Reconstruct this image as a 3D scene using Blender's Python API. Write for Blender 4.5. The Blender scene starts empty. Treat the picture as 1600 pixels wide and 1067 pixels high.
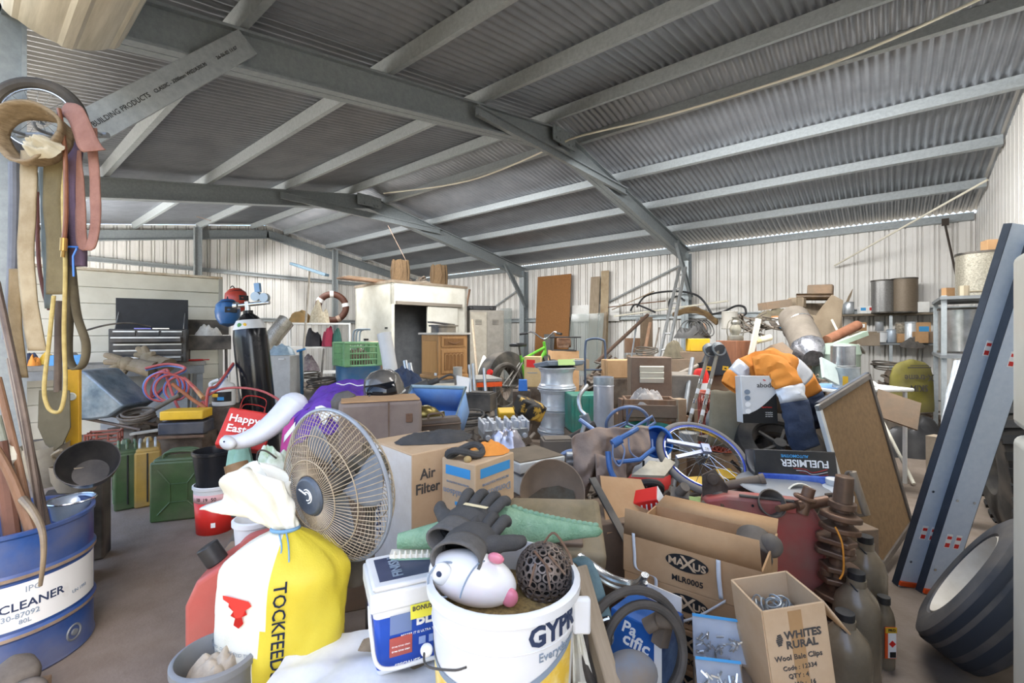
import bpy, bmesh, math, random
from mathutils import Vector, Matrix, Euler, noise
random.seed(7)
SC = bpy.context.scene; COL = SC.collection
PI = math.pi; R = math.radians; sin = math.sin; cos = math.cos
F = 711.0; CX = 800.0; HY = 522.0; H = 1.25; YAW = R(39.5)
sY, cY = sin(YAW), cos(YAW)
def P(px, py, t):                      # point seen at a picture column / row, t metres ahead of the camera
    u = (px-CX)/F*t
    return Vector((u*cY - t*sY, u*sY + t*cY, H + (HY-py)/F*t))
def PZ(px, t, z):
    p = P(px, HY, t); p.z = z; return p
def S(n, t): return n*t/F
def col(h):
    h = h.lstrip('#'); c = [int(h[i:i+2], 16)/255 for i in (0, 2, 4)]
    return tuple(x/12.92 if x <= .04045 else ((x+.055)/1.055)**2.4 for x in c)+(1,)
MATS = {}
def mat(key, c, c2=None, rough=.6, metal=0, scale=8, bump=0, bscale=60, dust=0, trans=0, alpha=1, emit=0, thr=(.35, .65), stretch=None, ior=1.45, coat=0, spec=.5):
    if key in MATS: return MATS[key]
    m = bpy.data.materials.new(key); m.use_nodes = True; nt = m.node_tree; N = nt.nodes; L = nt.links
    b = N['Principled BSDF']; b.inputs['Roughness'].default_value = rough; b.inputs['Metallic'].default_value = metal
    b.inputs['IOR'].default_value = ior; b.inputs['Specular IOR Level'].default_value = spec
    if coat: b.inputs['Coat Weight'].default_value = coat
    if trans: b.inputs['Transmission Weight'].default_value = trans
    if alpha < 1: b.inputs['Alpha'].default_value = alpha
    ca = col(c); b.inputs['Base Color'].default_value = ca
    if c2 or dust or bump:
        tc = N.new('ShaderNodeTexCoord'); out = tc.outputs['Object']
        if stretch:
            mp = N.new('ShaderNodeMapping'); mp.inputs['Scale'].default_value = stretch; L.new(out, mp.inputs['Vector']); out = mp.outputs['Vector']
    cur = None
    if c2:
        n = N.new('ShaderNodeTexNoise'); n.inputs['Scale'].default_value = scale; n.inputs['Detail'].default_value = 6; n.inputs['Roughness'].default_value = .65
        L.new(out, n.inputs['Vector'])
        r = N.new('ShaderNodeValToRGB'); r.color_ramp.elements[0].position = thr[0]; r.color_ramp.elements[1].position = thr[1]
        r.color_ramp.elements[0].color = ca; r.color_ramp.elements[1].color = col(c2)
        L.new(n.outputs['Fac'], r.inputs['Fac']); cur = r.outputs['Color']
    if dust:                            # grey-brown shed dust lying in blotches
        n2 = N.new('ShaderNodeTexNoise'); n2.inputs['Scale'].default_value = 5.5; n2.inputs['Detail'].default_value = 8; L.new(out, n2.inputs['Vector'])
        r2 = N.new('ShaderNodeMapRange'); r2.inputs['From Min'].default_value = .38; r2.inputs['From Max'].default_value = .68; r2.inputs['To Max'].default_value = dust
        L.new(n2.outputs['Fac'], r2.inputs['Value'])
        mx = N.new('ShaderNodeMix'); mx.data_type = 'RGBA'; L.new(r2.outputs['Result'], mx.inputs['Factor'])
        if cur: L.new(cur, mx.inputs['A'])
        else: mx.inputs['A'].default_value = ca
        mx.inputs['B'].default_value = col('#8b8072'); cur = mx.outputs['Result']
    if cur: L.new(cur, b.inputs['Base Color'])
    if bump:
        n3 = N.new('ShaderNodeTexNoise'); n3.inputs['Scale'].default_value = bscale; n3.inputs['Detail'].default_value = 4; L.new(out, n3.inputs['Vector'])
        bp = N.new('ShaderNodeBump'); bp.inputs['Strength'].default_value = bump; bp.inputs['Distance'].default_value = .01
        L.new(n3.outputs['Fac'], bp.inputs['Height']); L.new(bp.outputs['Normal'], b.inputs['Normal'])
    if emit: b.inputs['Emission Color'].default_value = ca; b.inputs['Emission Strength'].default_value = emit
    MATS[key] = m; return m
# ---------------------------------------------------------------- mesh collector
def frame_of(d):
    d = d.normalized(); a = Vector((0, 0, 1)) if abs(d.z) < .9 else Vector((1, 0, 0))
    x = a.cross(d).normalized(); return x, d.cross(x)
class MB:
    def __init__(s): s.v = []; s.f = []; s.mi = []; s.T = Matrix()
    def add(s, vs, fs, m=0):
        b = len(s.v); s.v += [s.T @ Vector(v) for v in vs]
        s.f += [tuple(b+i for i in f) for f in fs]; s.mi += [m]*len(fs); return s
    def box(s, sx, sy, sz, c=(0, 0, 0), r=None, m=0, taper=1):
        x, y, z = sx/2, sy/2, sz/2; k = taper
        vs = [Vector(q) for q in ((-x, -y, -z), (x, -y, -z), (x, y, -z), (-x, y, -z), (-x*k, -y*k, z), (x*k, -y*k, z), (x*k, y*k, z), (-x*k, y*k, z))]
        M = Euler([R(a) for a in r]).to_matrix() if r else None
        vs = [(M @ v if M else v)+Vector(c) for v in vs]
        return s.add(vs, [(0, 3, 2, 1), (4, 5, 6, 7), (0, 1, 5, 4), (1, 2, 6, 5), (2, 3, 7, 6), (3, 0, 4, 7)], m)
    def base(s, sx, sy, sz, c=(0, 0, 0), r=None, m=0, taper=1): return s.box(sx, sy, sz, (c[0], c[1], c[2]+sz/2), r, m, taper)
    def tube(s, pts, r, n=8, closed=False, cap=True, m=0, flat=1):
        pts = [Vector(p) for p in pts]; k = len(pts); rs = list(r) if hasattr(r, '__len__') else [r]*k
        vs = []; x = None
        for i in range(k):
            a = pts[(i-1) % k] if (closed or i) else pts[0]; b = pts[(i+1) % k] if (closed or i < k-1) else pts[-1]
            d = b-a; d = d.normalized() if d.length > 1e-9 else Vector((0, 0, 1))
            if x is None: x, y = frame_of(d)
            else:
                x = x-d*x.dot(d); x = x.normalized() if x.length > 1e-6 else frame_of(d)[0]; y = d.cross(x)
            for j in range(n):
                t = 2*PI*j/n; vs.append(pts[i]+(x*cos(t)+y*sin(t)*flat)*rs[i])
        fs = []
        for i in range(k if closed else k-1):
            a = i*n; b = ((i+1) % k)*n
            for j in range(n): fs.append((a+j, a+(j+1) % n, b+(j+1) % n, b+j))
        if cap and not closed: fs += [tuple(range(n-1, -1, -1)), tuple((k-1)*n+j for j in range(n))]
        return s.add(vs, fs, m)
    def cyl(s, p0, p1, r, r1=None, n=20, cap=True, m=0): return s.tube([p0, p1], [r, r if r1 is None else r1], n, False, cap, m)
    def ring(s, c, R_, r, ax=(0, 0, 1), n=32, k=8, m=0, a0=0, a1=None):
        x, y = frame_of(Vector(ax)); c = Vector(c)
        full = a1 is None; a1 = 2*PI if full else a1
        pts = [c+(x*cos(a0+(a1-a0)*i/n)+y*sin(a0+(a1-a0)*i/n))*R_ for i in range(n if full else n+1)]
        return s.tube(pts, r, k, full, True, m)
    def lathe(s, prof, n=32, c=(0, 0, 0), ax=None, m=0, a0=0, a1=None, sy=1):
        full = a1 is None; a1 = 2*PI if full else a1; c = Vector(c)
        Q = Vector((0, 0, 1)).rotation_difference(Vector(ax)).to_matrix() if ax else Matrix.Identity(3)
        vs = []; fs = []; k = len(prof); cnt = n if full else n+1
        for i in range(cnt):
            a = a0+(a1-a0)*i/n
            for (r, z) in prof: vs.append(Q @ Vector((r*cos(a), r*sin(a)*sy, z))+c)
        for i in range(n):
            for j in range(k-1):
                a = i*k+j; b = ((i+1) % cnt)*k+j
                if prof[j][0] < 1e-6: fs.append((a, b+1, a+1))
                elif prof[j+1][0] < 1e-6: fs.append((a, b, a+1))
                else: fs.append((a, b, b+1, a+1))
        return s.add(vs, fs, m)
    def sph(s, r, c=(0, 0, 0), sc=(1, 1, 1), n=16, m=0, rot=None):
        Q = Euler([R(a) for a in rot]).to_matrix() if rot else Matrix.Identity(3)
        b = len(s.v); s.lathe([(max(0, r*sin(PI*i/n)), -r*cos(PI*i/n)) for i in range(n+1)], n*2, m=m)
        for i in range(b, len(s.v)):
            v = s.T.inverted() @ s.v[i]; s.v[i] = s.T @ (Q @ Vector((v.x*sc[0], v.y*sc[1], v.z*sc[2]))+Vector(c))
        return s
    def prism(s, poly, h, M=None, m=0):   # polygon in local xy extruded along z by h
        M = M or Matrix(); n = len(poly)
        vs = [M @ Vector((p[0], p[1], 0)) for p in poly]+[M @ Vector((p[0], p[1], h)) for p in poly]
        return s.add(vs, [tuple(range(n-1, -1, -1)), tuple(range(n, 2*n))]+[(i, (i+1) % n, n+(i+1) % n, n+i) for i in range(n)], m)
    def grid(s, nu, nv, fn, m=0, wrap=False):
        cu = nu if wrap else nu+1
        vs = [fn(i/nu, j/nv) for i in range(cu) for j in range(nv+1)]
        fs = [(i*(nv+1)+j, ((i+1) % cu)*(nv+1)+j, ((i+1) % cu)*(nv+1)+j+1, i*(nv+1)+j+1) for i in range(nu) for j in range(nv)]
        return s.add(vs, fs, m)
    def build(s, name, mats, parent=None, bevel=0, solid=0, sub=0, sharp=35, seg=2):
        me = bpy.data.meshes.new(name); me.from_pydata([tuple(v) for v in s.v], [], s.f)
        for m in (mats if isinstance(mats, (list, tuple)) else [mats]): me.materials.append(m)
        me.polygons.foreach_set('material_index', s.mi); me.update()
        bm = bmesh.new(); bm.from_mesh(me); bmesh.ops.recalc_face_normals(bm, faces=bm.faces); bm.to_mesh(me); bm.free()
        me.polygons.foreach_set('use_smooth', [True]*len(me.polygons)); me.set_sharp_from_angle(angle=R(sharp))
        o = bpy.data.objects.new(name, me); COL.objects.link(o)
        if parent: o.parent = parent
        if solid:
            q = o.modifiers.new('solid', 'SOLIDIFY'); q.thickness = solid; q.offset = 0
        if bevel:
            q = o.modifiers.new('edge', 'BEVEL'); q.width = bevel; q.segments = seg; q.limit_method = 'ANGLE'; q.angle_limit = R(40)
        if sub:
            q = o.modifiers.new('sub', 'SUBSURF'); q.levels = sub; q.render_levels = sub
        return o
def tag(o, label=None, cat=None, group=None, kind=None):
    if label: o['label'] = label
    if cat: o['category'] = cat
    if group: o['group'] = group
    if kind: o['kind'] = kind
    return o
def place(o, loc, a=0, rx=0, ry=0):
    o.location = loc; o.rotation_euler = (R(rx), R(ry), YAW+R(a)); return o
def thing(name, label, cat, loc, a=0, rx=0, ry=0, group=None):
    o = bpy.data.objects.new(name, None); COL.objects.link(o); o.empty_display_size = .05
    place(o, loc, a, rx, ry); return tag(o, label, cat, group)
def solo(mb, name, m, label, cat, loc=None, a=0, rx=0, ry=0, group=None, **k):
    o = mb.build(name, m, None, **k); tag(o, label, cat, group)
    if loc is not None: place(o, loc, a, rx, ry)
    return o
def struct(mb, name, m, label, **k):
    o = mb.build(name, m, None, **k); tag(o, label, None, None, 'structure'); return o
def dup(o, parent=None):
    c = o.copy(); COL.objects.link(c); c.parent = parent
    for ch in list(o.children):
        dup(ch, c)
    return c
def text(parent, s, size, loc, m, rot=(90, 0, 0), cyl=None, bold=0, sx=1, shear=0, name='lettering', ext=.0006, align='CENTER', sp=1):
    cu = bpy.data.curves.new(name, 'FONT'); cu.body = s; cu.size = size; cu.align_x = align; cu.align_y = 'CENTER'
    cu.offset = bold*size; cu.shear = shear; cu.extrude = ext; cu.resolution_u = 2; cu.space_line = sp
    o = bpy.data.objects.new(name, cu); COL.objects.link(o)
    bpy.context.view_layer.update()
    me = bpy.data.meshes.new_from_object(o.evaluated_get(bpy.context.evaluated_depsgraph_get()))
    bpy.data.objects.remove(o); bpy.data.curves.remove(cu)
    me.materials.clear(); me.materials.append(m)
    for v in me.vertices: v.co.x *= sx
    if cyl:                             # wrap round a vertical drum: loc = (angle in degrees from -y, z)
        r = cyl
        for v in me.vertices:
            x, y, z = v.co; th = x/r+R(loc[0]); rr = r+z
            v.co = (rr*sin(th), -rr*cos(th), loc[1]+y)
    o = bpy.data.objects.new(name, me); COL.objects.link(o); o.parent = parent
    if not cyl: o.location = loc; o.rotation_euler = [R(q) for q in rot]
    return o
def patch(parent, w, h, loc, m, rot=(90, 0, 0), name='label_patch', th=.001):
    b = MB(); b.box(w, h, th); o = b.build(name, m, parent); o.location = loc; o.rotation_euler = [R(q) for q in rot]; return o
def bez(pts, n=8, closed=False):        # Catmull-Rom through the points
    pts = [Vector(p) for p in pts]; k = len(pts); out = []
    for i in range(k if closed else k-1):
        g = lambda j: pts[j % k] if closed else pts[max(0, min(k-1, j))]
        a, b, c, d = g(i-1), g(i), g(i+1), g(i+2)
        for q in range(n):
            t = q/n; out.append(.5*((2*b)+(c-a)*t+(2*a-5*b+4*c-d)*t*t+(3*b-a-3*c+d)*t**3))
    if not closed: out.append(pts[-1])
    return out
def nz(x, y, z=0): return noise.noise(Vector((x, y, z)))
def crumple(b, amt, sc, i0=0):
    for i in range(i0, len(b.v)):
        v = b.v[i]; q = noise.noise_vector(v*sc)+.5*noise.noise_vector(v*sc*2.3); b.v[i] = v+q*amt
    return b
galv = mat('galvanised steel', '#9aa0a2', '#aab0b2', .45, .45, scale=30)
galv_d = mat('weathered steel section', '#8c9396', '#9aa1a3', .5, .45, scale=30)
roofm = mat('zinc roof sheet', '#7c8086', '#8b8f95', .4, .45, scale=2.5)
wallm = mat('off-white wall sheet', '#dcdad6', '#cfccc6', .5, 0, scale=1.2)
concrete = mat('dusty concrete', '#6b5e51', '#80746a', .9, 0, scale=5, bump=.25, bscale=90, thr=(.3, .7))
soil = mat('pale gravel yard', '#6a6356', '#5c564a', .95, scale=2)
card = mat('brown cardboard', '#b9946c', '#a9835c', .85, scale=6, bump=.05, bscale=40)
card_p = mat('pale cardboard', '#c6a988', '#b99a76', .85, scale=5, bump=.05, bscale=40)
card_d = mat('dusty cardboard', '#8d7660', '#776553', .9, scale=6, dust=.4)
card_w = mat('white cardboard', '#d9d3cb', '#c9c0b5', .8, scale=6)
black = mat('black plastic', '#1c1c1e', '#2a2a2b', .45, scale=20)
blackd = mat('dusty black plastic', '#262524', '#3a3733', .6, scale=7, dust=.5)
rubber = mat('tyre rubber', '#292827', '#3a3733', .85, scale=9, dust=.3)
rubber_d = mat('dark rubber', '#242425', '#333', .75, scale=9) if False else mat('dark rubber', '#232426', '#34322f', .75, scale=9)
chrome = mat('polished metal', '#d5d7da', '#b9bcc0', .22, .95, scale=10)
alloy = mat('machined alloy', '#d6d8dc', '#c4c6ca', .28, .3, scale=12)
alu = mat('aluminium', '#c2c4c4', '#aaacac', .4, .8, scale=12)
steel_g = mat('grey painted steel', '#7e8284', '#6d7072', .5, .2, scale=10)
rust = mat('rusty iron', '#5a3d2c', '#7b5a42', .85, .2, scale=16, bump=.2, dust=.4)
rust_d = mat('dark rusty scrap', '#3f3229', '#5f4e40', .85, .2, scale=14, bump=.2, dust=.55)
scrapm = mat('dusty grey scrap', '#575049', '#6f665c', .8, .25, scale=12, dust=.5)
wood_o = mat('golden oak', '#a5794a', '#b58a59', .45, stretch=(8, 8, 1), scale=5)
wood_d = mat('darker carving oak', '#7d5630', '#8b6238', .5, stretch=(8, 8, 1), scale=5)  # darker oak for the carved drawer and door panels
wood_b = mat('brown timber', '#86654a', '#735440', .6, stretch=(6, 6, 1), scale=5, dust=.3)
wood_g = mat('grey old timber', '#9a8b78', '#83745f', .8, stretch=(9, 9, 1), scale=4)
wood_r = mat('reddish timber', '#8f5e42', '#7a4c35', .6, stretch=(6, 6, 1), scale=4)
white = mat('white plastic', '#dadada', '#d0d0ce', .4, scale=4)
white_p = mat('white paint', '#dfdfdc', '#d0cfca', .5, scale=5)
cream = mat('cream enamel', '#dcd8c8', '#cdc8b6', .5, scale=2)
blue = mat('blue plastic', '#2f6ec0', '#3c7acb', .4, scale=6)
blue_d = mat('drum blue', '#1b3f7a', '#284f8c', .4, .1, scale=5, dust=.4)
navy = mat('navy cloth', '#3c465c', '#2f384b', .9, scale=12, bump=.2)
red = mat('red plastic', '#c2332f', '#b22a28', .45, scale=5)
red_d = mat('faded red plastic', '#b5534a', '#a3473f', .5, scale=4, dust=.2)
redbr = mat('bright red', '#d8261f', '#cf2f28', .5, scale=4)
green_j = mat('army green paint', '#3f5a35', '#344b2b', .45, .1, scale=8, dust=.2)
green_c = mat('green crate plastic', '#7fb37f', '#6da071', .5, scale=7, dust=.2)
green_t = mat('teal green plastic', '#2f8f7a', '#3a7f6c', .5, scale=7, dust=.3)
croc = mat('toy crocodile green', '#6d9174', '#86a588', .55, scale=18)
yellow = mat('yellow paint', '#e3b52a', '#d3a51f', .5, scale=8, dust=.15)
ybag = mat('yellow woven sack', '#cdbb3a', '#c6b02c', .55, scale=6, bump=.1, bscale=200)
wbag = mat('white woven sack', '#dcdad0', '#d2cdb6', .55, scale=5, bump=.1, bscale=200)
orange = mat('hi-vis orange', '#e8953f', '#dc8a37', .8, scale=10)
org_p = mat('orange plastic', '#e2571f', '#d24d1a', .5, scale=10)
silvertape = mat('reflective tape', '#dcdee2', '#cfd2d6', .35, .2, scale=30)
tan = mat('tan canvas', '#9d8878', '#8d7767', .9, scale=8, bump=.2)
tan_w = mat('tan webbing', '#8d7a5a', '#796647', .9, scale=8, bump=.3, bscale=150)
olive_w = mat('olive webbing', '#716547', '#5f5439', .9, scale=7, bump=.3, bscale=150)
red_w = mat('faded red webbing', '#9c7264', '#855d50', .9, scale=7, bump=.3, bscale=150)
purple_w = mat('dull purple webbing', '#6a5668', '#574757', .9, scale=7, bump=.3)
leather = mat('old leather', '#5b4535', '#7a6350', .6, scale=5, dust=.35)
glove = mat('charcoal glove knit', '#3f3e3d', '#4b4947', .9, scale=20, bump=.15, bscale=250)
denim = mat('grey fabric', '#5a5653', '#6a655f', .95, scale=10, bump=.2)
glass = mat('clear plastic film', '#eef2f2', None, .12, 0, trans=.85, alpha=.5, ior=1.2)
glass_d = mat('grey window glass', '#9aa39f', None, .08, 0, alpha=.35)
ink = mat('black ink', '#1b1a19', None, .7)
ink_g = mat('grey ink', '#4a4642', None, .7)
ink_b = mat('blue ink', '#3f8fc4', None, .7)
ink_n = mat('dark blue ink', '#26324e', None, .7)
ink_p = mat('faint grey blue ink', '#7f8c9a', None, .7)
whitep = mat('white print', '#f0f0ee', None, .6)
# ---------------------------------------------------------------- the shed
X1 = 1.02; X0 = -11.75; YB = 9.62; EZ = 3.1; RY = 4.8; TP = math.tan(R(10))
FR = [-3.19, -7.44, -11.6]
def rz(y): return EZ+(RY-abs(y-RY))*TP
b = MB(); b.add([(X0-.3, 0, 0), (X1+.3, 0, 0), (X1+.3, YB+.1, 0), (X0-.3, YB+.1, 0)], [(0, 1, 2, 3)]); struct(b, 'floor', concrete, 'dusty brown concrete shed floor')
b = MB(); b.add([(-60, -50, -.03), (40, -50, -.03), (40, 40, -.03), (-60, 40, -.03)], [(0, 1, 2, 3)]); struct(b, 'ground_outside', soil, 'pale gravel yard outside the shed')
b = MB(); b.box(9, .3, 2.8, (.6, -5.5, 1.4)); struct(b, 'shading_wall', mat('shading wall grey', '#8a8a86', '#7d7c78', .8), 'added grey wall out of view, dimming daylight at the near bay')  # added unseen wall, holds back daylight from the near bay
b = MB(); b.add([(-13, -9, -.02), (-7.3, -9, -.02), (-7.3, 0, -.02), (-13, 0, -.02)], [(0, 1, 2, 3)]); struct(b, 'ground_bounce', mat('pale bounce slab', '#f2eee6', '#ebe6dc', .9), 'added near-white slab bouncing daylight into the far bay')  # added reflector slab, throws sun up onto the far bay ceiling
# roof: corrugated sheets
def roof_half(y0, y1, nm, lab):
    b = MB(); n = int((X1-X0+.3)/.0762*6)
    def fn(u, v):
        x = X0-.15+(X1-X0+.3)*u; y = y0+(y1-y0)*v
        return Vector((x, y, rz(y)+0.014*sin(2*PI*x/.0762)+.012))
    b.grid(n, 3, fn); struct(b, nm, roofm, lab, solid=.0006, sharp=80)
roof_half(-.35, RY, 'ceiling_front', 'corrugated zinc roof slope over the open side'); roof_half(RY, YB+.05, 'ceiling_back', 'corrugated zinc roof slope over the white back wall')
# ribbed wall sheet: pans with narrow outward channels
def ribs(b, p0, p1, z0, z1, out, top=None, sp=.2):
    p0 = Vector(p0); p1 = Vector(p1); d = (p1-p0); Ln = d.length; d.normalize(); o = Vector(out)
    prof = []; s = 0
    while s < Ln:
        for q, dep in ((0, 0), (.062, 0), (.066, .004), (.07, 0), (.112, 0), (.114, .032), (.134, .032), (.136, .002), (.164, .002), (.166, .032), (.186, .032), (.188, 0)):
            if s+q <= Ln: prof.append((s+q, dep))
        s += sp
    prof.append((Ln, 0)); vs = []
    for q, dep in prof:
        p = p0+d*q+o*dep; zt = top(p) if top else z1
        vs += [(p.x, p.y, z0), (p.x, p.y, zt)]
    b.add(vs, [(2*i, 2*i+2, 2*i+3, 2*i+1) for i in range(len(prof)-1)])
b = MB(); ribs(b, (X0, YB, 0), (X1, YB, 0), 0, EZ-.045, (0, 1, 0)); struct(b, 'wall_back', wallm, 'off-white ribbed steel wall behind the clutter', sharp=20)
b = MB(); ribs(b, (X0, 0, 0), (X0, YB, 0), 0, 3, (-1, 0, 0), top=lambda p: rz(p.y)-.03); struct(b, 'wall_far_gable', wallm, 'off-white ribbed far gable wall', sharp=20)
b = MB(); ribs(b, (X1, 0, 0), (X1, YB, 0), 0, 3, (1, 0, 0), top=lambda p: rz(p.y)-.03, sp=.2); struct(b, 'wall_near_gable', wallm, 'off-white ribbed gable wall behind the leaning ramps', sharp=20)
# steel: C sections
def csec(b, p0, p1, up, side, dep, fl, th=.006, lip=.018):  # web along p0-p1, flanges towards side
    p0 = Vector(p0); p1 = Vector(p1); u = Vector(up).normalized(); s = Vector(side).normalized()
    pr = [(fl, -dep/2+lip), (fl, -dep/2), (0, -dep/2), (0, dep/2), (fl, dep/2), (fl, dep/2-lip)]
    inn = [(fl-th, -dep/2+lip), (fl-th, -dep/2+th), (th, -dep/2+th), (th, dep/2-th), (fl-th, dep/2-th), (fl-th, dep/2-lip)]
    n = 6; vs = []
    for p in (p0, p1):
        vs += [p+s*a+u*c for a, c in pr]+[p+s*a+u*c for a, c in inn]
    fs = []
    for i in range(5): fs += [(i, i+1, 12+i+1, 12+i), (6+i, 18+i, 18+i+1, 6+i+1), (i, 6+i, 6+i+1, i+1), (12+i, 12+i+1, 18+i+1, 18+i)]
    fs += [(0, 12, 18, 6), (5, 11, 23, 17)]
    b.add(vs, fs)
PD = .12
pn = 0
for y, wh in ((.06, 'front eave'), (1.1, 'first above the open side'), (2.2, 'second above the open side'), (3.3, 'third above the open side'), (4.42, 'front one of the ridge pair'), (5.18, 'back one of the ridge pair'), (6.3, 'third from the back wall'), (7.4, 'second from the back wall'), (8.5, 'first from the back wall'), (9.58, 'back eave on top of the white wall')):
    pn += 1; sg = 1 if y < RY else -1; sl = Vector((0, cos(R(10)), sg*sin(R(10)))); up = Vector((0, -sg*sin(R(10)), cos(R(10))))
    z = rz(y)-PD/2*1.02
    if pn == 10: z -= .03
    b = MB(); csec(b, (X0+.02, y, z), (X1-.02, y, z), up, sl, PD, .055)
    struct(b, 'roof_purlin' if pn > 1 else 'roof_purlin', galv, 'galvanised roof purlin, '+wh)
RD = .25
def rafter(x, far=False):
    b = MB(); up = lambda sg: Vector((0, -sg*sin(R(10)), cos(R(10))))
    zt = lambda y: rz(y)-PD-.01-RD/2
    for sg, ya, yb in ((1, .1, RY), (-1, YB-.1, RY)):
        for sd in ((1,) if far else (1, -1)):
            csec(b, (x+.003*sd, ya, zt(ya)), (x+.003*sd, yb+sg*.02, zt(yb)), up(sg), (sd, 0, 0), RD if not far else .2, .07)
    return b
for i, (x, nm) in enumerate(zip(FR, ('big rafter frame overhead nearest the viewer', 'middle rafter frame across the shed', 'rafter frame against the far gable wall'))):
    b = rafter(x if i < 2 else X0+.03, i == 2)
    if i < 2:
        for y in (.1, YB-.1):
            for sd in (1, -1): csec(b, (x+.003*sd, y, 0), (x+.003*sd, y, rz(y)-.2), (0, 1, 0), (sd, 0, 0), .2, .07)
        # apex plate with bolts, collar tie, knee braces
        za = rz(RY)-PD-RD/2
        b.box(.012, .5, .2, (x+.08, RY, za)); b.box(.012, .5, .2, (x-.08, RY, za))
        for dy in (-.18, -.1, .1, .18):
            for dz in (-.06, .05): b.cyl((x+.08, RY+dy, za+dz), (x+.1, RY+dy, za+dz), .014, n=6)
    struct(b, 'portal_frame', galv_d if i else galv_d, nm, sharp=25)
    if i < 2:
        b = MB(); csec(b, (x+.085, 3.2, 3.43), (x+.085, 6.5, 3.43), (0, 0, 1), (1, 0, 0), .11, .05); struct(b, 'collar_tie', galv_d, 'collar tie under the apex of the '+('nearer' if i == 0 else 'middle')+' rafter frame')
        b = MB(); d = Vector((0, .62, -1.05)).normalized(); csec(b, (x+.09, YB-1.0, 3.0), (x+.09, YB-.16, 1.98), d.cross(Vector((1, 0, 0))), (1, 0, 0), .12, .05)
        struct(b, 'knee_brace', galv_d, 'steel knee brace on the '+('nearer' if i == 0 else 'middle')+' back wall column')
# left knee brace of the near frame: pale face with printed words
br = thing('knee_brace', 'pale steel knee brace with printed words over the hanging slings', 'brace', (0, 0, 0)); br.rotation_euler = (0, 0, 0); br['kind'] = 'structure'; del br['category']
A = Vector((FR[0]+.1, .2, 2.06)); B = Vector((FR[0]+.1, 1.08, 3.01)); dd = (B-A).normalized()
b = MB(); csec(b, A, B+dd*.1, dd.cross(Vector((-1, 0, 0))), (-1, 0, 0), .15, .05); b.build('brace_section', galv, br)
sl = math.degrees(math.atan2(dd.z, dd.y))
q = text(br, 'BUILDING PRODUCTS', .034, A+dd*.42+Vector((.002, 0, -.01)), ink, rot=(90, -sl, 90)); q.rotation_mode = 'XYZ'
def face_text(o, p):  # text lying on the +x face of the brace, running along dd
    o.matrix_basis = Matrix.Translation(p) @ Matrix((( 0, 0, 1), (dd.y, -dd.z, 0), (dd.z, dd.y, 0))).to_4x4()
face_text(q, A+dd*.50+Vector((.003, 0, 0)))
q = text(br, 'CLASSIC - 3200mm W02/A30530', .026, (0, 0, 0), ink); face_text(q, A+dd*.88+Vector((.003, 0, 0)))
q = text(br, '26-06-02 11:07', .026, (0, 0, 0), ink); face_text(q, A+dd*1.22+Vector((.003, 0, 0)))
# girts and mullions
for z, wh in ((1.62, 'half way up the back wall'),):
    b = MB(); csec(b, (X0, YB-.02, z), (X1, YB-.02, z), (0, 0, 1), (0, -1, 0), .1, .05); struct(b, 'wall_girt', galv, 'galvanised girt '+wh)
for z, wh in ((1.6, 'low on the far gable'), (2.68, 'high on the far gable')):
    b = MB(); csec(b, (X0+.02, 0, z), (X0+.02, YB, z), (0, 0, 1), (1, 0, 0), .09, .05); struct(b, 'wall_girt', galv, 'galvanised girt '+wh)
for y, wh in ((3.3, 'behind the cream panel'), (6.5, 'beside the coiled brown hose')):
    b = MB(); csec(b, (X0+.12, y, 0), (X0+.12, y, rz(y)-.1), (0, 1, 0), (1, 0, 0), .15, .06); struct(b, 'wall_mullion', galv, 'galvanised wall post '+wh)
# wind brace strap on back wall and a diagonal at the second bay
b = MB(); b.cyl((FR[0]-.1, YB-.07, 2.7), (FR[0]-2.7, YB-.07, 1.62), .02, n=8); struct(b, 'trim_1', galv, 'diagonal wall brace beside the column')
b = MB(); b.cyl((FR[1]-.1, YB-.07, 2.5), (FR[1]-2.2, YB-.07, 1.45), .02, n=8); struct(b, 'trim_2', galv, 'diagonal wall brace above the grey lockers')
# roller door roll under the near roof
rd = thing('roller_door', 'rolled-up cream roller door curtain at the roof edge', 'roller door', (0, 0, 0)); rd.rotation_euler = (0, 0, 0)
b = MB(); nn = 96; RC = (.3, 2.84)
prof = []
for i in range(nn):
    a = 2*PI*i/nn; r = .25+.009*(1 if (i % 12) in (0, 1, 2) else 0); prof.append((RC[0]+r*cos(a), RC[1]+r*sin(a)))
b.add([(x, y, z) for x in (-2.95, .9) for y, z in prof], [(i, (i+1) % nn, nn+(i+1) % nn, nn+i) for i in range(nn)]+[tuple(range(nn)), tuple(range(nn, 2*nn))]); b.build('curtain_roll', mat('cream roller curtain', '#c9c3b2', '#a8a290', .5, scale=3, stretch=(.6, 8, 8)), rd, sharp=20)
# ---------------------------------------------------------------- camera, light
cam = bpy.data.cameras.new('camera'); co = bpy.data.objects.new('camera', cam); COL.objects.link(co); SC.camera = co
cam.sensor_width = 36; cam.lens = 36*F/1600; co.location = (0, 0, H); co.rotation_euler = (PI/2, 0, YAW)
cam.shift_y = -(533.5-HY)/1600; cam.clip_start = .02
w = bpy.data.worlds.new('sky'); SC.world = w; w.use_nodes = True; nt = w.node_tree
sk = nt.nodes.new('ShaderNodeTexSky'); sk.sky_type = 'NISHITA'; sk.sun_disc = False; sk.sun_elevation = R(50); sk.sun_rotation = R(95); sk.dust_density = 2.5
bg = nt.nodes['Background']; nt.links.new(sk.outputs[0], bg.inputs['Color']); bg.inputs['Strength'].default_value = .4
sd = bpy.data.lights.new('sun', 'SUN'); sd.energy = 17; sd.angle = R(.6); sd.color = (1, .95, .87); so = bpy.data.objects.new('sun', sd); COL.objects.link(so)
so.rotation_euler = Vector((-.6, .0, -.8)).to_track_quat('-Z', 'Y').to_euler()
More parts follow.
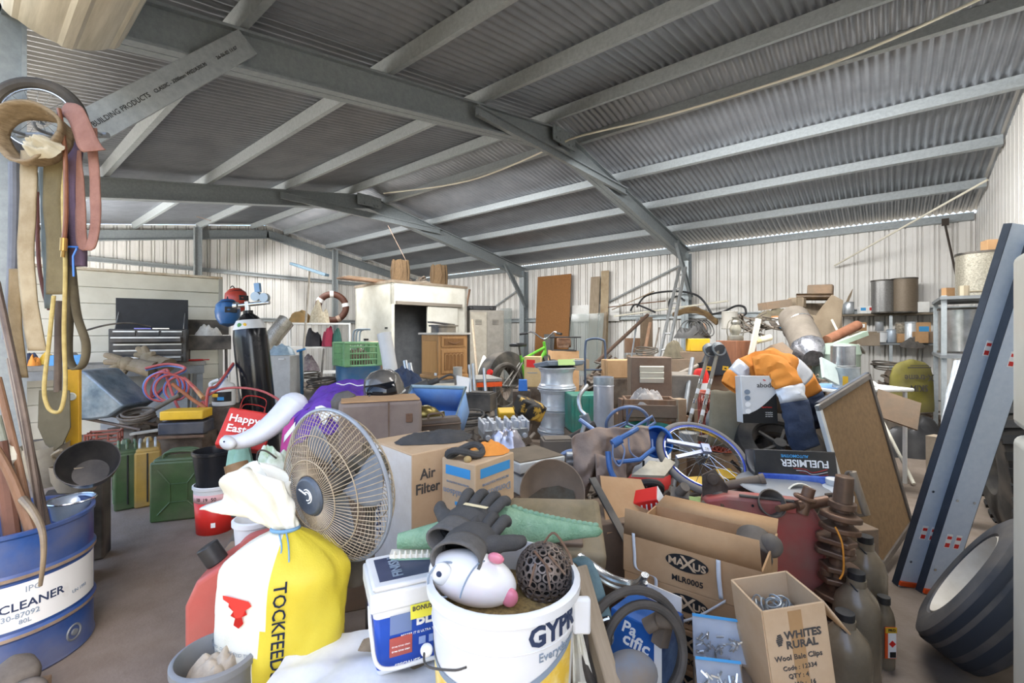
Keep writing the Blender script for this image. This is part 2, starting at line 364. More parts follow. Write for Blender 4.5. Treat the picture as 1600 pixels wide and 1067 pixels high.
def area(nm, loc, aim, sx, sy, e, c=(1, 1, 1)):
    l = bpy.data.lights.new(nm, 'AREA'); l.shape = 'RECTANGLE'; l.size = sx; l.size_y = sy; l.energy = e; l.color = c
    q = bpy.data.objects.new(nm, l); COL.objects.link(q); q.location = loc; q.rotation_euler = (Vector(aim)-Vector(loc)).to_track_quat('-Z', 'Y').to_euler(); return q
for x, e in ((-1.0, 100), (-5.3, 100), (-9.3, 50)): area('fill_light', (x, 4.6, 3.3), (x, 6.6, 0), 3.2, .5, e, (1, 1, 1))  # added fill lights under the roof, no fittings in the shed
area('fill_light', (-.2, 2.7, 3.35), (.3, 2.2, 0), 1.6, .5, 22)  # one more added fill, for the right foreground
area('ceiling_fill', (-9.7, 1.0, 2.0), (-9.7, 2.0, 3.3), .6, .4, 28)  # added upward fill to brighten the far bay ceiling, no real lamp
SC.view_settings.view_transform = 'Standard'; SC.view_settings.look = 'None'; SC.view_settings.exposure = 1.22; SC.view_settings.gamma = 1
SC.cycles.use_denoising = True; SC.cycles.max_bounces = 10; SC.cycles.diffuse_bounces = 6; SC.cycles.transparent_max_bounces = 12
SC.cycles.sample_clamp_indirect = 6
# ---------------------------------------------------------------- shape helpers
def mesh_fix(me, m):
    me.materials.clear(); me.materials.append(m); return me
def ribbon(b, pts, wd, n=10, k=4, wob=0, th=None, seed=0, m=0):   # strap along pts, wd = width vector(s)
    pp = bez(pts, n); N_ = len(pp)-1
    W = [Vector(x) for x in wd] if isinstance(wd[0], (tuple, list, Vector)) else [Vector(wd)]
    def fn(u, v):
        i = round(u*N_); q = u*(len(W)-1); a = min(int(q), len(W)-1); c = min(a+1, len(W)-1); w_ = W[a].lerp(W[c], q-a)
        p = pp[i]+w_*(v-.5)
        if wob: p = p+Vector((nz(p.x*9+seed, p.z*9, v*3), nz(p.x*9, p.z*9+seed, 7+v*3), 0))*wob
        return p
    return b.grid(N_, k, fn, m)
def rag(b, w, d, h, seed=0, wr=.5, nr=14, na=40, m=0, z0=.0, fold=4):       # crumpled cloth lying in a heap
    def fn(u, v):
        a = 2*PI*u; r = v; e = 1+.22*nz(cos(a)*1.3+seed, sin(a)*1.3, seed)+.1*nz(cos(a)*4+seed, sin(a)*4, 3)
        x, y = w/2*r*e*cos(a), d/2*r*e*sin(a)
        f = max(0, 1-r**3)
        z = h*f*(.62+.5*nz(x/w*3+seed, y/d*3, seed))+h*wr*f*(.55*(.5+.5*nz(x/w*fold*.8+seed*2, y/d*fold*.7, 9))+.6*abs(nz(x/w*fold*1.3+seed, y/d*fold*1.2, 4)))
        return Vector((x, y, z0+max(.002, z)))
    b.grid(na, nr, fn, m, wrap=True); return b
def carton(name, label, loc, w, d, h, m, a=0, rx=0, ry=0, group=None, flaps=(), openb=False, cat='box', th=.005, inner=None):
    o = thing(name, label, cat, loc, a, rx, ry, group)
    if openb:
        b = MB(); b.base(w, d, th); b.base(w, th, h, (0, -d/2, 0)); b.base(w, th, h, (0, d/2, 0)); b.base(th, d, h, (-w/2, 0, 0)); b.base(th, d, h, (w/2, 0, 0))
        b.build('carton_body', m, o)
    else:
        b = MB(); b.base(w, d, h); b.build('carton_body', m, o, bevel=.004)
    for side, ang, ln in flaps:
        b = MB(); L_ = w if side in 'fb' else d; b.add([(-L_/2, 0, 0), (L_/2, 0, 0), (L_/2*.97, 0, ln), (-L_/2*.97, 0, ln)], [(0, 1, 2, 3)])
        q = b.build('flap', m, o, solid=.004)
        q.location = {'f': (0, -d/2, h), 'b': (0, d/2, h), 'l': (-w/2, 0, h), 'r': (w/2, 0, h)}[side]
        q.rotation_euler = (R(ang), 0, {'f': 0, 'b': PI, 'l': -PI/2, 'r': PI/2}[side])    # ang>0 leans outward
    return o
def pail(name, label, loc, r, h, m, a=0, rx=0, ry=0, group=None, cat='bucket', taper=.86, bail=None, rim=.006, bands=(), wall=.004):
    o = thing(name, label, cat, loc, a, rx, ry, group)
    rb = r*taper; b = MB()
    b.lathe([(0, .004), (rb-wall, .004), (r-wall, h), (r, h), (r+rim, h-.004), (r+rim, h-.02), (r-.001, h-.024), (rb, 0), (0, 0)], 40); b.build('pail_body', m, o)
    for z0, z1, mm in bands:
        rr = lambda z: rb+(r-rb)*z/h+.0012
        b = MB(); b.lathe([(rr(z0), z0), (rr(z1), z1)], 40); b.build('label_band', mm, o, solid=.0008)
    if bail:
        mm, ang = bail; b = MB()
        b.tube([((r+.008)*cos(t), -sin(t)*(r+.02)*cos(R(ang)), h*.86+sin(t)*(r+.02)*sin(R(ang))) for t in [PI*i/16 for i in range(17)]], .0022, 6)
        b.build('bail_handle', mm, o)
    return o
def bottle(name, label, loc, r, h, m, capm, a=0, neck=.4, capr=None, group=None, rx=0, ry=0, lab=None, cat='bottle', handle=None):
    o = thing(name, label, cat, loc, a, rx, ry, group); nr_ = r*neck
    b = MB(); b.lathe([(0, 0), (r*.95, 0), (r, .01), (r, h*.68), (r*.85, h*.78), (nr_, h*.88), (nr_, h*.94), (0, h*.94)], 24); b.build('bottle_body', m, o)
    b = MB(); b.cyl((0, 0, h*.9), (0, 0, h), capr or nr_*1.2, n=20); b.build('screw_cap', capm, o, bevel=.001)
    if lab:
        mm, z0, z1, w0, w1 = lab; b = MB(); b.lathe([(r+.0008, z0), (r+.0008, z1)], 16, a0=R(w0), a1=R(w1)); b.build('label_patch', mm, o)
    if handle:
        b = MB(); b.ring((0, 0, h*.86), handle, .0028, (.5, -.3, .6), 24, 6); b.build('carry_ring', capm, o)
    return o
def frustum_tyre(b, R0, W, rim, m=0, n=48):     # tyre section turned about z, centre at origin
    h = W/2
    b.lathe([(rim, -h*.75), (rim+.01, -h*.95), ((rim+R0)/2, -h*1.02), (R0*.965, -h*.86), (R0*.995, -h*.6), (R0, 0), (R0*.995, h*.6), (R0*.965, h*.86), ((rim+R0)/2, h*1.02), (rim+.01, h*.95), (rim, h*.75), (rim, -h*.75)], n, m=m)
def orient(o, loc, axis, up=None):              # local z -> axis
    z = Vector(axis).normalized(); u = Vector(up) if up else (Vector((0, 0, 1)) if abs(z.z) < .95 else Vector((0, 1, 0)))
    x = u.cross(z).normalized(); y = z.cross(x)
    M = Matrix((x, y, z)).transposed().to_4x4(); M.translation = loc; o.matrix_world = M; o.rotation_mode = 'XYZ'; return o
def V(u, w, z): return Vector((u*cY-w*sY, u*sY+w*cY, z))   # direction: right, away, up -> world
def rods(b, k, c, L_, r, spread, seed, m=0):    # random straight bits
    rn = random.Random(seed)
    for _ in range(k):
        p = Vector(c)+Vector((rn.uniform(-1, 1)*spread[0], rn.uniform(-1, 1)*spread[1], rn.uniform(0, 1)*spread[2]))
        d = Vector((rn.uniform(-1, 1), rn.uniform(-1, 1), rn.uniform(-.35, .5))).normalized()*L_*rn.uniform(.4, 1)/2
        q = rn.random()
        if q < .5: b.cyl(p-d, p+d, r*rn.uniform(.5, 1.3), n=8, m=m)
        elif q < .8: b.box(d.length*2, r*rn.uniform(1, 6), r*rn.uniform(.5, 3), p, (rn.uniform(-30, 30), rn.uniform(-30, 30), rn.uniform(0, 360)), m)
        else: b.ring(p, d.length*.5, r*.7, (rn.uniform(-1, 1), rn.uniform(-1, 1), 1), 20, 6, m)
# ================================================================ FOREGROUND PILE
# low bench that carries the front row
o = thing('low_bench', 'low dusty timber bench under the white sheeting and buckets', 'bench', P(770, HY, 1.12)*Vector((1, 1, 0)) if False else PZ(745, 1.12, 0), 0)
b = MB(); b.base(.62, .5, .03, (0, 0, .41)); b.build('bench_top', wood_g, o, bevel=.003)
for sx in (-1, 1):
    for sy in (-1, 1):
        b = MB(); b.base(.06, .06, .41, (sx*.27, sy*.2, 0)); b.build('leg', wood_g, o)
# --- plaster bucket
o = pail('plaster_bucket', 'large white plaster bucket holding a fish pot and a pierced metal ball', PZ(787, .935, .442), .148, .32, white, a=0, taper=.88, rim=.008)
b = MB(); b.ring((0, 0, .248), .1445, .0018, (0, 0, 1), 48, 6); b.build('rib_collar', white, o)
gy = mat('bucket ochre band', '#d9b23c', '#e5cf86', .5, scale=14, thr=(.45, .6))
rr = lambda z: .13+(.148-.13)*z/.32+.0012
def swoosh(u, v, lo=0):
    th = R(-150+215*u); zt = .165+.1*max(0, -(math.degrees(th)+55)/95)**1.3+.06*max(0, (math.degrees(th)-0)/65)**1.2
    z = (.02+(zt-.02)*v) if not lo else zt+.001+.013*v
    return Vector(((rr(z)+.0006*lo)*sin(th), -(rr(z)+.0006*lo)*cos(th), z))
b = MB(); b.grid(48, 4, swoosh); b.build('ochre_band', gy, o)
b = MB(); b.grid(48, 1, lambda u, v: swoosh(u, v, 1)); b.build('grey_stripe', ink_p, o)
text(o, 'GYPR', .05, (42, .272), ink_n, cyl=rr(.285), bold=.03)
text(o, 'Everyday', .022, (42, .232), ink_p, cyl=rr(.245))
b = MB(); b.box(.035, .016, .07, (.152, -.05, .262)); b.build('handle_lug', white, o, bevel=.005)
b = MB(); b.tube(bez([(-.155, -.04, .19), (-.14, -.1, .2), (-.085, -.155, .232), (-.06, -.17, .248)], 6), .0022, 6); b.build('bail_handle', ink_g, o)
b = MB(); b.sph(.012, (-.15, -.045, .19)); b.build('handle_knob', white, o)
grain = mat('spilled seed mix', '#6d5a3c', '#a38a55', .9, scale=90)
b = MB(); b.lathe([(0, .262), (.08, .258), (.138, .25)], 30); crumple(b, .006, 30); q = solo(b, 'seed_mix', grain, 'brown seed and chaff inside the white plaster bucket', 'seed', PZ(787, .935, .442), kind=None) if False else b.build('seed_fill', grain, o); q = None
# --- fish pot in the bucket
o = thing('fish_pot', 'white ceramic fish pot with pink fins lying in the plaster bucket', 'pot', P(738, 902, .93), -8, 0, 12)
fishm = mat('glazed fish white', '#dedcda', '#e3cfcf', .25, scale=6, thr=(.5, .8))
b = MB(); b.sph(.072, (0, 0, 0), (1.28, .72, .7), 20); b.build('fish_body', fishm, o)
pink = mat('glazed pink', '#d88a98', '#c46d7f', .3)
b = MB(); b.sph(.017, (.083, -.02, -.006), (1, .7, 1.1)); b.build('fin', pink, o); b = MB(); b.sph(.012, (.04, -.012, .058), (1.4, .7, .9)); b.build('fin', pink, o)
b = MB(); b.sph(.021, (-.056, -.038, .012), (1, .5, 1.1)); b.build('eye', white, o)
b = MB(); b.sph(.006, (-.06, -.047, .015), (1, .6, 1)); b.build('pupil', ink_n, o)
b = MB(); b.ring((-.048, -.034, .0), .034, .0022, (.4, -1, .1), 30, 6); b.ring((.012, -.03, 0), .05, .0018, (.9, -.35, 0), 30, 6, a0=0, a1=PI); b.build('gill_line', ink_p, o)
b = MB(); b.tube(bez([(-.086, -.006, -.012), (-.08, -.024, -.024), (-.066, -.036, -.03)], 5), .004, 6); b.build('mouth', ink_n, o)
# --- pierced ball
o = thing('pierced_ball', 'rusty pierced metal ball in the plaster bucket', 'ball', P(850, 893, .97), 10)
bm = bmesh.new(); bmesh.ops.create_icosphere(bm, subdivisions=3, radius=.06)
bmesh.ops.dissolve_limit; r_ = bmesh.ops.inset_individual(bm, faces=[f for f in bm.faces], thickness=.0022)
vv = list(bm.verts); rn = random.Random(3)
bm2 = bmesh.new(); bmesh.ops.create_icosphere(bm2, subdivisions=3, radius=.06)
me = bpy.data.meshes.new('ball'); b = MB()
for f in bm2.faces[:]: pass
# holes: the dual pattern — one ring of plate round every vertex
for v in bm2.verts:
    n = v.normal.normalized(); x, y = frame_of(n); ro = .0092; ri = rn.uniform(.0042, .0068); c = v.co
    ring = []
    for i in range(14):
        t = 2*PI*i/14; d = x*cos(t)+y*sin(t); ring += [(c+d*ri).normalized()*.06, (c+d*ro).normalized()*.0602, (c+d*ri).normalized()*.056]
    b.add(ring, [(3*i, 3*((i+1) % 14), 3*((i+1) % 14)+1, 3*i+1) for i in range(14)]+[(3*i+2, 3*((i+1) % 14)+2, 3*((i+1) % 14), 3*i) for i in range(14)])
b.build('ball_shell', mat('rusty pierced steel', '#6b625c', '#8b7a6c', .5, .6, scale=20), o)
bm.free(); bm2.free()
b = MB(); b.sph(.05, n=12); b.build('ball_void', mat('painted void shade', '#1d1a18', None, .9), o)  # dark sphere stands in for the shade inside the hollow shell
b = MB()
for p0, p1 in (((-.03, -.05, .045), (-.045, -.06, .005)), ((-.01, -.055, .045), (-.005, -.07, .0)), ((.0, -.04, .055), (.03, -.055, .02)), ((-.028, -.03, .06), (.0, -.06, .03))): b.cyl(p0, p1, .0025, n=6)
b.tube(bez([(.0, 0, .062), (.02, -.01, .085), (.045, -.03, .05), (.05, -.04, .03)], 5), .0025, 6); b.build('rusty_nail', rust, o)
# --- dishwasher tub
o = thing('detergent_tub', 'white lidded tub with a blue printed sleeve and yellow bonus sticker', 'tub', PZ(640, 1.14, .46), 24)
W_, D_, Hh = .2, .16, .2
b = MB(); b.base(W_*.88, D_*.86, Hh*.8, taper=1.1); b.build('tub_body', white, o, bevel=.012, seg=3)
b = MB(); b.base(W_*1.04, D_*1.04, .045, (0, 0, Hh*.78)); b.base(W_*.98, D_*.98, .012, (0, 0, Hh*.78+.045)); b.build('tub_lid', white, o, bevel=.008, seg=3)
sl_ = mat('printed blue sleeve', '#2450b4', '#1d3f96', .3, scale=3)
b = MB(); b.base(W_*.885, D_*.865, Hh*.72, (0, 0, .006), taper=1.088); b.build('printed_sleeve', sl_, o, bevel=.012, seg=3)
b = MB(); b.box(W_*.8, D_*.7, .001, (0, 0, Hh*.78+.058)); b.build('lid_label', mat('lid label slate', '#343a52', '#454b62', .35, scale=8), o)
text(o, 'FINISH', .034, (-.035, .0, Hh*.78+.06), ink_p, rot=(0, 0, 90), bold=.02)
fy = lambda z: -(D_*.865/2*(1+.088*z/(Hh*.72)))-.0016
text(o, 'BLO', .042, (.035, fy(.115), .118), whitep, rot=(93.5, 0, 0), bold=.03, sx=.9)
patch(o, .05, .045, (-.035, fy(.118), .118), mat('sleeve grey block', '#6d7fa8', None, .5), (93.5, 0, 0)); patch(o, .052, .045, (-.035, fy(.075)-.0004, .066), red_d, (93.5, 0, 0))
text(o, 'BETTER IT IS ULTRA THIN CUT', .008, (.02, fy(.095), .088), whitep, rot=(93.5, 0, 0))
for i in range(3): text(o, 'three times clean', .006, (-.035, fy(.07)-.001, .078-i*.011), whitep, rot=(93.5, 0, 0))
for i in range(3): patch(o, .016, .018, (.015+.024*i, fy(.065), .066), mat('sleeve icon', '#8fa4d6', None, .5), (93.5, 0, 0))
text(o, 'SPECIALIST   X', .012, (-.01, fy(.02), .02), whitep, rot=(93.5, 0, 0), bold=.02)
patch(o, .02, .026, (.06, fy(.03), .03), whitep, (93.5, 0, 0), 'barcode_patch')
q = patch(o, .09, .032, (.03, -D_*.52-.003, Hh*.78-.012), mat('highlighter sticker', '#e8e04a', None, .6), (86, 0, 0), 'bonus_sticker'); text(o, 'BONUS', .014, (.012, -D_*.52-.006, Hh*.78-.004), ink_g, rot=(86, 0, 0), bold=.02)
b = MB(); b.tube(bez([(-W_*.5, -.03, .15), (-W_*.5, -.07, .1), (-W_*.42, -.098, .045), (0, -.1, .036), (W_*.45, -.098, .05), (W_*.52, -.03, .15)], 8), .0045, 8); b.build('carry_handle', white, o)
text(o, 'PACK', .03, (-W_*.478, .0, .13), yellow, rot=(90, 4, -90), bold=.02)
# --- white sheeting over the bench
b = MB()
def fn(u, v):
    x = -.3+.52*u; y = -.3+.44*v
    z = .468+.022*nz(x*9, y*9, 2)+.05*abs(nz(x*6+3, y*6, 5))-max(0, -.24-y)*2.5
    return Vector((x, y, z-.015*v))
b.grid(46, 36, fn)
solo(b, 'plastic_sheet', mat('crumpled white plastic sheet', '#dfe0e2', '#c3c5c8', .3, scale=5), 'crumpled white plastic sheet draped over the low bench', 'plastic sheet', PZ(630, 1.1, -.015), 0)
# --- stockfeed sack
SK = thing('feed_sack', 'tall yellow and white woven feed sack tied at the neck', 'sack', PZ(446, 1.24, 0), -4)
def sackp(th, z):               # th from -y towards +x
    k = z/.72; w = .168*(.86+.14*min(1, k*1.5)) if k < .86 else .168-.136*((k-.86)/.14)**1.7
    d = max(.026, w*.74+.008*nz(th*2, z*6)); r = 1+.09*nz(sin(th)*1.6, cos(th)*1.6, z*5)+.06*nz(sin(th)*4, cos(th)*4, z*9)+.03*abs(nz(sin(th)*9, cos(th)*9, z*16))+.12*max(0, k-.7)*sin(th*9+z*8)
    return Vector((w*sin(th)*r-.012*sin(z*5), -d*cos(th)*r, z))
for mm, pick, nm in ((ybag, lambda th, z: th > .04+.16*sin(z*9+2.2) and th < 2.6, 'yellow_panel'), (wbag, None, 'sack_body')):
    b = MB(); NU, NV = 72, 44; vs = [sackp(-PI+2*PI*i/NU, .72*j/NV) for i in range(NU) for j in range(NV+1)]; fs = []
    for i in range(NU):
        th = -PI+2*PI*(i+.5)/NU
        for j in range(NV):
            if pick and not pick(th, .72*(j+.5)/NV): continue
            a_ = i*(NV+1)+j; c_ = ((i+1) % NU)*(NV+1)+j; fs.append((a_, c_, c_+1, a_+1))
    if pick: vs = [Vector((v.x*1.006, v.y*1.006, v.z)) for v in vs]
    b.add(vs, fs); b.build(nm, mm, SK)
# ruffled top above the tie, thrown over to the left
def fl(u, v):
    th = -PI+2*PI*u; k = v; w = .03+.07*k**.7
    f = 1+.3*sin(th*5+k*2)*k+.15*nz(th*3, k*4)
    return Vector((w*sin(th)*f-.13*k, -w*.6*cos(th)*f+.03*k, .72+.135*k*(1+.25*sin(th*2+1))-.06*k*k*max(0, -sin(th))+.012*nz(th*2, k*4)))
b = MB(); b.grid(72, 14, fl, 0, wrap=True); b.build('sack_top', wbag, SK, solid=.0015)
b = MB(); b.ring((0, 0, .722), .034, .005, (0, .1, 1), 24, 6); b.tube(bez([(.02, -.03, .722), (.05, -.07, .7), (.06, -.09, .64), (.05, -.1, .6)], 6), .002, 5); b.tube(bez([(0, -.03, .72), (.03, -.07, .69), (.02, -.1, .64)], 6), .002, 5); b.build('tie_string', mat('blue twine', '#7fa6c4', '#5f89ab', .8), SK)
def wrapsack(o, th0, z0, off=.004, vert=True):
    for v in o.data.vertices:
        x, y, z = v.co
        if vert: zz = z0-x; th = th0+y/.15
        else: zz = z0+y; th = th0+x/.15
        p = sackp(th, zz); p2 = Vector((p.x, p.y, 0)).normalized()*off; v.co = p+p2
q = text(SK, 'TOCKFEEDS', .038, (0, 0, 0), ink_n, rot=(0, 0, 0), bold=.012, sx=1.15); wrapsack(q, .34, .52)
for i, (s_, z_) in enumerate((('GRAZING HERD - DO NOT FEED TO', .46), ('ANY OTHER STOCK', .447))):
    q = text(SK, s_, .0105, (0, 0, 0), ink_p, rot=(0, 0, 0)); wrapsack(q, -.62, z_, vert=False)
b = MB(); b.prism([(.03*cos(t), .03*sin(t)) for t in [2*PI*i/24 for i in range(24)]], .001); q = b.build('round_badge', mat('badge green', '#2f7a4a', None, .6), SK); wrapsack(q, .42, .385, .0045, False)
b = MB(); b.prism([(.026*cos(t), .026*sin(t)) for t in [2*PI*i/24 for i in range(24)]], .001); q = b.build('round_badge', whitep, SK); wrapsack(q, .42, .385, .0058, False)
b = MB(); b.prism([(-.014, -.012), (-.004, -.018), (.01, -.012), (.016, .012), (.008, .004), (0, .002), (-.006, .014), (-.012, .012), (-.01, .002)], .001); q = b.build('bird_mark', ink_n, SK); wrapsack(q, .42, .385, .0072, False)
b = MB(); b.prism([(-.05, .02), (-.02, .024), (.03, .022), (.036, .01), (.022, -.002), (.026, -.012), (.014, -.02), (.018, -.036), (.006, -.05), (-.008, -.044), (-.004, -.026), (-.018, -.022), (-.01, -.01), (-.03, -.004), (-.026, .006), (-.048, .01)], .001); q = b.build('red_comb_mark', redbr, SK); wrapsack(q, -.28, .575, .005, False)
# --- red jerry can behind the sack
o = thing('fuel_can', 'red plastic fuel can with a black cap behind the feed sack', 'fuel can', PZ(394, 1.48, 0), 12)
prof = [(-.16, .02), (-.14, 0), (.14, 0), (.16, .02), (.16, .46), (.13, .52), (.06, .545), (-.06, .545), (-.13, .5), (-.16, .43)]
b = MB(); b.prism(prof, .17, Matrix.Rotation(PI/2, 4, 'X') @ Matrix.Translation((0, 0, -.085))); b.build('can_body', red_d, o, bevel=.022, seg=3)
b = MB(); b.tube(bez([(-.04, 0, .53), (0, 0, .585), (.09, 0, .59), (.12, 0, .52)], 6), .018, 10); b.build('grip', red_d, o)
b = MB(); b.cyl((-.1, 0, .52), (-.132, 0, .575), .032, n=24); b.build('screw_cap', black, o, bevel=.003)
# --- white enamel pail peeping out behind
pail('enamel_pail', 'small white pail with a blue rim line behind the feed sack', PZ(398, 1.72, .42), .07, .14, white, bands=((.118, .124, ink_n),)); carton('storage_carton', 'brown carton under the small white pail', PZ(400, 1.75, 0), .24, .22, .42, card_d, 15)
# --- grey tub with a cloth in it
o = pail('grey_tub', 'round grey tub holding a dirty folded cloth', PZ(338, 1.12, 0), .09, .468, mat('grey tub plastic', '#767b80', '#6a6f74', .5, dust=.3), taper=.9)
b = MB(); rag(b, .15, .15, .07, 4, .8); solo(b, 'work_rag', mat('stained cream rag', '#b8ad9c', '#8f8371', .95, scale=9, bump=.2), 'stained cream cloth bundled inside the grey tub', 'cloth', PZ(338, 1.12, .39), 10)
b = MB(); b.lathe([(0, .375), (.08, .38)], 24); b.build('tub_fill', rust_d, o)
# --- pedestal fan
FN = thing('pedestal_fan', 'dusty pedestal fan with wire cage behind the feed sack', 'fan', P(524, 757, 1.34), -31, 5.5)
wire = mat('dusty fan wire', '#b6a68c', '#a09079', .6, .2, scale=20); wire_g = mat('grey fan rim', '#9aa0a8', '#8b9097', .45, .3)
RF = .222
def gp(r, side): k = (r-.06)/(RF-.06); return (-.075*(1-max(0, k)**2.2)-.008) if side < 0 else (.085*(1-max(0, k)**3)+.008)
b = MB(); nW = 84
for i in range(nW):
    a_ = 2*PI*i/nW; b.tube([(r*cos(a_+tw), gp(r, -1), r*sin(a_+tw)) for r, tw in ((.058, 0), (.1, .03), (.15, .06), (.195, .08), (RF, .09))], .0012, 4)
for r in (.1, .163): b.ring((0, gp(r, -1)-.001, 0), r, .0018, (0, 1, 0), 48, 5)
b.build('front_grille', wire, FN, sharp=80)
b = MB()
for i in range(60):
    a_ = 2*PI*i/60; b.tube([(r*cos(a_), gp(r, 1), r*sin(a_)) for r in (.06, .12, .18, .207, RF)], .0012, 4)
for r in (.1, .15, .195): b.ring((0, gp(r, 1)+.001, 0), r, .0018, (0, 1, 0), 48, 5)
b.build('rear_grille', wire, FN, sharp=80)
b = MB(); b.ring((0, 0, 0), RF+.002, .006, (0, 1, 0), 72, 8); b.build('rim_band', wire_g, FN)
b = MB(); b.cyl((0, -.082, 0), (0, -.094, 0), .056, .05, n=40); b.build('badge_hub', mat('dark slate badge', '#3c4450', '#565f6a', .4, scale=12), FN, bevel=.003)
b = MB(); b.ring((.004, -.0955, .004), .012, .0016, (0, 1, 0), 20, 6, a0=.5, a1=5); b.ring((.004, -.0955, .004), .019, .0016, (0, 1, 0), 20, 6, a0=1, a1=4.6); b.tube([(-.03, -.0955, .018), (.0, -.0955, .008)], .002, 6); b.build('badge_mark', whitep, FN)
blade = mat('smoky fan blade', '#8f959b', '#7d8288', .4, alpha=.75)
for k_ in range(3):
    b = MB()
    def bf(u, v, a0=k_*2*PI/3):
        r = .035+.15*u; w_ = (.35+.75*sin(PI*min(1, u*.62+.2)))*.85; t = a0+(v-.5)*w_*1.1+.25*u
        return Vector((r*cos(t), .02+.045*(v-.5)*(1-.3*u), r*sin(t)))
    b.grid(8, 8, bf); b.build('blade', blade, FN, solid=.002)
b = MB(); b.cyl((0, .055, 0), (0, -.04, 0), .03, n=20); b.build('spindle', blackd, FN)
b = MB(); b.lathe([(0, .19), (.03, .185), (.055, .16), (.062, .12), (.06, .09), (.045, .07), (0, .07)], 28, ax=(0, 1, 0)); b.build('motor_housing', mat('dark olive motor', '#3b382f', '#4b483d', .4, scale=10, dust=.3), FN)
b = MB(); b.cyl((0, .12, .055), (0, .12, .09), .011, n=14); b.build('oscillator_knob', blackd, FN)
b = MB(); b.cyl((0, .12, -.05), (0, .12, -.13), .028, .02, n=16); b.build('neck', blackd, FN)
MW = FN.matrix_basis.copy() if False else (Matrix.Translation(FN.location) @ FN.rotation_euler.to_matrix().to_4x4())
nb = MW @ Vector((0, .12, -.12)); b = MB(); gl = MW.inverted() @ Vector((nb.x, nb.y, .02)); b.cyl((0, .12, -.12), gl, .015, n=14); b.build('pole', blackd, FN)
b = MB(); b.cyl(MW.inverted() @ Vector((nb.x, nb.y, 0)), gl, .085, .08, n=36); b.build('base', blackd, FN)
# --- filter cartons
def flat_on(o, w, h, x, z, d, m, nm='print_patch'): return patch(o, w, h, (x, -d/2-.0008, z), m, nm and (90, 0, 0), nm)
AF = carton('filter_carton', 'large brown carton printed Air Filter', PZ(658, 1.755, 0), .26, .3, .838, card_p, 43)
text(AF, 'Air\nFilter', .05, (-.066, -.1515, .735), ink_g, bold=.02, align='LEFT' if False else 'CENTER', sx=.95)
q = patch(AF, .3, .83, (-.1308, 0, .417), card_w, (90, 0, -90), 'white_side')
b = MB(); b.ring((0, 0, 0), .022, .0012, (0, 0, 1), 30, 4); b.ring((0, 0, 0), .013, .001, (0, 0, 1), 24, 4); q = b.build('round_stamp', ink_p, AF); q.location = (-.132, .0, .7); q.rotation_euler = (PI/2, 0, -PI/2)
text(AF, 'FLEXWAY', .05, (-.132, -.125 if False else .09, .6), ink_n, rot=(90, 90, -90), bold=.02)
DC = carton('filter_carton', 'smaller carton with blue bands and upside-down print', PZ(748, 1.55, 0), .2, .15, .84, card_p, 52)
for rot_, L_, off in (((90, 0, 0), .15, (0, -.0758)), ((90, 0, -90), .11, (-.1008, 0))):
    patch(DC, L_, .03, (off[0], off[1], .805), ink_b, rot_, 'blue_band')
text(DC, 'Donaldson', .036, (0, -.077, .735), ink_p, rot=(90, 180, 0)); text(DC, 'FILTRATION SOLUTIONS', .012, (0, -.077, .768), ink_p, rot=(90, 180, 0))
text(DC, 'Donaldson', .03, (-.1022, 0, .735), ink_p, rot=(90, 180, -90)); text(DC, 'FILTRATION SOLUTIONS', .009, (-.1022, 0, .768), ink_p, rot=(90, 180, -90))
for rot_, off in (((90, 0, 0), (-.02, -.077)), ((90, 0, -90), (-.1022, 0))):
    b = MB(); b.ring((0, 0, 0), .038, .006, (0, 0, 1), 30, 6, a0=-.6, a1=PI+.3); b.ring((0, 0, 0), .022, .006, (0, 0, 1), 24, 6, a0=-.6, a1=PI+.3); b.box(.012, .06, .004, (.036, -.03, 0)); q = b.build('round_logo', ink_b, DC); q.location = (off[0], off[1], .665); q.rotation_euler = [R(t) for t in rot_]; q.scale = (1, 1, .15)
b = MB(); rag(b, .3, .17, .035, 11, .7, fold=6); solo(b, 'work_glove', glove, 'flattened charcoal work glove lying on the large filter carton', 'glove', PZ(683, 1.78, .838), 25)
b = MB(); rag(b, .17, .12, .035, 21, .8, fold=6); solo(b, 'work_glove', orange, 'orange-backed work glove on the smaller filter carton', 'glove', PZ(762, 1.58, .84), 30)
o = thing('work_glove', 'grey cuffed glove showing its tan lining beside the orange glove', 'glove', PZ(727, 1.5, .848), 30)
b = MB(); b.tube([(.06*cos(t), .03*sin(t), .016+.012*sin(2*t)) for t in [2*PI*i/24 for i in range(24)]], .012, 8, True); b.build('cuff', glove, o)
b = MB(); b.lathe([(0, .006), (.05, .014)], 20, sy=.5); b.sph(.013, (-.01, -.04, .0), (1, 1, .9)); b.build('lining', mat('tan lining', '#b59a68', '#a3885a', .9), o)
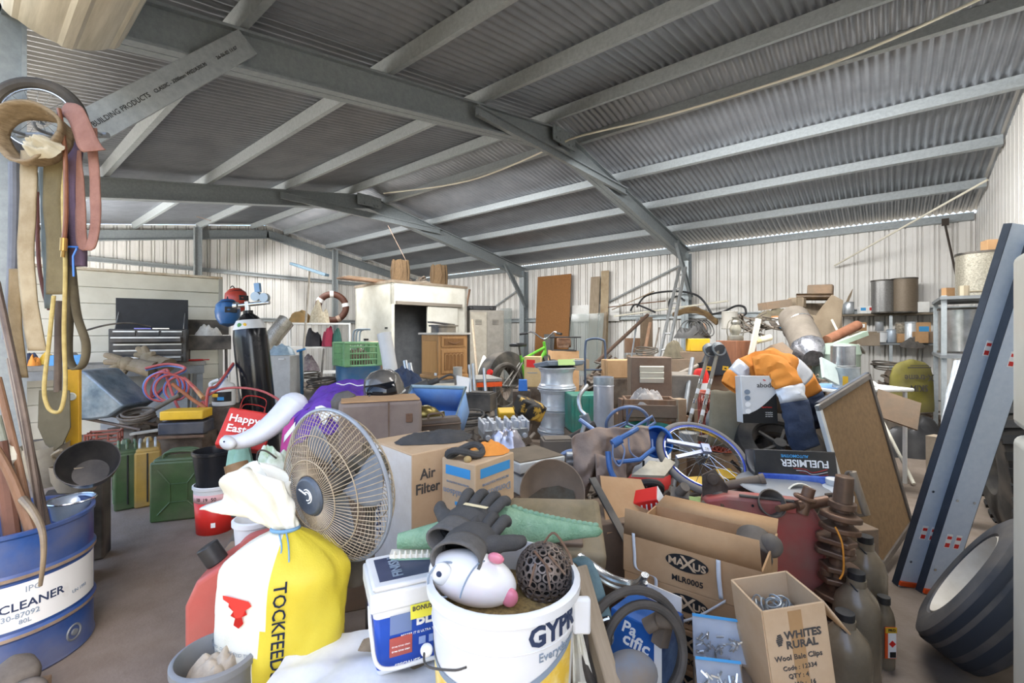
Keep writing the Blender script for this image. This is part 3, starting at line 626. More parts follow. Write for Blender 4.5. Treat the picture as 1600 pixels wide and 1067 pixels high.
# --- pair of black rubber gloves
def make_glove(label, loc, a, rx, ry, mirror=1):
    o = thing('rubber_glove', label, 'glove', loc, a, rx, ry); b = MB()
    def hand(u, v):
        th = 2*PI*u; k = v; w = .042+.016*sin(PI*min(1, k*1.1)); h = .026+.006*sin(PI*k); y = .11*k
        s = max(0, 1-max(0, k-.9)*4); return Vector((w*cos(th)*s*(1+.04*nz(th, k*5)), y, h*sin(th)*s*(1+.08*nz(th*2, k*6))))
    b.grid(28, 12, hand, 0, wrap=True); cl = (-.042, -.015, .013, .04); ln = (.06, .078, .08, .066)
    for i in range(4):
        x = cl[i]*mirror; L_ = ln[i]; b.tube(bez([(x*.9, .08, .002), (x*1.1, .115, .012), (x*1.25, .115+L_*.6, .016), (x*1.3, .115+L_, -.004)], 5), [.0135]*5+[.0135]*5+[.013, .0128, .0125, .011, .008, .004][:6], 12)
    b.tube(bez([(-.03*mirror, .03, .0), (-.07*mirror, .055, .002), (-.098*mirror, .085, -.004), (-.108*mirror, .11, -.008)], 5), [.02]*5+[.017]*5+[.015, .0145, .0135, .012, .008, .004], 12)
    b.build('glove_hand', glove, o)
    b = MB(); b.grid(28, 5, lambda u, v: Vector(((.046+.006*v)*cos(2*PI*u), .02-.06*v, (.031+.004*v)*sin(2*PI*u))), 0, wrap=True); b.build('cuff', mat('knit glove cuff', '#54524f', '#5f5c59', .95, scale=60, bump=.2, bscale=300), o, solid=.006)
    return o
GL = make_glove('black work glove lying on top of its pair, fingers towards the cartons', P(712, 834, 1.05), -24, 8, 4)
b = MB(); b.prism([(-.03, -.004), (.03, -.006), (.034, .003), (-.028, .006)], .001); q = b.build('print_mark', mat('cream print', '#d8c8a0', None, .7), GL); q.location = (.01, .075, .0335); q.rotation_euler = (0, 0, R(8))
make_glove('black work glove with its open cuff over the white fish pot', P(722, 862, .945), -14, -2, 0, -1)
# --- toy crocodile
o = thing('toy_crocodile', 'green plastic toy crocodile behind the black gloves', 'toy', P(790, 846, 1.2), 4, 0, 0)
def cr(u, v):
    x = -.28+.54*u; th = 2*PI*v
    if u < .18: r = .016+.012*(u/.18)
    elif u < .62: r = .028+.032*sin(PI*(u-.18)/.5)
    else: r = .024+(.036)*(1-(u-.62)/.38)**1.5*.8-.012
    r = max(r, .006)*1.2*(1 if u < .97 else math.sqrt(max(0.01, (1-u)/.03))); return Vector((x, r*.8*cos(th), .01+r*sin(th)*1.0+.03*max(0, u-.7)+.02*sin(PI*u)))
b = MB(); b.grid(70, 24, cr); b.build('croc_body', mat('scaly toy green', '#6f9576', '#86a688', .5, scale=30, bump=.5, bscale=160), o)
b = MB()
for i in range(16):
    u = .56+.43*i/16; x = -.28+.54*u; p = cr(u, .25); b.sph(.009, p, (1.1, .5, .9), 6)
b.build('tail_crest', croc, o)
b = MB(); b.cyl((.035, -.062, .02), (.035, -.07, .02), .012, n=20); b.build('leg_joint', white, o)
b = MB(); b.sph(.034, (.03, -.035, .0), (1, .5, 1.1)); b.build('leg', croc, o)
b = MB(); b.box(.12, .04, .012, (-.235, -.004, -.03)); b.build('lower_jaw', croc, o, bevel=.005)
b = MB()
for i in range(9): b.cyl((-.285+.014*i, -.02, -.024), (-.285+.014*i, -.02, -.005), .005, .002, n=6)
b.box(.125, .03, .01, (-.235, -.006, -.02)); b.build('teeth', mat('toy teeth cream', '#e8e0cd', None, .5), o)
# --- dusty suitcase behind the crocodile
carton('storage_carton', 'old carton holding up the dusty case behind the crocodile', PZ(866, 1.62, 0), .3, .26, .55, card_d, -6)
o = thing('tool_case', 'dust-covered brown carry case behind the toy crocodile', 'case', PZ(866, 1.5, .57), -4, 26)
b = MB(); b.base(.31, .24, .075); b.build('case_shell', mat('dust covered case', '#6d6046', '#8d7c5c', .8, scale=7, dust=.4), o, bevel=.02, seg=3)
b = MB(); b.tube(bez([(-.13, -.06, .077), (-.1, -.075, .1), (-.01, -.085, .1), (.02, -.075, .077)], 6), .005, 8); b.tube(bez([(-.11, -.08, .077), (-.09, -.09, .09), (.0, -.1, .09), (.02, -.09, .077)], 6), .005, 8); b.build('carry_handle', blackd, o)
b = MB(); b.box(.07, .05, .02, (.05, -.06, .08)); b.build('latch_plate', leather, o, bevel=.004)
# ================================================================ RIGHT FOREGROUND
def oval(o, w, h, loc, m, rot, nm='oval_print'):
    b = MB(); b.prism([(w/2*cos(t), h/2*sin(t)) for t in [2*PI*i/36 for i in range(36)]], .0008); q = b.build(nm, m, o); q.location = loc; q.rotation_euler = [R(x) for x in rot]; return q
BH = .118
for i, lb in enumerate(('fourth brown printed carton down, at the floor', None, 'third brown printed carton from the top of the stack', 'second brown printed carton from the top of the stack', 'open topmost brown printed carton with raised flap')):
    z = i*(BH+.002)
    lb = lb or 'brown printed carton second from the floor in the stack'
    if i == 0: lb = 'bottom brown printed carton of the stack on the floor'
    top = i == 4
    o = carton('printed_carton', lb, V(.617, 1.49, z), .4, .3, BH, card, -37, group='stack of brown printed cartons', openb=top, flaps=(('f', 3, .085), ('b', 80, .09)) if top else ())
    if i >= 1:
        oval(o, .125, .05, (0, -.1545, BH*.68), ink, (90, 0, 0))
        text(o, 'MA', .03, (-.031, -.1558, BH*.67), card_p, bold=.025, sx=1.1); text(o, 'X', .056, (.004, -.1558, BH*.67), card_p, bold=.01, sx=1.15); text(o, 'US', .03, (.037, -.1558, BH*.65), card_p, bold=.025, sx=1.1)
        text(o, 'MLR0005', .024, (.002, -.155, BH*.24), ink, bold=.015, sp=1)
# white strapping
b = MB(); tt = V(.617, 1.49, 0)
def mx(x, z, off=.156):   # a point on the front of the stack
    return V(.617+x*cos(R(-37))+off*sin(R(-37)), 1.49+x*sin(R(-37))-off*cos(R(-37)), z)
ribbon(b, [mx(.09, .6, .158), mx(.092, .55, .16), mx(.098, .49, .158)], V(.01, -.007, 0), 4, 1)
ribbon(b, [mx(.11, .49, .16), mx(.03, .43, .2), mx(-.06, .4, .24), mx(-.12, .4, .22)], Vector((0, 0, .009)), 8, 1)
solo(b, 'packing_strap', white, 'white plastic packing strap curling off the stacked cartons', 'strap', solid=.001)
b = MB(); ribbon(b, [mx(-.165, .61, .158), mx(-.16, .545, .16), mx(-.155, .505, .162), mx(-.12, .5, .17), mx(-.09, .49, .165), mx(-.09, .44, .17), mx(-.085, .4, .172)], V(.008, -.006, 0), 6, 1)
solo(b, 'packing_strap', white, 'bent white packing strap at the chrome rail end of the carton stack', 'strap', solid=.001)
o = thing('alternator', 'dusty grey alternator inside the end of the open printed carton', 'car part', V(.74, 1.4, .5), 20)
b = MB(); b.cyl((0, 0, .06), (.06, .05, .1), .055, .05, 20); b.sph(.035, (.05, -.02, .1), n=10); b.box(.05, .04, .05, (-.03, .04, .08), (20, 10, 30)); b.build('alternator_body', scrapm, o, bevel=.004)
# --- wool bale clip carton, standing on another carton
carton('storage_carton', 'plain carton under the wool bale clips carton', PZ(1212, 1.05, 0), .2, .16, .285, card_d, 3)
o = carton('clip_carton', 'open pale carton printed with wool bale clip details', PZ(1243, 1.075, .29), .14, .13, .36, card_p, 2, 0, -8, openb=True, flaps=(('r', 150, .1), ('b', 12, .02), ('f', 176, .05)) if False else (('r', 148, .1),))
def ct(s, sz, x, z, bd=.012, m=ink_g): return text(o, s, sz*.78, (x*.78, -.0685, .3-(.3-z+.045)*.8+.0), m, bold=bd)
ct('WHITES', .03, .016, .345, .03); ct('RURAL', .03, .01, .318, .03); ct('Wool Bale Clips', .021, -.005, .284, .012); ct('Code : 12334', .018, -.005, .255); ct('QTY : 4', .018, -.012, .232); ct('Gross Wt :  16', .018, -.02, .209); patch(o, .03, .001, (.02, -.0685, .183), ink_g)
b = MB()
for i in range(6): b.box(.021-.004*abs(i-2.5), .0035, .001, (-.062, .03-.0055*i-.013, 0), (0, 0, 12))
q = b.build('logo_bars', ink_g, o); q.location = (0.008, -.0685, .29); q.scale = (.8, .8, 1); q.rotation_euler = (PI/2, 0, 0)
patch(o, .03, .35, (.0, -.068, .178), mat('brown packing tape', '#b08c62', '#a98257', .3), name='tape_strip')
b = MB()
for i in range(16): rn = random.Random(i); b.ring((rn.uniform(-.045, .045), rn.uniform(-.04, .04), .29+rn.uniform(0, .04)), .016, .002, (rn.uniform(-1, 1), rn.uniform(-1, 1), .3), 14, 5)
b.box(.125, .115, .01, (0, 0, .285)); b.build('wire_clips', galv, o)
# --- blue beer carton with hoses
o = carton('drink_carton', 'torn blue printed drink carton behind the black hose loops', V(.365, 1.235, 0), .15, .12, .5, mat('printed blue carton', '#1c5fae', '#174f96', .5, scale=6), -46)
text(o, 'cific', .05, (-.0, -.0606, .44), whitep, bold=.02, shear=.3, rot=(90, 0, 0)); text(o, 'Pa', .045, (-.02, -.0606, .47), whitep, bold=.02, shear=.3)
q = patch(o, .118, .5, (.0756, 0, .25), mat('printed navy side', '#24365f', '#5b7290', .5, scale=10), (90, 0, 90), 'navy_side')
b = MB(); b.box(.02, .002, .5, (.066, -.0605, .25)); b.build('white_edge', whitep, o)
b = MB(); b.base(.1, .004, .04, (.02, .06, .5)); b.build('torn_flap', card_w, o)
hs = P(992, 1000, 1.06)
for j, (r, dx, lb) in enumerate(((.125, .0, 'outer loop of black hose hung over the blue drink carton'), (.098, .02, 'inner loop of black hose hung over the blue drink carton'))):
    b = MB(); b.ring((dx, -.012*j, -.02), r, .0105, (.25, -1, .2+.1*j), 40, 10); solo(b, 'rubber_hose', mat('dusty hose rubber', '#37332f', '#4d4741', .7, scale=10), lb, 'hose', hs, 0)
b = MB(); b.cyl((0, 0, 0), (.03, -.02, .01), .024, n=20); b.cyl((-.03, .01, -.03), (.01, 0, 0), .018, n=16); b.ring((.03, -.02, .01), .02, .004, (.8, -.5, .3), 20, 6); b.box(.03, .03, .05, (.01, .01, -.05), (0, 20, 30))
solo(b, 'pipe_fitting', rust_d, 'rusty pipe fitting on top of the blue drink carton', 'pipe fitting', P(1030, 964, 1.13), 0)
b = MB(); b.sph(.06, (0, 0, 0), (1, .6, .8), 14); solo(b, 'rubber_bung', mat('dull blue rubber', '#5d6b7d', '#6a5f55', .7, dust=.5), 'dull blue grey rounded block below the hose loops', 'block', P(985, 1052, 1.0), 0)
# --- bags of clips
def clipbag(lb, loc, a, rx, w, h, sd):
    o = thing('clip_bag', lb, 'bag', loc, a, rx)
    b = MB(); b.grid(14, 10, lambda u, v: Vector(((u-.5)*w, -.012*sin(PI*u)*sin(PI*v)+.004*nz(u*6+sd, v*6), v*h))); b.build('clear_film', glass, o)
    b = MB(); rn = random.Random(sd)
    for _ in range(30): b.box(.018, .003, .004, (rn.uniform(-.4, .4)*w, 0, rn.uniform(.05, .6)*h), (rn.uniform(0, 40), rn.uniform(-90, 90), 0))
    b.build('clips_inside', chrome, o)
    b = MB(); b.box(w, .003, .006, (0, -.002, h)); b.build('zip_strip', ink_b, o)
    b = MB(); b.box(w*.98, .006, h*.96, (0, .012, h/2)); b.build('backing', mat('grey blue card', '#8d94a3', '#a5aab5', .6), o)
clipbag('clear zip bag of metal clips leaning on the printed cartons', P(1126, 1036, 1.12), -14, -14, .125, .1, 1)
carton('storage_carton', 'low carton beneath the clear bags of clips', PZ(1128, 1.13, 0), .13, .13, .42, card_d, -20)
clipbag('second clear bag of clips half hidden at the picture edge below the first', P(1128, 1090, 1.03), -10, -30, .1, .07, 2)
# --- chrome rail, strap, timber frame, planks
b = MB(); p = bez([P(905, 868, 1.28), P(950, 900, 1.22), P(985, 911, 1.17), P(1000, 908, 1.14), P(1008, 898, 1.13)], 6); b.tube(p, .014, 10, flat=.6); b.tube([q+Vector((0, 0, -.017)) for q in p], .009, 10)
solo(b, 'chrome_rail', chrome, 'bent chrome rail lying beside the plaster bucket', 'rail')
o = thing('ratchet_strap', 'teal webbing strap with a steel hook beside the plaster bucket', 'strap', (0, 0, 0)); o.rotation_euler = (0, 0, 0)
b = MB(); ribbon(b, [P(898, 872, 1.16), P(912, 878, 1.12), P(926, 905, 1.09), P(938, 945, 1.07), P(946, 972, 1.06)], V(.034, 0, .012), 8, 3); b.build('webbing', mat('teal webbing', '#5e7478', '#4c6064', .85, scale=15, bump=.2), o, solid=.002)
b = MB(); b.tube(bez([P(938, 975, 1.06), P(934, 1000, 1.05), P(945, 1012, 1.05), P(957, 998, 1.05), P(950, 962, 1.06)], 6), .0035, 8); b.cyl(P(936, 970, 1.06), P(952, 965, 1.06), .006, n=8); b.build('steel_hook', chrome, o)
def beam(name, lb, cat, p0, p1, w, h, m, ext=0, side=None, group=None):
    p0 = Vector(p0); p1 = Vector(p1); d = (p1-p0); L_ = d.length; o = None; b = MB(); b.box(w, h, L_, (0, 0, L_/2)); q = solo(b, name, m, lb, cat, group=group, bevel=min(w, h)*.12); orient(q, p0, d, side); return q
q0 = P(955, 1075, .98); q1 = P(902, 886, 1.1); dd = (q0-q1); q0 = q1+dd*(q1.z/(q1.z-q0.z))
beam('timber_rail', 'weathered grey timber rail leaning beside the plaster bucket', 'timber', q0, q1, .036, .05, wood_g, side=V(-.3, 1, 0))
q0 = P(925, 1075, 1.04); q1 = P(905, 930, 1.12); dd = q0-q1; q0 = q1+dd*(q1.z/(q1.z-q0.z))
beam('timber_rail', 'thinner grey timber strip beside the weathered rail', 'timber', q0, q1, .02, .03, mat('dark grey timber', '#6a625a', '#5a534c', .8, stretch=(9, 9, 1)), side=V(-.3, 1, 0))
b = MB(); b.grid(8, 12, lambda u, v: P(895+70*u*v+10*u, 970+110*v, 1.02+.02*nz(u*4, v*4))+Vector((0, 0, -.25*v))); solo(b, 'feed_bag', wbag, 'white woven bag edge hanging by the timber rail', 'bag', solid=.002)
b = MB(); b.prism([(0, 0), (.24, .02), (.26, .2), (.08, .24)], .006); solo(b, 'plywood_offcut', card, 'flat brown fibreboard offcut behind the open printed carton', 'board', P(948, 835, 1.7), 20, 40, 0)
b = MB(); b.base(.03, .3, .008); solo(b, 'steel_strip', blackd, 'black steel strip crossing the fibreboard offcut', 'steel strip', P(953, 800, 1.72), 25, 38, 0)
carton('storage_carton', 'old carton supporting the fibreboard offcut', PZ(960, 1.85, 0), .28, .26, .54, card_d, 14)
# --- red and white carton, green rag, grey scraps near the wheel
o = carton('parts_carton', 'small red and white printed carton tilted behind the open printed carton', P(1024, 800, 1.86), .1, .07, .1, redbr, -30, 30, -20)
for i in range(4): patch(o, .006, .06, (-.03+.02*i, -.036, .055), whitep, (90, 20, 0), 'print_slash')
q = patch(o, .07, .1, (.051, 0, .05), whitep, (90, 0, 90), 'white_side')
b = MB(); b.base(.07, .05, .13); b.cyl((0, 0, .13), (.02, 0, .17), .02, n=12); solo(b, 'oil_filter_box', scrapm, 'dusty grey block beside the red and white carton', 'car part', P(1062, 800, 1.9), -20, 35)
# --- red plastic case
o = thing('tool_case', 'faded red plastic tool case standing behind the open printed carton', 'case', PZ(1185, 1.86, .2), -12, 0, 4)
pf = [(-.24, .0), (.24, 0), (.245, .05), (.2, .32), (.165, .38), (.11, .395), (-.16, .385), (-.24, .36)]
b = MB(); b.prism(pf, .09, Matrix.Rotation(PI/2, 4, 'X') @ Matrix.Translation((0, 0, -.045))); b.build('case_shell', mat('faded red case', '#b8524b', '#9a4a40', .5, scale=3, dust=.55), o, bevel=.016, seg=3)
b = MB(); b.box(.05, .02, .03, (.07, -.046, .368)); b.build('latch', red_d, o, bevel=.003)
b = MB(); b.cyl((-.11, -.04, .392), (.09, -.04, .397), .006, n=10); b.build('case_handle', blackd, o)
b = MB(); b.cyl((-.06, -.046, .36), (-.06, -.05, .36), .005, n=10); b.build('hole_plug', ink, o)
carton('storage_carton', 'carton under the faded red tool case', PZ(1185, 1.86, 0), .4, .16, .2, card_d, -12)
# --- crankshaft
o = thing('crankshaft', 'rusty engine crankshaft standing on end beside the red tool case', 'crankshaft', PZ(1293, 1.72, -.0), 10, 2, 4)
crm = mat('oily rusty crank', '#5d4839', '#7b5b45', .4, .5, scale=10, dust=.25)
b = MB(); b.cyl((0, 0, 0), (0, 0, .66), .026, n=20); b.cyl((0, 0, .02), (0, 0, .05), .07, n=28); b.build('crank_journal', crm, o)
for i in range(5):
    z = .12+.1*i; t = i*PI/2*1.3+.4; b = MB()
    pl = [(.075*cos(a_), .075*sin(a_)) for a_ in [PI*.15+PI*.7*j/10 for j in range(11)]]+[(-.045, -.01), (-.03, -.05), (.03, -.05), (.045, -.01)]
    M_ = Matrix.Translation((0, 0, z)) @ Matrix.Rotation(t, 4, 'Z'); b.prism(pl, .022, M_); b.prism(pl, .022, M_ @ Matrix.Translation((0, 0, .045)))
    b.cyl(M_ @ Vector((0, -.034, .02)), M_ @ Vector((0, -.034, .05)), .022, n=18); b.build('crank_web', crm, o, bevel=.005)
b = MB(); b.cyl((0, 0, .62), (0, 0, .72), .033, .03, n=20); b.cyl((0, 0, .6), (0, 0, .625), .045, n=20); b.build('crank_snout', crm, o, bevel=.003)
b = MB(); b.tube(bez([P(1305, 823, 1.62), P(1316, 850, 1.6), P(1318, 890, 1.6), P(1312, 905, 1.6)], 5), .003, 6); solo(b, 'orange_cord', mat('orange cord', '#d58a2d', None, .7), 'thin orange cord hanging down the rusty crankshaft', 'cord')
# --- rusty bars and scraps behind the red case
def bar(lb, p0, p1, r, m=rust, name='rusty_bar', cat='bar', n=12):
    b = MB(); b.cyl(p0, p1, r, n=n); return solo(b, name, m, lb, cat)
bar('long rusty bar running from the red case to the saw handle', P(1215, 795, 1.75), P(1330, 772, 1.95), .012)
bar('flat rusty bar reaching under the round lid', P(1125, 790, 1.85), P(1240, 762, 2.05), .011)
b = MB(); b.prism([(-.05, -.06), (.03, -.07), (.05, .02), (.0, .09), (-.05, .06)], .03); b.cyl((-.01, .05, 0), (-.01, .05, .05), .022, n=16); solo(b, 'cast_bracket', rust_d, 'rusty cast bracket hanging over the bicycle wheel rim', 'bracket', P(1117, 766, 1.92), -20, 80)
b = MB(); b.cyl((0, 0, -.03), (.03, 0, .07), .022, n=16); b.cyl((-.02, 0, .0), (.1, 0, .02), .02, n=14); b.ring((.01, 0, .03), .03, .009, (.3, 0, 1), 20, 8); solo(b, 'pipe_tee', mat('oily brown pipe', '#6b4f3f', '#84664f', .4, .4), 'brown pipe tee on the bar above the crankshaft', 'pipe fitting', P(1253, 790, 1.78), 0)
o = bottle('plastic_jug', 'dirty white plastic jug with a moulded grip beside the crankshaft', PZ(1304, 1.98, .42), .07, .2, white_p, white_p, 0)
b = MB(); b.tube(bez([(-.0, -.07, .15), (.0, -.1, .13), (0, -.1, .06), (0, -.07, .04)], 5), .011, 8); b.build('grip', white_p, o)
carton('storage_carton', 'carton under the dirty white jug', PZ(1310, 2.02, 0), .2, .2, .42, card_d, 10)
bar('short grey pipe leaning by the rusty bracket', P(1075, 812, 1.85), P(1128, 772, 1.9), .024, scrapm, 'grey_pipe', 'pipe')
b = MB(); b.lathe([(0, 0), (.05, .0), (.075, .07), (.07, .075), (.045, .01)], 24); solo(b, 'cream_bowl', cream, 'upturned cream bowl under the round lid', 'bowl', P(1238, 783, 2.0), 0, 70, 10)
b = MB(); b.lathe([(.02, 0), (.055, .09), (.05, .092)], 20); solo(b, 'tin_cone', scrapm, 'dusty tin cone under the flat rusty bar', 'funnel', P(1190, 792, 1.86), 0, 60)
b = MB(); rag(b, .12, .1, .03, 3); solo(b, 'green_rag', mat('lime rag', '#93a66a', '#7f9158', .9), 'lime green rag near the red and white carton', 'cloth', P(1088, 786, 1.98), 0)
# --- brown plastic jugs on the floor
jm = mat('grimy clear brown jug', '#6d6250', '#857763', .25, scale=6)
for i, (px, t, hh, lb) in enumerate(((1320, 1.46, .36, 'grimy brown jug with a black ringed cap nearest the pale clip carton'), (1338, 1.63, .4, 'middle grimy brown jug with a black ringed cap'), (1352, 1.84, .435, 'rear grimy brown jug with a black ringed cap under the framed boards'))):
    o = bottle('plastic_jug', lb, PZ(px, t, 0), .072, hh, jm, black, 0, .42, .027, 'grimy brown jugs beside the clip carton', handle=.034)
o = bottle('spray_bottle', 'small dark bottle with an orange hazard label beside the brown jugs', PZ(1381, 1.72, 0), .034, .26, jm, blackd, 0, .5)
b = MB(); b.base(.042, .002, .115, (-.004, -.036, .05)); b.build('orange_label', org_p, o)
b = MB(); b.base(.03, .002, .105, (0, -.0375, .053)); b.build('white_label', whitep, o); patch(o, .018, .018, (0, -.039, .105), redbr, (90, 45, 0), 'hazard_diamond'); patch(o, .042, .02, (-.004, -.0385, .155), yellow, (90, 0, 0)); text(o, 'PRO', .014, (-.002, -.0395, .155), ink, bold=.02); patch(o, .022, .02, (.002, -.039, .065), ink, (90, 0, 0), 'barcode_patch')
# ================================================================ FRAMED BOARDS
BL = V(1.74, 2.23, 0); BR = V(2.37, 2.70, .12); UP = V(-.29, .0, .87)
def board(lb, off, fm, face, fw, name='framed_board', scale=1.0, ft=.022, glassy=False):
    e = (BR-BL); n = e.cross(UP).normalized(); n = -n if n.dot(-BL) < 0 else n
    w = e.length; h = UP.length*scale; x = e.normalized(); y = UP-x*UP.dot(x); y.normalize(); n = x.cross(y)
    if n.dot(-BL) < 0: n = -n
    o = thing(name, lb, 'board', (0, 0, 0)); M = Matrix((x, y, x.cross(y))).transposed().to_4x4(); M.translation = BL+Vector(off); o.matrix_world = M
    s = 1 if x.cross(y).dot(n) > 0 else -1
    b = MB(); b.box(w-fw, h-fw, ft*.5, (w/2, h/2, 0)); b.build('panel', face, o)
    for nm, bx, c in (('frame_rail', (w, fw, ft), (w/2, fw/2, s*.004)), ('frame_rail', (w, fw, ft), (w/2, h-fw/2, s*.004)), ('frame_stile', (fw, h, ft), (fw/2, h/2, s*.004)), ('frame_stile', (fw, h, ft), (w-fw/2, h/2, s*.004))):
        b = MB(); b.box(*bx, c); b.build(nm, fm[1] if nm == 'frame_stile' and c[0] < .1 and len(fm) > 1 else fm[0], o, bevel=.003)
    return o
corkb = mat('brown hardboard back', '#8f7350', '#7d6345', .85, scale=30)
board('large brown backed framed board leaning out of the pile', (0, 0, 0), (mat('dark bronze frame', '#4d4640', '#5b534b', .5, dust=.4), white_p), corkb, .03)
board('second framed board with a blue grey frame leaning behind the brown board', V(.075, .11, 0), (mat('blue grey frame', '#5c6878', '#4d5867', .45, dust=.3),), corkb, .05, scale=1.0)
# saw handle thing in front of the board
o = thing('bow_saw', 'old bow saw with a pale wooden grip in front of the brown board', 'saw', (0, 0, 0)); o.rotation_euler = (0, 0, 0)
b = MB(); b.cyl(P(1332, 737, 1.82), P(1354, 804, 1.8), .0135, n=14); b.build('grip', wood_g, o)
b = MB(); b.tube(bez([P(1332, 738, 1.82), P(1322, 741, 1.83), P(1326, 775, 1.82), P(1338, 803, 1.8), P(1354, 804, 1.8)], 6), .006, 8); b.cyl(P(1290, 775, 1.86), P(1328, 772, 1.83), .011, n=10); b.build('steel_bow', rust_d, o)
# ================================================================ RAMPS, WHEEL, FRIDGE
def ramp(lb, p0, p1, wv):
    o = thing('loading_ramp', lb, 'ramp', (0, 0, 0), group='pair of blue grey loading ramps'); d = p1-p0; L_ = d.length
    orient(o, p0, d, V(0, 1, 0)); w = .125
    b = MB(); b.base(w, .012, L_); b.build('tread_plate', mat('blue grey ramp steel', '#bccada', '#c6d2e0', .5, 0, scale=40), o)
    sg = -1 if (o.matrix_world.to_3x3() @ Vector((0, 1, 0))).dot(-p0) < 0 else 1
    for s in (-1, 1):
        b = MB(); b.base(.006, .035, L_, (s*w/2, -sg*.012, 0)); b.build('side_rail', mat('dark ramp edge', '#333c4a', '#3e4856', .5, .3), o)
    b = MB(); b.base(w*1.02, .024, .022, (0, sg*.004, .012)); b.build('foot_tip', org_p, o)
    for z in (.17*L_, .69*L_):
        for s in ((-1, 1) if z < .5 else (0,)):
            b = MB(); b.box(.026, .002, .07, (s*.022, sg*.0072, z)); b.build('warning_sticker', whitep, o); b = MB(); b.box(.02, .002, .014, (s*.022, sg*.0085, z+.018)); b.box(.02, .002, .02, (s*.022, sg*.0085, z-.02)); b.build('sticker_print', redbr, o)
    for z, s in ((.29*L_, -1), (.29*L_, 1), (.08*L_, -1), (.08*L_, 1)):
        b = MB(); b.cyl((s*.04, sg*.006, z), (s*.04, sg*.009, z), .006, n=12); b.build('rivet', chrome, o)
    return o
ramp('blue grey loading ramp with an orange foot, nearer the framed boards', P(1421, 918, 2.26), P(1602, 352, 1.98), None)
ramp('second blue grey loading ramp, between the first ramp and the fridge', P(1459, 930, 2.2), P(1640, 372, 1.93), None)
b = MB(); b.cyl(P(1500, 728, 2.2), P(1552, 600, 2.12), .011, n=12); b.cyl(P(1500, 728, 2.2), P(1505, 716, 2.19), .016, n=12); solo(b, 'ramp_strut', chrome, 'shiny tube lying in the gap between the two ramps', 'tube')
W0 = PZ(1552, 1.66, .3); ax = V(-.6, .64, .5)
o = thing('car_wheel', 'car tyre on a dirty cream rim leaning against the fridge', 'wheel', (0, 0, 0)); orient(o, W0, ax)
b = MB(); frustum_tyre(b, .285, .2, .185); b.build('tyre', mat('blue black tyre', '#2d3138', '#3a3f47', .7, scale=8, dust=.35), o)
b = MB()
for k in range(7):
    for s_ in (-1, 1): pass
b.lathe([(.19, .085), (.182, .092), (.172, .07), (.165, .02), (.1, .01), (.07, .03), (.03, .035), (0, .03)], 40); b.lathe([(.185, -.09), (.168, -.06), (.165, .02)], 40); b.build('rim', mat('dirty cream rim', '#d3cec3', '#bdb4a5', .5, scale=5), o)
b = MB(); b.lathe([(.2855, .03), (.2865, .02), (.2865, -.0), (.2855, -.01)], 60); b.lathe([(.285, .07), (.286, .06), (.286, .05), (.285, .045)], 60); b.lathe([(.285, -.03), (.2862, -.04), (.2862, -.055), (.285, -.06)], 60); b.build('tread_rib', mat('tyre groove', '#30343b', None, .8), o)
FRI = thing('fridge', 'old cream fridge at the edge, doors towards the pile', 'fridge', (.563, 1.66, 0)); FRI.rotation_euler = (0, 0, 0)
frm = mat('cream fridge enamel', '#e4e2d6', '#d9d6c8', .3, scale=3, dust=.1)
b = MB(); b.base(.52, .6, 1.44, (.04, 0, .04)); b.build('cabinet_body', frm, FRI, bevel=.03, seg=4)
b = MB(); b.base(.06, .62, .9, (-.25, 0, .06)); b.build('fridge_door', frm, FRI, bevel=.025, seg=4)
b = MB(); b.base(.06, .62, .5, (-.25, 0, .98)); b.build('freezer_door', frm, FRI, bevel=.025, seg=4)
b = MB(); b.base(.02, .58, 1.36, (-.21, 0, .08)); b.build('door_seal', blackd, FRI)
b = MB(); b.base(.025, .03, .3, (-.29, -.26, .62)); b.build('door_handle', chrome, FRI, bevel=.006)
b = MB()
for sx in (-.18, .26):
    for sy in (-.25, .25): b.cyl((sx, sy, 0), (sx, sy, .045), .02, n=12)
b.build('foot', black, FRI)
# wrapped pipes and things behind the ramps
film = mat('crinkled clear wrap', '#d6dade', '#b9bfc6', .15, .1, scale=30, bump=.6, bscale=25)
b = MB(); b.tube(bez([P(1452, 830, 2.62), P(1470, 720, 2.72), P(1485, 640, 2.8), P(1500, 566, 2.88)], 8), [.03+.012*abs(nz(i*.7, 2)) for i in range(25)], 12); solo(b, 'wrapped_pole', film, 'long poles bundled in crinkled clear plastic behind the ramps', 'poles')
b = MB(); b.sph(.07, (0, 0, .07), (1.1, .8, 1.1), 12); crumple(b, .02, 14); solo(b, 'clear_bag', film, 'crinkled clear bag at the floor behind the wrapped poles', 'bag', PZ(1447, 2.75, .0), 0); 
b = MB(); b.base(.1, .12, .55); crumple(b, .01, 6); solo(b, 'wrapped_parcel', mat('brown wrapped parcel', '#8a7a66', '#a39684', .4, scale=5), 'upright brown parcel in clear film behind the wrapped poles', 'parcel', PZ(1470, 3.1, 0), 20)
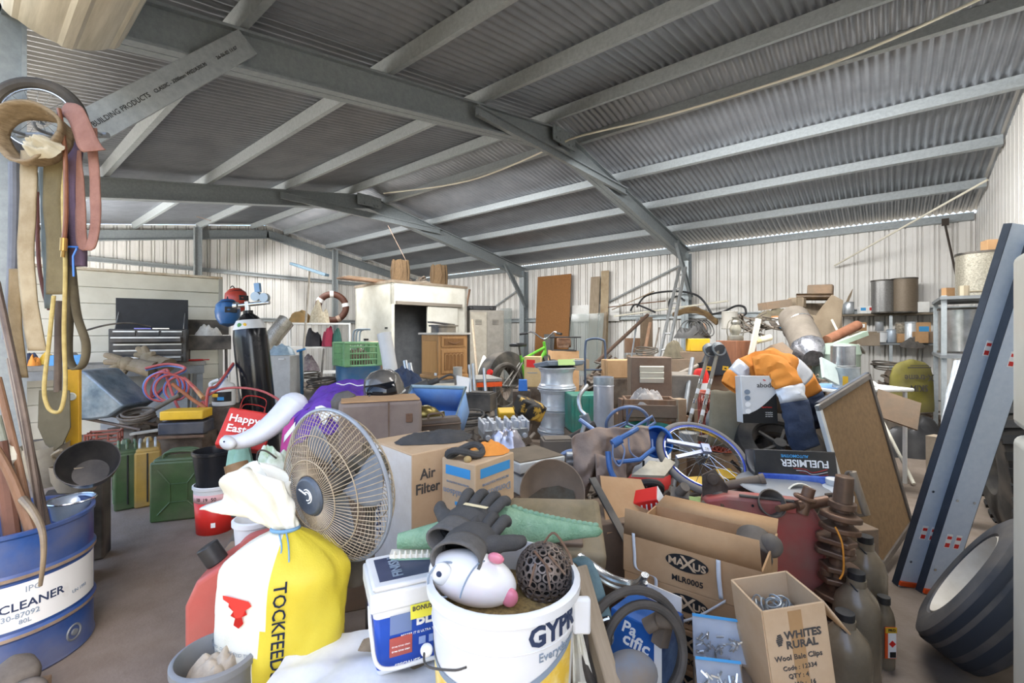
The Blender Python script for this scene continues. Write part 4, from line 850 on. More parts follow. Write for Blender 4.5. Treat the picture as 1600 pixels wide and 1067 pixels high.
# ================================================================ MIDDLE OF THE PILE
def heap(label, px, t, rx, ry, h, seed, m=scrapm, m2=rust_d, k=40, rl=.5, a=0):
    b = MB()
    def fn(u, v):
        t_ = 2*PI*u; x, y = rx*v*cos(t_), ry*v*sin(t_)
        z = h*(1-v**2.5)*(.75+.5*nz(x*3+seed, y*3, seed))+.05*nz(x*11, y*11, seed)*(1-v)
        return Vector((x, y, max(.004, z)))
    b.grid(48, 16, fn, 0, wrap=True)
    for i in range(len(b.v)):
        pass
    rn = random.Random(seed)
    for i in range(k):
        t_ = rn.uniform(0, 2*PI); v = rn.uniform(0, .95); p = fn(t_/2/PI, v)+Vector((0, 0, .02)); q = rn.random(); mi = rn.choice((0, 1))
        d = Vector((rn.uniform(-1, 1), rn.uniform(-1, 1), rn.uniform(-.3, .6))).normalized()*rl*rn.uniform(.2, .5)
        if p.z-abs(d.z) < .02: d.z = abs(d.z)*.2; p.z += .03
        if q < .45: b.cyl(p-d, p+d, rn.uniform(.006, .018), n=7, m=mi)
        elif q < .75: b.box(rl*rn.uniform(.15, .5), rl*rn.uniform(.08, .3), rl*rn.uniform(.02, .16), p, (rn.uniform(-35, 35), rn.uniform(-35, 35), rn.uniform(0, 360)), mi)
        elif q < .9: b.ring(p, rl*rn.uniform(.12, .3), .008, (rn.uniform(-1, 1), rn.uniform(-1, 1), 1), 18, 5, mi)
        else: b.cyl(p-d*.3, p+d*.3, rl*rn.uniform(.06, .13), n=12, m=mi)
    o = solo(b, 'scrap_heap', (m, m2), label, 'scrap', PZ(px, t, 0), a); o['kind'] = 'stuff'; return o
heap('tangle of dusty scrap under the bicycle wheel and tan jacket', 1000, 2.6, .6, .5, .36, 3, k=60)
heap('low tangle of scrap between the framed boards and the round lid', 1215, 2.5, .36, .3, .4, 5, k=40)
heap('dark scrap around the cylinder head and alloy rims', 800, 3.7, .6, .55, .42, 8, k=70)
heap('dark scrap around the brown suitcase and blue tub', 640, 3.1, .4, .42, .45, 12, k=40)
heap('scrap and rags below the purple flag', 470, 2.6, .42, .35, .6, 15, k=30)
# --- jerry cans
def jerry(label, loc, a, m, m2=None):
    o = thing('jerry_can', label, 'jerry can', loc, a, group='metal jerry cans in a row'); b = MB(); b.base(.335, .15, .4); b.box(.3, .135, .03, (0, 0, .405)); b.build('can_body', m, o, bevel=.022, seg=3)
    b = MB(); b.base(.006, .158, .4, (-.0, 0, 0)) if False else b.ring((0, 0, .2), .0, .0) if False else None
    b.box(.004, .16, .36, (.0, 0, .2)) if False else None
    for s in (-1, 1):
        y = s*.076
        for p0, p1 in (((-.12, y, .05), (-.05, y, .13)), ((.12, y, .05), (.05, y, .13)), ((-.12, y, .35), (-.05, y, .25)), ((.12, y, .35), (.05, y, .25))): b.tube([p0, p1], .006, 6)
        b.tube([(-.05, y, .13), (.05, y, .13), (.05, y, .25), (-.05, y, .25)], .005, 6, True)
    b.build('pressed_rib', m, o)
    b = MB(); b.tube([(-.17, 0, .04), (-.17, 0, .39)], .005, 6); b.tube([(.17, 0, .04), (.17, 0, .39)], .005, 6); b.build('side_seam', black, o)
    for y in (-.045, 0, .045):
        b = MB(); b.tube(bez([(-.1, y, .415), (-.075, y, .455), (.06, y, .455), (.1, y, .415)], 5), .0085, 8); b.build('carry_bar', m2 or m, o)
    b = MB(); b.cyl((.125, 0, .405), (.14, 0, .44), .03, n=18); b.box(.05, .04, .012, (.14, 0, .446)); b.build('spout_cap', m, o, bevel=.003)
    return o
jerry('army green jerry can with its broad side to the viewer, beside the red pail', PZ(286, 3.12, 0), 18, green_j)
jerry('mustard jerry can standing end-on between the two green ones', PZ(231, 3.42, 0), 128, mat('mustard can paint', '#a5863c', '#8f7434', .5, .1, scale=7, dust=.3), galv)
jerry('army green jerry can standing end-on, furthest from the red pail', PZ(198, 3.36, 0), 132, green_j)
o = pail('paint_pail', 'red and white pail with a black bucket stacked in it', PZ(337, 2.92, 0), .12, .3, white, bail=(galv, -50), bands=((.0, .2, redbr), (.2, .252, mat('pink label', '#d9a8a8', None, .6))))
text(o, '10  19  50', .03, (5, .225), ink, cyl=.119, bold=.01); b = MB(); b.lathe([(.1135, .05), (.1145, .08)], 6, a0=R(-70), a1=R(-58)); b.build('barcode_patch', whitep, o)
pail('black_bucket', 'black plastic bucket standing in the red and white pail', PZ(335, 2.92, .275), .118, .235, mat('glossy black bucket', '#1a1b1e', '#25262a', .3), taper=.8)
# --- red printed bag, white inflatable, cloths
o = thing('shopping_bag', 'red shopping bag with white Happy Easter lettering', 'bag', P(376, 702, 2.5), 24, -22, 14)
b = MB(); b.base(.25, .12, .21, taper=.86); crumple(b, .012, 9); b.build('bag_body', mat('red shopping bag', '#d63a34', '#c22f2a', .55, scale=5, bump=.15, bscale=30), o, bevel=.01)
text(o, 'Happy\nEaster', .058, (-.02, -.071, .12), whitep, rot=(80, 0, 0), bold=.02)
b = MB(); ribbon(b, [(-.06, -.05, .2), (-.05, -.05, .28), (.05, -.05, .28), (.06, -.05, .2)], Vector((0, .02, 0)), 6, 2); ribbon(b, [(-.06, .05, .2), (-.05, .06, .26), (.05, .06, .26), (.06, .05, .2)], Vector((0, .02, 0)), 6, 2); b.build('bag_handle', red, o, solid=.002)
o = thing('inflatable_toy', 'white inflatable toy with a curved neck below the purple flag', 'pool toy', (0, 0, 0)); o.rotation_euler = (0, 0, 0)
pts = bez([P(458, 632, 2.42), P(435, 655, 2.36), P(405, 678, 2.3), P(372, 690, 2.26), P(348, 688, 2.24)], 8); b = MB(); b.tube(pts, [.085-.055*(i/(len(pts)-1))**1.1 for i in range(len(pts))], 20, flat=.8); b.sph(.08, pts[0], (1, .9, .8), 12); b.build('neck', mat('white vinyl', '#dfe0e4', '#cfd0d6', .35), o)
b = MB(); b.sph(.042, P(356, 692, 2.22), (1.7, .7, .8), 12); b.build('head', white, o)
b = MB(); b.sph(.004, P(350, 690, 2.18)); b.sph(.004, P(356, 696, 2.18)); b.build('eye', ink_n, o)
purp = mat('purple flag cloth', '#6a3fa8', '#5c3596', .75, scale=5, bump=.1, bscale=20); pinkc = mat('magenta cloth', '#c14a92', '#b0407f', .8); 
def drape(b, P0, ex, ey, nu, nv, hf, m=0): return b.grid(nu, nv, lambda u, v: Vector(P0)+Vector(ex)*u+Vector(ey)*v+Vector((0, 0, hf(u, v))), m)
o = thing('flag', 'purple flag with white print heaped beside the fan cage', 'flag', P(505, 648, 2.35), 0)
hf = lambda u, v: .11*sin(PI*min(1, u*.9+.1))+.02*nz(u*5, v*5, 4)+.018*nz(u*11, v*9, 4)+.05*u
b = MB(); drape(b, (-.16, -.02, -.06), (.4, .1, 0), (-.02, .3, .08), 36, 26, hf); drape(b, (-.16, -.02, -.06), (.4, .1, 0), (0, -.05, -.15), 36, 10, lambda u, v: hf(u, 0)*(1-.1*v)+.02*nz(u*7, v*4, 8)); b.build('flag_cloth', purp, o, solid=.002)
b = MB(); drape(b, (-.02, -.045, -.085), (.13, .03, 0), (0, -.02, -.06), 14, 6, lambda u, v: hf(.35+.3*u, 0)*1.02+.03*sin(u*14)*v); drape(b, (.02, .12, .0), (.16, .04, 0), (-.01, .03, .0), 12, 4, lambda u, v: hf(.45+.35*u, .5)+.012); b.build('white_print', whitep, o, solid=.002)
b = MB(); drape(b, (-.19, -.04, -.07), (.06, .0, .02), (0, -.03, -.14), 6, 12, lambda u, v: .05*u+.01*nz(u*3, v*9)); b.build('pink_hem', pinkc, o, solid=.002)
b = MB(); drape(b, (-.175, -.05, -.1), (.055, .0, .02), (0, -.01, -.035), 6, 4, lambda u, v: .05*u+.004); b.build('white_stripe', whitep, o, solid=.002)
o = thing('sun_hat', 'grey peaked cap with hanging strap on top of the old trunk', 'cap', P(540, 636, 2.15), 20, 0, -14)
b = MB(); b.lathe([(.0, .075), (.03, .07), (.055, .045), (.062, 0)], 24, sy=1.15); b.build('crown', denim, o, solid=.003)
b = MB(); b.grid(14, 6, lambda u, v: Vector(((.062+.06*v)*cos(PI*(u-.5)), (.07+.04*v)*sin(PI*(u-.5)), .004+.02*v*cos(PI*(u-.5))))); b.build('peak', denim, o, solid=.004)
b = MB(); b.tube(bez([(.03, -.06, 0), (.05, -.08, -.03), (.045, -.08, -.06), (.03, -.08, -.075)], 5), .006, 6); b.build('chin_strap', denim, o)
carton('storage_carton', 'carton hidden under the old leather trunk', PZ(596, 2.2, 0), .34, .22, .7, card_d, 20)
o = thing('leather_chest', 'worn brown leather trunk with pale top edge behind the fan', 'trunk', PZ(594, 2.12, .7), 20)
lt = mat('worn trunk leather', '#6f6058', '#85766c', .6, scale=4, dust=.3)
b = MB(); b.base(.36, .2, .25); b.build('trunk_body', lt, o, bevel=.02, seg=3)
b = MB(); b.box(.34, .19, .006, (0, 0, .252)); b.build('top_edge', card, o); b = MB(); b.base(.006, .004, .24, (.03, -.101, .005)); b.build('seam', leather, o); b = MB(); b.base(.03, .012, .04, (.12, -.1, .15)); b.build('buckle', rust, o, bevel=.003)
o = thing('helmet', 'dark glossy helmet with a dusty dome on the leather trunk', 'helmet', PZ(600, 2.3, .965), 20, 0, -10)
hm = mat('smoky helmet shell', '#4a4845', '#6b6761', .15, .1, scale=6, dust=.35)
b = MB(); b.lathe([(0, .11), (.05, .1), (.085, .07), (.1, .02), (.1, -.02), (.094, -.02), (.094, .02), (.08, .065), (0, .1)], 36, sy=1.15); b.build('shell', hm, o)
b = MB(); b.ring((0, 0, -.018), .1, .006, (0, 0, 1), 36, 6); b.build('rim_trim', white_p, o)
b = MB(); b.lathe([(.103, .05), (.106, .0), (.106, -.015)], 20, a0=R(-150), a1=R(-60), sy=1.12); b.build('visor', mat('dark visor', '#15161a', None, .08), o, solid=.002)
# --- mint paper, old boots left of the sack
b = MB(); rag(b, .14, .1, .17, 31, .9); solo(b, 'mint_paper', mat('mint tissue', '#9cc3b0', '#86b09c', .8, scale=9), 'mint green crumpled tissue above the old brown boot', 'paper', P(376, 738, 2.45), 0)
o = thing('work_boot', 'old brown leather boot between the red pail and the sack top', 'boot', P(384, 798, 2.1), 60, -16, 0)
b = MB(); b.tube(bez([(0, .0, .2), (0, .0, .12), (0, -.01, .05), (0, -.08, .03), (0, -.15, .02)], 6), [.05+.0*i for i in range(8)]+[.05]*8+[.046]*8+[.02][:1], 16, flat=.85) if False else b.tube(bez([(0, .02, .22), (0, .01, .14), (0, -.01, .06), (0, -.08, .035), (0, -.15, .025)], 5), [.05]*6+[.05]*5+[.046]*5+[.042, .038, .03, .022, .01], 16); b.build('boot_upper', mat('tan boot leather', '#8a6c4a', '#74583a', .6, scale=8), o)
b = MB(); b.base(.09, .24, .018, (0, -.07, -.015)); b.build('boot_sole', blackd, o, bevel=.008)
b = MB(); b.tube(bez([P(404, 752, 1.9), P(402, 710, 1.92), P(414, 704, 1.92), P(432, 716, 1.95)], 5), .004, 6); solo(b, 'wire_hoop', blackd, 'thin black wire handle standing beside the sack top', 'wire')
b = MB(); rag(b, .16, .12, .1, 41, .7); solo(b, 'green_bag', mat('green print bag', '#9db38f', '#dfe3da', .5, scale=14), 'pale green and white plastic bag between the fan and the boot', 'bag', P(425, 735, 2.0), 0)
# --- blue tub, suitcase, vase, white lid
o = thing('storage_tub', 'blue plastic storage tub tipped towards the viewer', 'tub', P(688, 668, 2.95), -14, 42, 0)
bt = mat('dusty blue tub', '#86aede', '#6390cf', .5, scale=4, dust=.4); w_, d_, h_ = .36, .3, .22; b = MB()
b.base(w_*.9, d_*.9, .005); 
for sx in (-1, 1): b.add([(sx*w_*.45, -d_*.45, 0), (sx*w_*.45, d_*.45, 0), (sx*w_*.5, d_*.5, h_), (sx*w_*.5, -d_*.5, h_)], [(0, 1, 2, 3)])
for sy in (-1, 1): b.add([(-w_*.45, sy*d_*.45, 0), (w_*.45, sy*d_*.45, 0), (w_*.5, sy*d_*.5, h_), (-w_*.5, sy*d_*.5, h_)], [(0, 1, 2, 3)])
b.build('tub_body', bt, o, solid=.005); b = MB(); b.tube([(-w_*.51, -d_*.51, h_), (w_*.51, -d_*.51, h_), (w_*.51, d_*.51, h_), (-w_*.51, d_*.51, h_)], .013, 8, True); b.build('tub_rim', mat('pale tub rim', '#a9bfc4', '#93abb3', .5, dust=.3), o)
o = thing('suitcase', 'flat dark brown suitcase in front of the blue tub', 'suitcase', P(682, 690, 2.45), 14, 0, -2)
b = MB(); b.base(.26, .1, .13); b.build('case_shell', mat('dark suitcase', '#463a30', '#5a4a3c', .5, dust=.3), o, bevel=.02, seg=3); b = MB(); b.tube([(-.13, -.052, .1), (.13, -.052, .1)], .004, 6); b.build('case_seam', leather, o); b = MB(); b.tube(bez([(-.04, 0, .13), (-.03, 0, .15), (.03, 0, .15), (.04, 0, .13)], 4), .006, 8); b.build('case_handle', leather, o)
b = MB(); b.lathe([(.0, -.1), (.035, -.1), (.03, -.085), (.05, -.03), (.056, .0), (.045, .045), (.022, .075), (.028, .1), (.024, .1), (0, .07)], 28, ax=(1, .3, -.15)); solo(b, 'brass_vase', mat('aged brass', '#8a7a45', '#6c6038', .3, .8, scale=8), 'aged brass vase lying on the dark brown suitcase', 'vase', P(666, 648, 2.55), 10)
b = MB(); b.base(.1, .012, .12); solo(b, 'white_tub_top', white, 'white plastic lid leaning behind the blue tub', 'lid', P(722, 612, 3.25), 20, -30, 12, bevel=.01)
b = MB(); b.cyl((-.1, 0, -.03), (.08, .0, .04), .034, n=20); b.cyl((.08, 0, .04), (.15, 0, .065), .02, n=12); b.tube(bez([(.15, 0, .065), (.22, 0, .1), (.26, .0, .09), (.27, 0, .03)], 5), .008, 8); solo(b, 'caulking_gun', blackd, 'dusty black sealant gun resting behind the blue tub', 'sealant gun', P(652, 608, 3.2), 0)
for i, (px, lb) in enumerate(((633, 'pair of grey crutch ends, taller one'), (640, 'pair of grey crutch ends, shorter one'))):
    b = MB(); b.cyl(PZ(px+14, 3.7, .6), P(px, 564+4*i, 3.9), .02, n=12); solo(b, 'grey_tube', alu, ('taller' if i == 0 else 'shorter')+' grey tube leaning beside the oak cabinet and white pipe', 'tube')
b = MB(); rag(b, .3, .22, .14, 51, .8); solo(b, 'navy_bag', navy, 'navy bag slumped between the white pipe and the oak cabinet', 'bag', P(632, 606, 3.6), 0)
# --- cylinder head, foil, scale, rusty dish
o = thing('cylinder_head', 'alloy engine cylinder head lying on the dark scrap', 'cylinder head', P(786, 680, 3.15), 18, 8, 0)
b = MB(); b.base(.32, .15, .07); b.build('head_block', alu, o, bevel=.006)
rn = random.Random(4); b = MB()
for i in range(6):
    for j in (-1, 1): b.cyl((-.13+.052*i, j*.035, .06), (-.13+.052*i, j*.035, .115), .019, .015, n=12)
    b.box(.016, .15, .07, (-.155+.062*i, 0, .08)); b.cyl((-.13+.052*i, -.076, .02), (-.13+.052*i, -.09, .02), .018, n=12)
b.build('cam_towers', alloy, o, bevel=.002)
b = MB(); rag(b, .22, .15, .09, 61, 1, fold=7); solo(b, 'crumpled_foil', mat('crumpled foil', '#b9b4b8', '#8f8a90', .25, .6, scale=9), 'crumpled silver foil in front of the cylinder head', 'foil', P(792, 697, 2.75), 0)
carton('storage_carton', 'carton under the white platform scale', PZ(826, 2.28, 0), .3, .26, .5, card_d, 30)
o = thing('platform_scale', 'white platform scale with a small black display and dusty top', 'scale', PZ(826, 2.24, .5), 32)
b = MB(); b.base(.22, .2, .095); b.build('scale_body', mat('off white scale', '#d4d3cb', '#c4c2b8', .5, dust=.15), o, bevel=.008)
b = MB(); b.base(.24, .22, .012, (0, 0, .097)); b.build('neck_plate', steel_g, o); b = MB(); b.base(.26, .24, .05, (0, 0, .11), taper=1.02); b.build('scale_tray', mat('off white tray', '#d4d3cb', '#c4c2b8', .5), o, bevel=.006); b = MB(); b.base(.25, .23, .004, (0, 0, .161)); b.build('dusty_top', mat('brown dusty board', '#7d6f5c', '#6d604f', .9), o)
b = MB(); b.base(.06, .004, .05, (-.04, -.1, .025)); b.build('display', black, o)
b = MB(); b.lathe([(0, 0), (.06, .008), (.1, .03), (.128, .07), (.132, .07), (.104, .026), (.06, .0), (0, -.006)], 36); o = thing('rusty_dish', 'round rusty dish tilted behind the dusty carry case', 'dish', P(861, 772, 1.9), 0, 64); b.build('dish_shell', mat('rusty dusty dish', '#7b6a58', '#8b7763', .7, .2, scale=7), o); b = MB(); b.prism([(.1*cos(t)*(1+.1*sin(3*t)), .1*sin(t)-.014*(1+sin(5*t))) for t in [PI+.1+(PI-.2)*i/20 for i in range(21)]]+[(.09, .01), (.03, .03), (-.04, .02)], .006, Matrix.Translation((0, 0, .028))); b.build('dish_shade', mat('painted dish shade', '#4a3c2c', '#5b5a4e', .8, scale=14), o)  # dark patch in the bowl is painted inner shade
# --- stacked alloy rims
for k in range(4):
    o = thing('alloy_rim', ('bottom alloy wheel rim of the stack on the floor', 'alloy rim second from the bottom of the stack', 'alloy rim second from the top of the stack', 'top alloy wheel rim of the stack, under the grey tray')[k], 'wheel rim', PZ(870, 4.85, .226*k), k*20, group='stack of alloy wheel rims')
    b = MB(); b.lathe([(.19, .0), (.205, .004), (.205, .012), (.192, .018), (.19, .035), (.175, .05), (.168, .1), (.172, .17), (.188, .19), (.192, .205), (.206, .212), (.206, .22), (.188, .224), (.18, .2), (.16, .1), (.175, .03), (.19, 0)], 48); b.build('barrel', alloy, o)
    b = MB(); b.cyl((0, 0, .19), (0, 0, .215), .05, n=24)
    for i in range(5): b.box(.13, .04, .02, (.115*cos(i*2*PI/5), .115*sin(i*2*PI/5), .2), (0, 0, i*72))
    b.build('spoke_face', alloy, o)
o = thing('plastic_tray', 'grey plastic tray with a green label on the stacked rims', 'tray', PZ(873, 4.85, .905), 20, -8, 0)
b = MB(); b.base(.4, .34, .05, taper=1.1); b.build('tray_body', mat('blue grey tray', '#8b97a5', '#7a8694', .5, dust=.3), o, bevel=.01); b = MB(); b.box(.2, .06, .002, (0, -.188, .03), (90, 0, 4)); b.build('green_label', mat('lime label', '#b7d38a', None, .6), o)
# --- flue pipe, chrome tube, blue kids bike parts
o = thing('flue_pipe', 'shiny metal flue pipe standing in the middle of the pile', 'pipe', PZ(943, 3.95, 0), 0)
b = MB(); b.lathe([(.086, 0), (.086, .8), (.09, .802), (.09, .806), (.086, .81), (.086, .88), (.082, .88), (.082, 0)], 36); b.build('pipe_shell', mat('brushed flue steel', '#c9cbd1', '#b9bbc1', .3, .45), o); b = MB(); b.lathe([(.0865, .815), (.088, .83), (.0865, .845), (.088, .86), (.0865, .878)], 36); b.build('crimped_collar', galv, o)
bb = mat('powder blue bike paint', '#7f93b8', '#6b80a6', .4, .1, dust=.25); bb2 = mat('strong blue bike paint', '#4a72ad', '#3f659c', .4, .1)
o = thing('kids_bicycle', 'upturned blue kids bicycle frame left of the tan jacket', 'bicycle', (0, 0, 0)); o.rotation_euler = (0, 0, 0)
T = lambda *q: [P(*x) for x in q]
b = MB(); b.tube(bez(T((868, 720, 2.5), (885, 706, 2.5), (910, 704, 2.5), (925, 712, 2.52)), 5), .011, 8); b.tube(T((868, 720, 2.5), (915, 760, 2.4)), .013, 8); b.tube(T((878, 738, 2.5), (930, 728, 2.5)), .012, 8); b.tube(T((875, 728, 2.45), (925, 738, 2.45)), .011, 8); b.tube(T((905, 655, 2.7), (940, 680, 2.65)), .013, 8); b.tube(T((895, 750, 2.35), (930, 735, 2.4)), .016, 8); b.build('frame_tube', bb, o)
b = MB(); b.tube(bez(T((918, 602, 2.9), (905, 620, 2.85), (907, 640, 2.82), (915, 652, 2.8), (908, 680, 2.75), (899, 702, 2.7)), 6), .013, 10); b.build('handlebar', alu, o)
b = MB(); b.cyl(P(912, 648, 2.8), P(917, 662, 2.8), .03, n=12); b.build('stem_clamp', steel_g, o)
b = MB(); b.cyl(P(885, 712, 2.45), P(912, 712, 2.45), .022, n=12); b.cyl(P(885, 722, 2.45), P(915, 722, 2.45), .02, n=12); b.build('axle', alu, o)
o = thing('hoop_wheel', 'powder blue spoked hoop lying behind the tan jacket', 'wheel', P(980, 662, 3.05), 0, -62, 0)
b = MB(); b.ring((0, 0, 0), .14, .011, (0, 0, 1), 36, 8); b.build('hoop', bb, o); b = MB()
for i in range(3): a_ = i*2*PI/3+.4; b.cyl((0, 0, 0), (.135*cos(a_), .135*sin(a_), 0), .007, n=8); b.cyl((.0, 0, .02), (.135*cos(a_+.3), .135*sin(a_+.3), 0), .006, n=8)
b.build('spoke', bb, o); b = MB(); b.tube(T((985, 672, 2.9), (1020, 650, 2.85), (1024, 660, 2.85), (1000, 676, 2.85)), .009, 8); q = b.build('fork_end', bb, None); q.parent = o; bpy.context.view_layer.update(); q.matrix_parent_inverse = o.matrix_world.inverted()
# --- tan jacket and blue bucket, blue handle frame
o = thing('canvas_jacket', 'tan canvas jacket hanging over the blue bike parts', 'jacket', P(955, 722, 2.2), 0)
def jk(u, v):
    x = -.19+.37*u; z = .165-.3*v*(1-.25*u)-.1*max(0, .25-u)*2+.012*nz(u*6, v*5); y = -.05*sin(PI*v)+.05*v*0+.03*nz(u*5+2, v*4)+.025*sin(u*11+v*5)*v+.02*sin(u*17+3*v+2*nz(u*3, v*3))*(.4+v)+.02*abs(nz(u*7, v*4, 2))
    x += (.13*v*v)*(.35-u)*.9; return Vector((x, y, z))
b = MB(); b.grid(40, 34, jk); b.build('jacket_body', tan, o, solid=.006)
b = MB(); b.grid(20, 12, lambda u, v: Vector((-.09+.14*u, -.075+.02*nz(u*4, v*4)-.02*sin(PI*v), .06-.18*v-.03*u))); b.build('sleeve', tan, o, solid=.01)
o = pail('blue_bucket', 'blue plastic bucket lying on its side by the tan jacket', P(1018, 690, 2.42), .075, .13, blue, -20, 70, 50, taper=.8)
o = thing('bike_fork', 'blue bike fork and cable loops over the tan jacket', 'bike part', (0, 0, 0)); o.rotation_euler = (0, 0, 0)
b = MB(); b.tube(T((960, 690, 2.05), (985, 676, 2.08), (995, 670, 2.15)), .012, 8); b.tube(bez(T((950, 705, 2.04), (954, 735, 2.02), (967, 757, 2.0)), 5), .013, 8); b.tube(T((964, 722, 2.04), (1000, 718, 2.06), (1022, 700, 2.1)), .01, 8); b.build('fork_tube', bb2, o)
b = MB(); b.cyl(P(957, 694, 2.05), P(970, 686, 2.06), .02, n=12); b.build('clamp', bb2, o); b = MB(); b.tube(bez(T((958, 694, 2.03), (958, 715, 2.02), (968, 728, 2.02), (976, 706, 2.04), (970, 690, 2.05)), 6), .004, 6); b.tube(bez(T((982, 684, 2.08), (985, 706, 2.06), (1000, 716, 2.08), (1018, 705, 2.1), (1019, 686, 2.12)), 6), .004, 6); b.build('brake_cable', bb, o)
# --- bicycle wheel
o = thing('bicycle_wheel', 'kids bicycle wheel with a grey tyre and blue rim lying on the pile', 'wheel', (0, 0, 0)); nrm = V(.1, -.58, .81); orient(o, P(1098, 714, 2.25), nrm, V(0, 1, 0))
b = MB(); b.ring((0, 0, 0), .212, .0175, (0, 0, 1), 64, 12); b.build('tyre', mat('dusty grey tyre', '#86807a', '#756f68', .85, scale=9), o)
b = MB(); b.lathe([(.198, -.012), (.186, -.012), (.184, 0), (.186, .012), (.198, .012)], 64); b.build('rim', chrome, o); b = MB(); b.lathe([(.1985, .008), (.1985, .016)], 64); b.ring((0, 0, .012), .194, .004, (0, 0, 1), 64, 6); b.build('rim_line', mat('blue rim line', '#4a5fc0', None, .4), o)
b = MB()
for i in range(28): a_ = 2*PI*i/28; s = 1 if i % 2 else -1; b.cyl((.018*cos(a_+s), .018*sin(a_+s), .022*s), (.186*cos(a_), .186*sin(a_), 0), .0011, n=4)
b.build('spokes', chrome, o); b = MB(); b.cyl((0, 0, -.05), (0, 0, .06), .012, n=14); b.cyl((0, 0, -.028), (0, 0, .028), .024, n=18); b.build('hub', chrome, o)
b = MB(); b.box(.17, .02, .012, (-.1, .03, .045), (0, 0, -4)); b.box(.15, .018, .012, (-.09, -.035, .045), (0, 0, 22)); b.box(.04, .05, .02, (-.0, .01, .05)); b.build('fork_blade', mat('silver blue fork', '#a9adbb', '#7f88a8', .35, .4), o)
b = MB(); b.base(.16, .1, .02); b.base(.1, .09, .04, (.16, .03, 0)); solo(b, 'yellow_housing', yellow, 'scuffed yellow machine housing under the bicycle wheel', 'machine part', P(1095, 758, 2.35), 10, 15)
b = MB(); b.prism([(-.14, -.02), (.02, -.05), (.13, .02), (.1, .06), (.06, .03), (.0, .05), (-.05, .02)], .015); solo(b, 'torn_board', mat('torn cream board', '#cfc6b0', '#b8ad96', .9, scale=14), 'torn cream board under the bicycle fork', 'board', P(1022, 735, 2.12), 20, 30)
o = thing('chain_ring', 'black oily chain ring below the torn cream board', 'bike part', P(1010, 766, 2.05), 0, -50); b = MB(); b.ring((0, 0, 0), .065, .016, (0, 0, 1), 30, 8)
for i in range(3): b.box(.12, .02, .012, (.0, 0, 0), (0, 0, i*60))
b.build('ring_plate', rubber_d, o)
o = thing('dustpan', 'blue plastic handle lying by the fork', 'tool', P(960, 735, 1.98), 0) if False else None
# --- brown louvred cabinet group
carton('wooden_crate', 'closed wooden crate carrying the louvred brown panel and drawer', PZ(1012, 4.15, 0), .6, .4, .54, wood_b, 0, cat='crate')
o = thing('heater_cabinet', 'brown timber cabinet front with three white louvres', 'cabinet', PZ(1014, 4.2, .54), -4)
b = MB(); b.base(.36, .2, .5); b.build('cabinet_body', mat('brown dusty veneer', '#7c6656', '#6c5748', .6, dust=.25), o, bevel=.006)
for i in range(3): b = MB(); b.box(.21, .02, .045, (.0, -.108, .4-.052*i), (25, 0, 0)); b.build('louvre', cream, o)
b = MB(); b.base(.3, .4, .34, (.3, .12, 0)); solo(b, 'grey_case', mat('dusty grey case', '#6d675f', '#837c72', .8, dust=.3), 'dusty grey case beside the louvred brown cabinet', 'case', PZ(1014, 4.2, .54), -4, bevel=.01)
o = thing('drawer', 'loose brown timber drawer in front of the louvred cabinet', 'drawer', PZ(1013, 3.72, .56), -8)
b = MB(); b.base(.4, .02, .17, (0, -.11, 0)); b.base(.4, .02, .17, (0, .11, 0)); b.base(.02, .22, .17, (-.19, 0, 0)); b.base(.02, .22, .17, (.19, 0, 0)); b.base(.4, .22, .01); b.build('drawer_box', wood_b, o, bevel=.003)
b = MB(); b.base(.42, .02, .1, (0, -.125, .03)); b.build('drawer_front', mat('drawer front', '#7a6250', '#6a5444', .6, dust=.3), o, bevel=.004)
b = MB(); rag(b, .34, .2, .13, 71, .9, fold=6); solo(b, 'crumpled_film', mat('crumpled grey film', '#b3aca6', '#938c86', .3, scale=9), 'crumpled grey plastic film in the loose timber drawer', 'plastic film', PZ(1010, 3.7, .66), 0)
o = pail('paint_drum', 'green white and red paint drum under the loose drawer', PZ(1012, 3.5, 0), .17, .55, green_t, taper=.98, bands=((.0, .2, red), (.2, .36, white_p)))
text(o, 'HD', .1, (-6, .28), ink, cyl=.172, bold=.03)
b = MB(); b.base(.08, .08, .74); solo(b, 'timber_block', mat('pale timber block', '#a58f75', '#947e65', .7), 'short pale timber post right of the loose drawer', 'timber', PZ(1061, 3.6, 0), 20, bevel=.004)
b = MB(); b.base(.05, .1, .72); solo(b, 'timber_block', wood_b, 'short brown timber post left of the loose drawer', 'timber', PZ(973, 3.75, 0), 5, bevel=.004)
carton('moving_carton', 'brown carton on the shelf left of the louvred cabinet', PZ(965, 5.0, .78), .3, .25, .19, card, 4); carton('wooden_crate', 'dark crate beneath the brown carton by the louvred cabinet', PZ(965, 5.0, 0), .4, .3, .775, rust_d, 4, cat='crate')
o = thing('plastic_crate', 'teal plastic crate between the alloy rims and flue pipe', 'crate', PZ(912, 4.55, .3), 6); b = MB(); b.base(.32, .3, .36); b.build('crate_body', green_t, o, bevel=.01)
for i in range(4): b = MB(); b.base(.03, .01, .3, (-.11+.07*i, -.152, .03)); b.build('crate_rib', green_t, o)
carton('storage_carton', 'carton under the teal crate', PZ(912, 4.55, 0), .34, .3, .295, card_d, 6)
o = thing('hand_trolley', 'grey blue hand trolley frame standing behind the flue pipe', 'trolley', PZ(930, 5.1, 0), -6); tm = mat('trolley blue grey', '#59667a', '#4c586b', .4, .3)
b = MB(); b.tube(bez([(-.11, 0, .0), (-.11, 0, .6), (-.11, 0, 1.1), (-.07, 0, 1.19), (.07, 0, 1.19), (.11, 0, 1.1), (.11, 0, .6), (.11, 0, 0)], 6), .013, 10); b.build('hoop_frame', tm, o)
b = MB()
for z in (.25, .55, .85): b.cyl((-.11, 0, z), (.11, 0, z), .009, n=8)
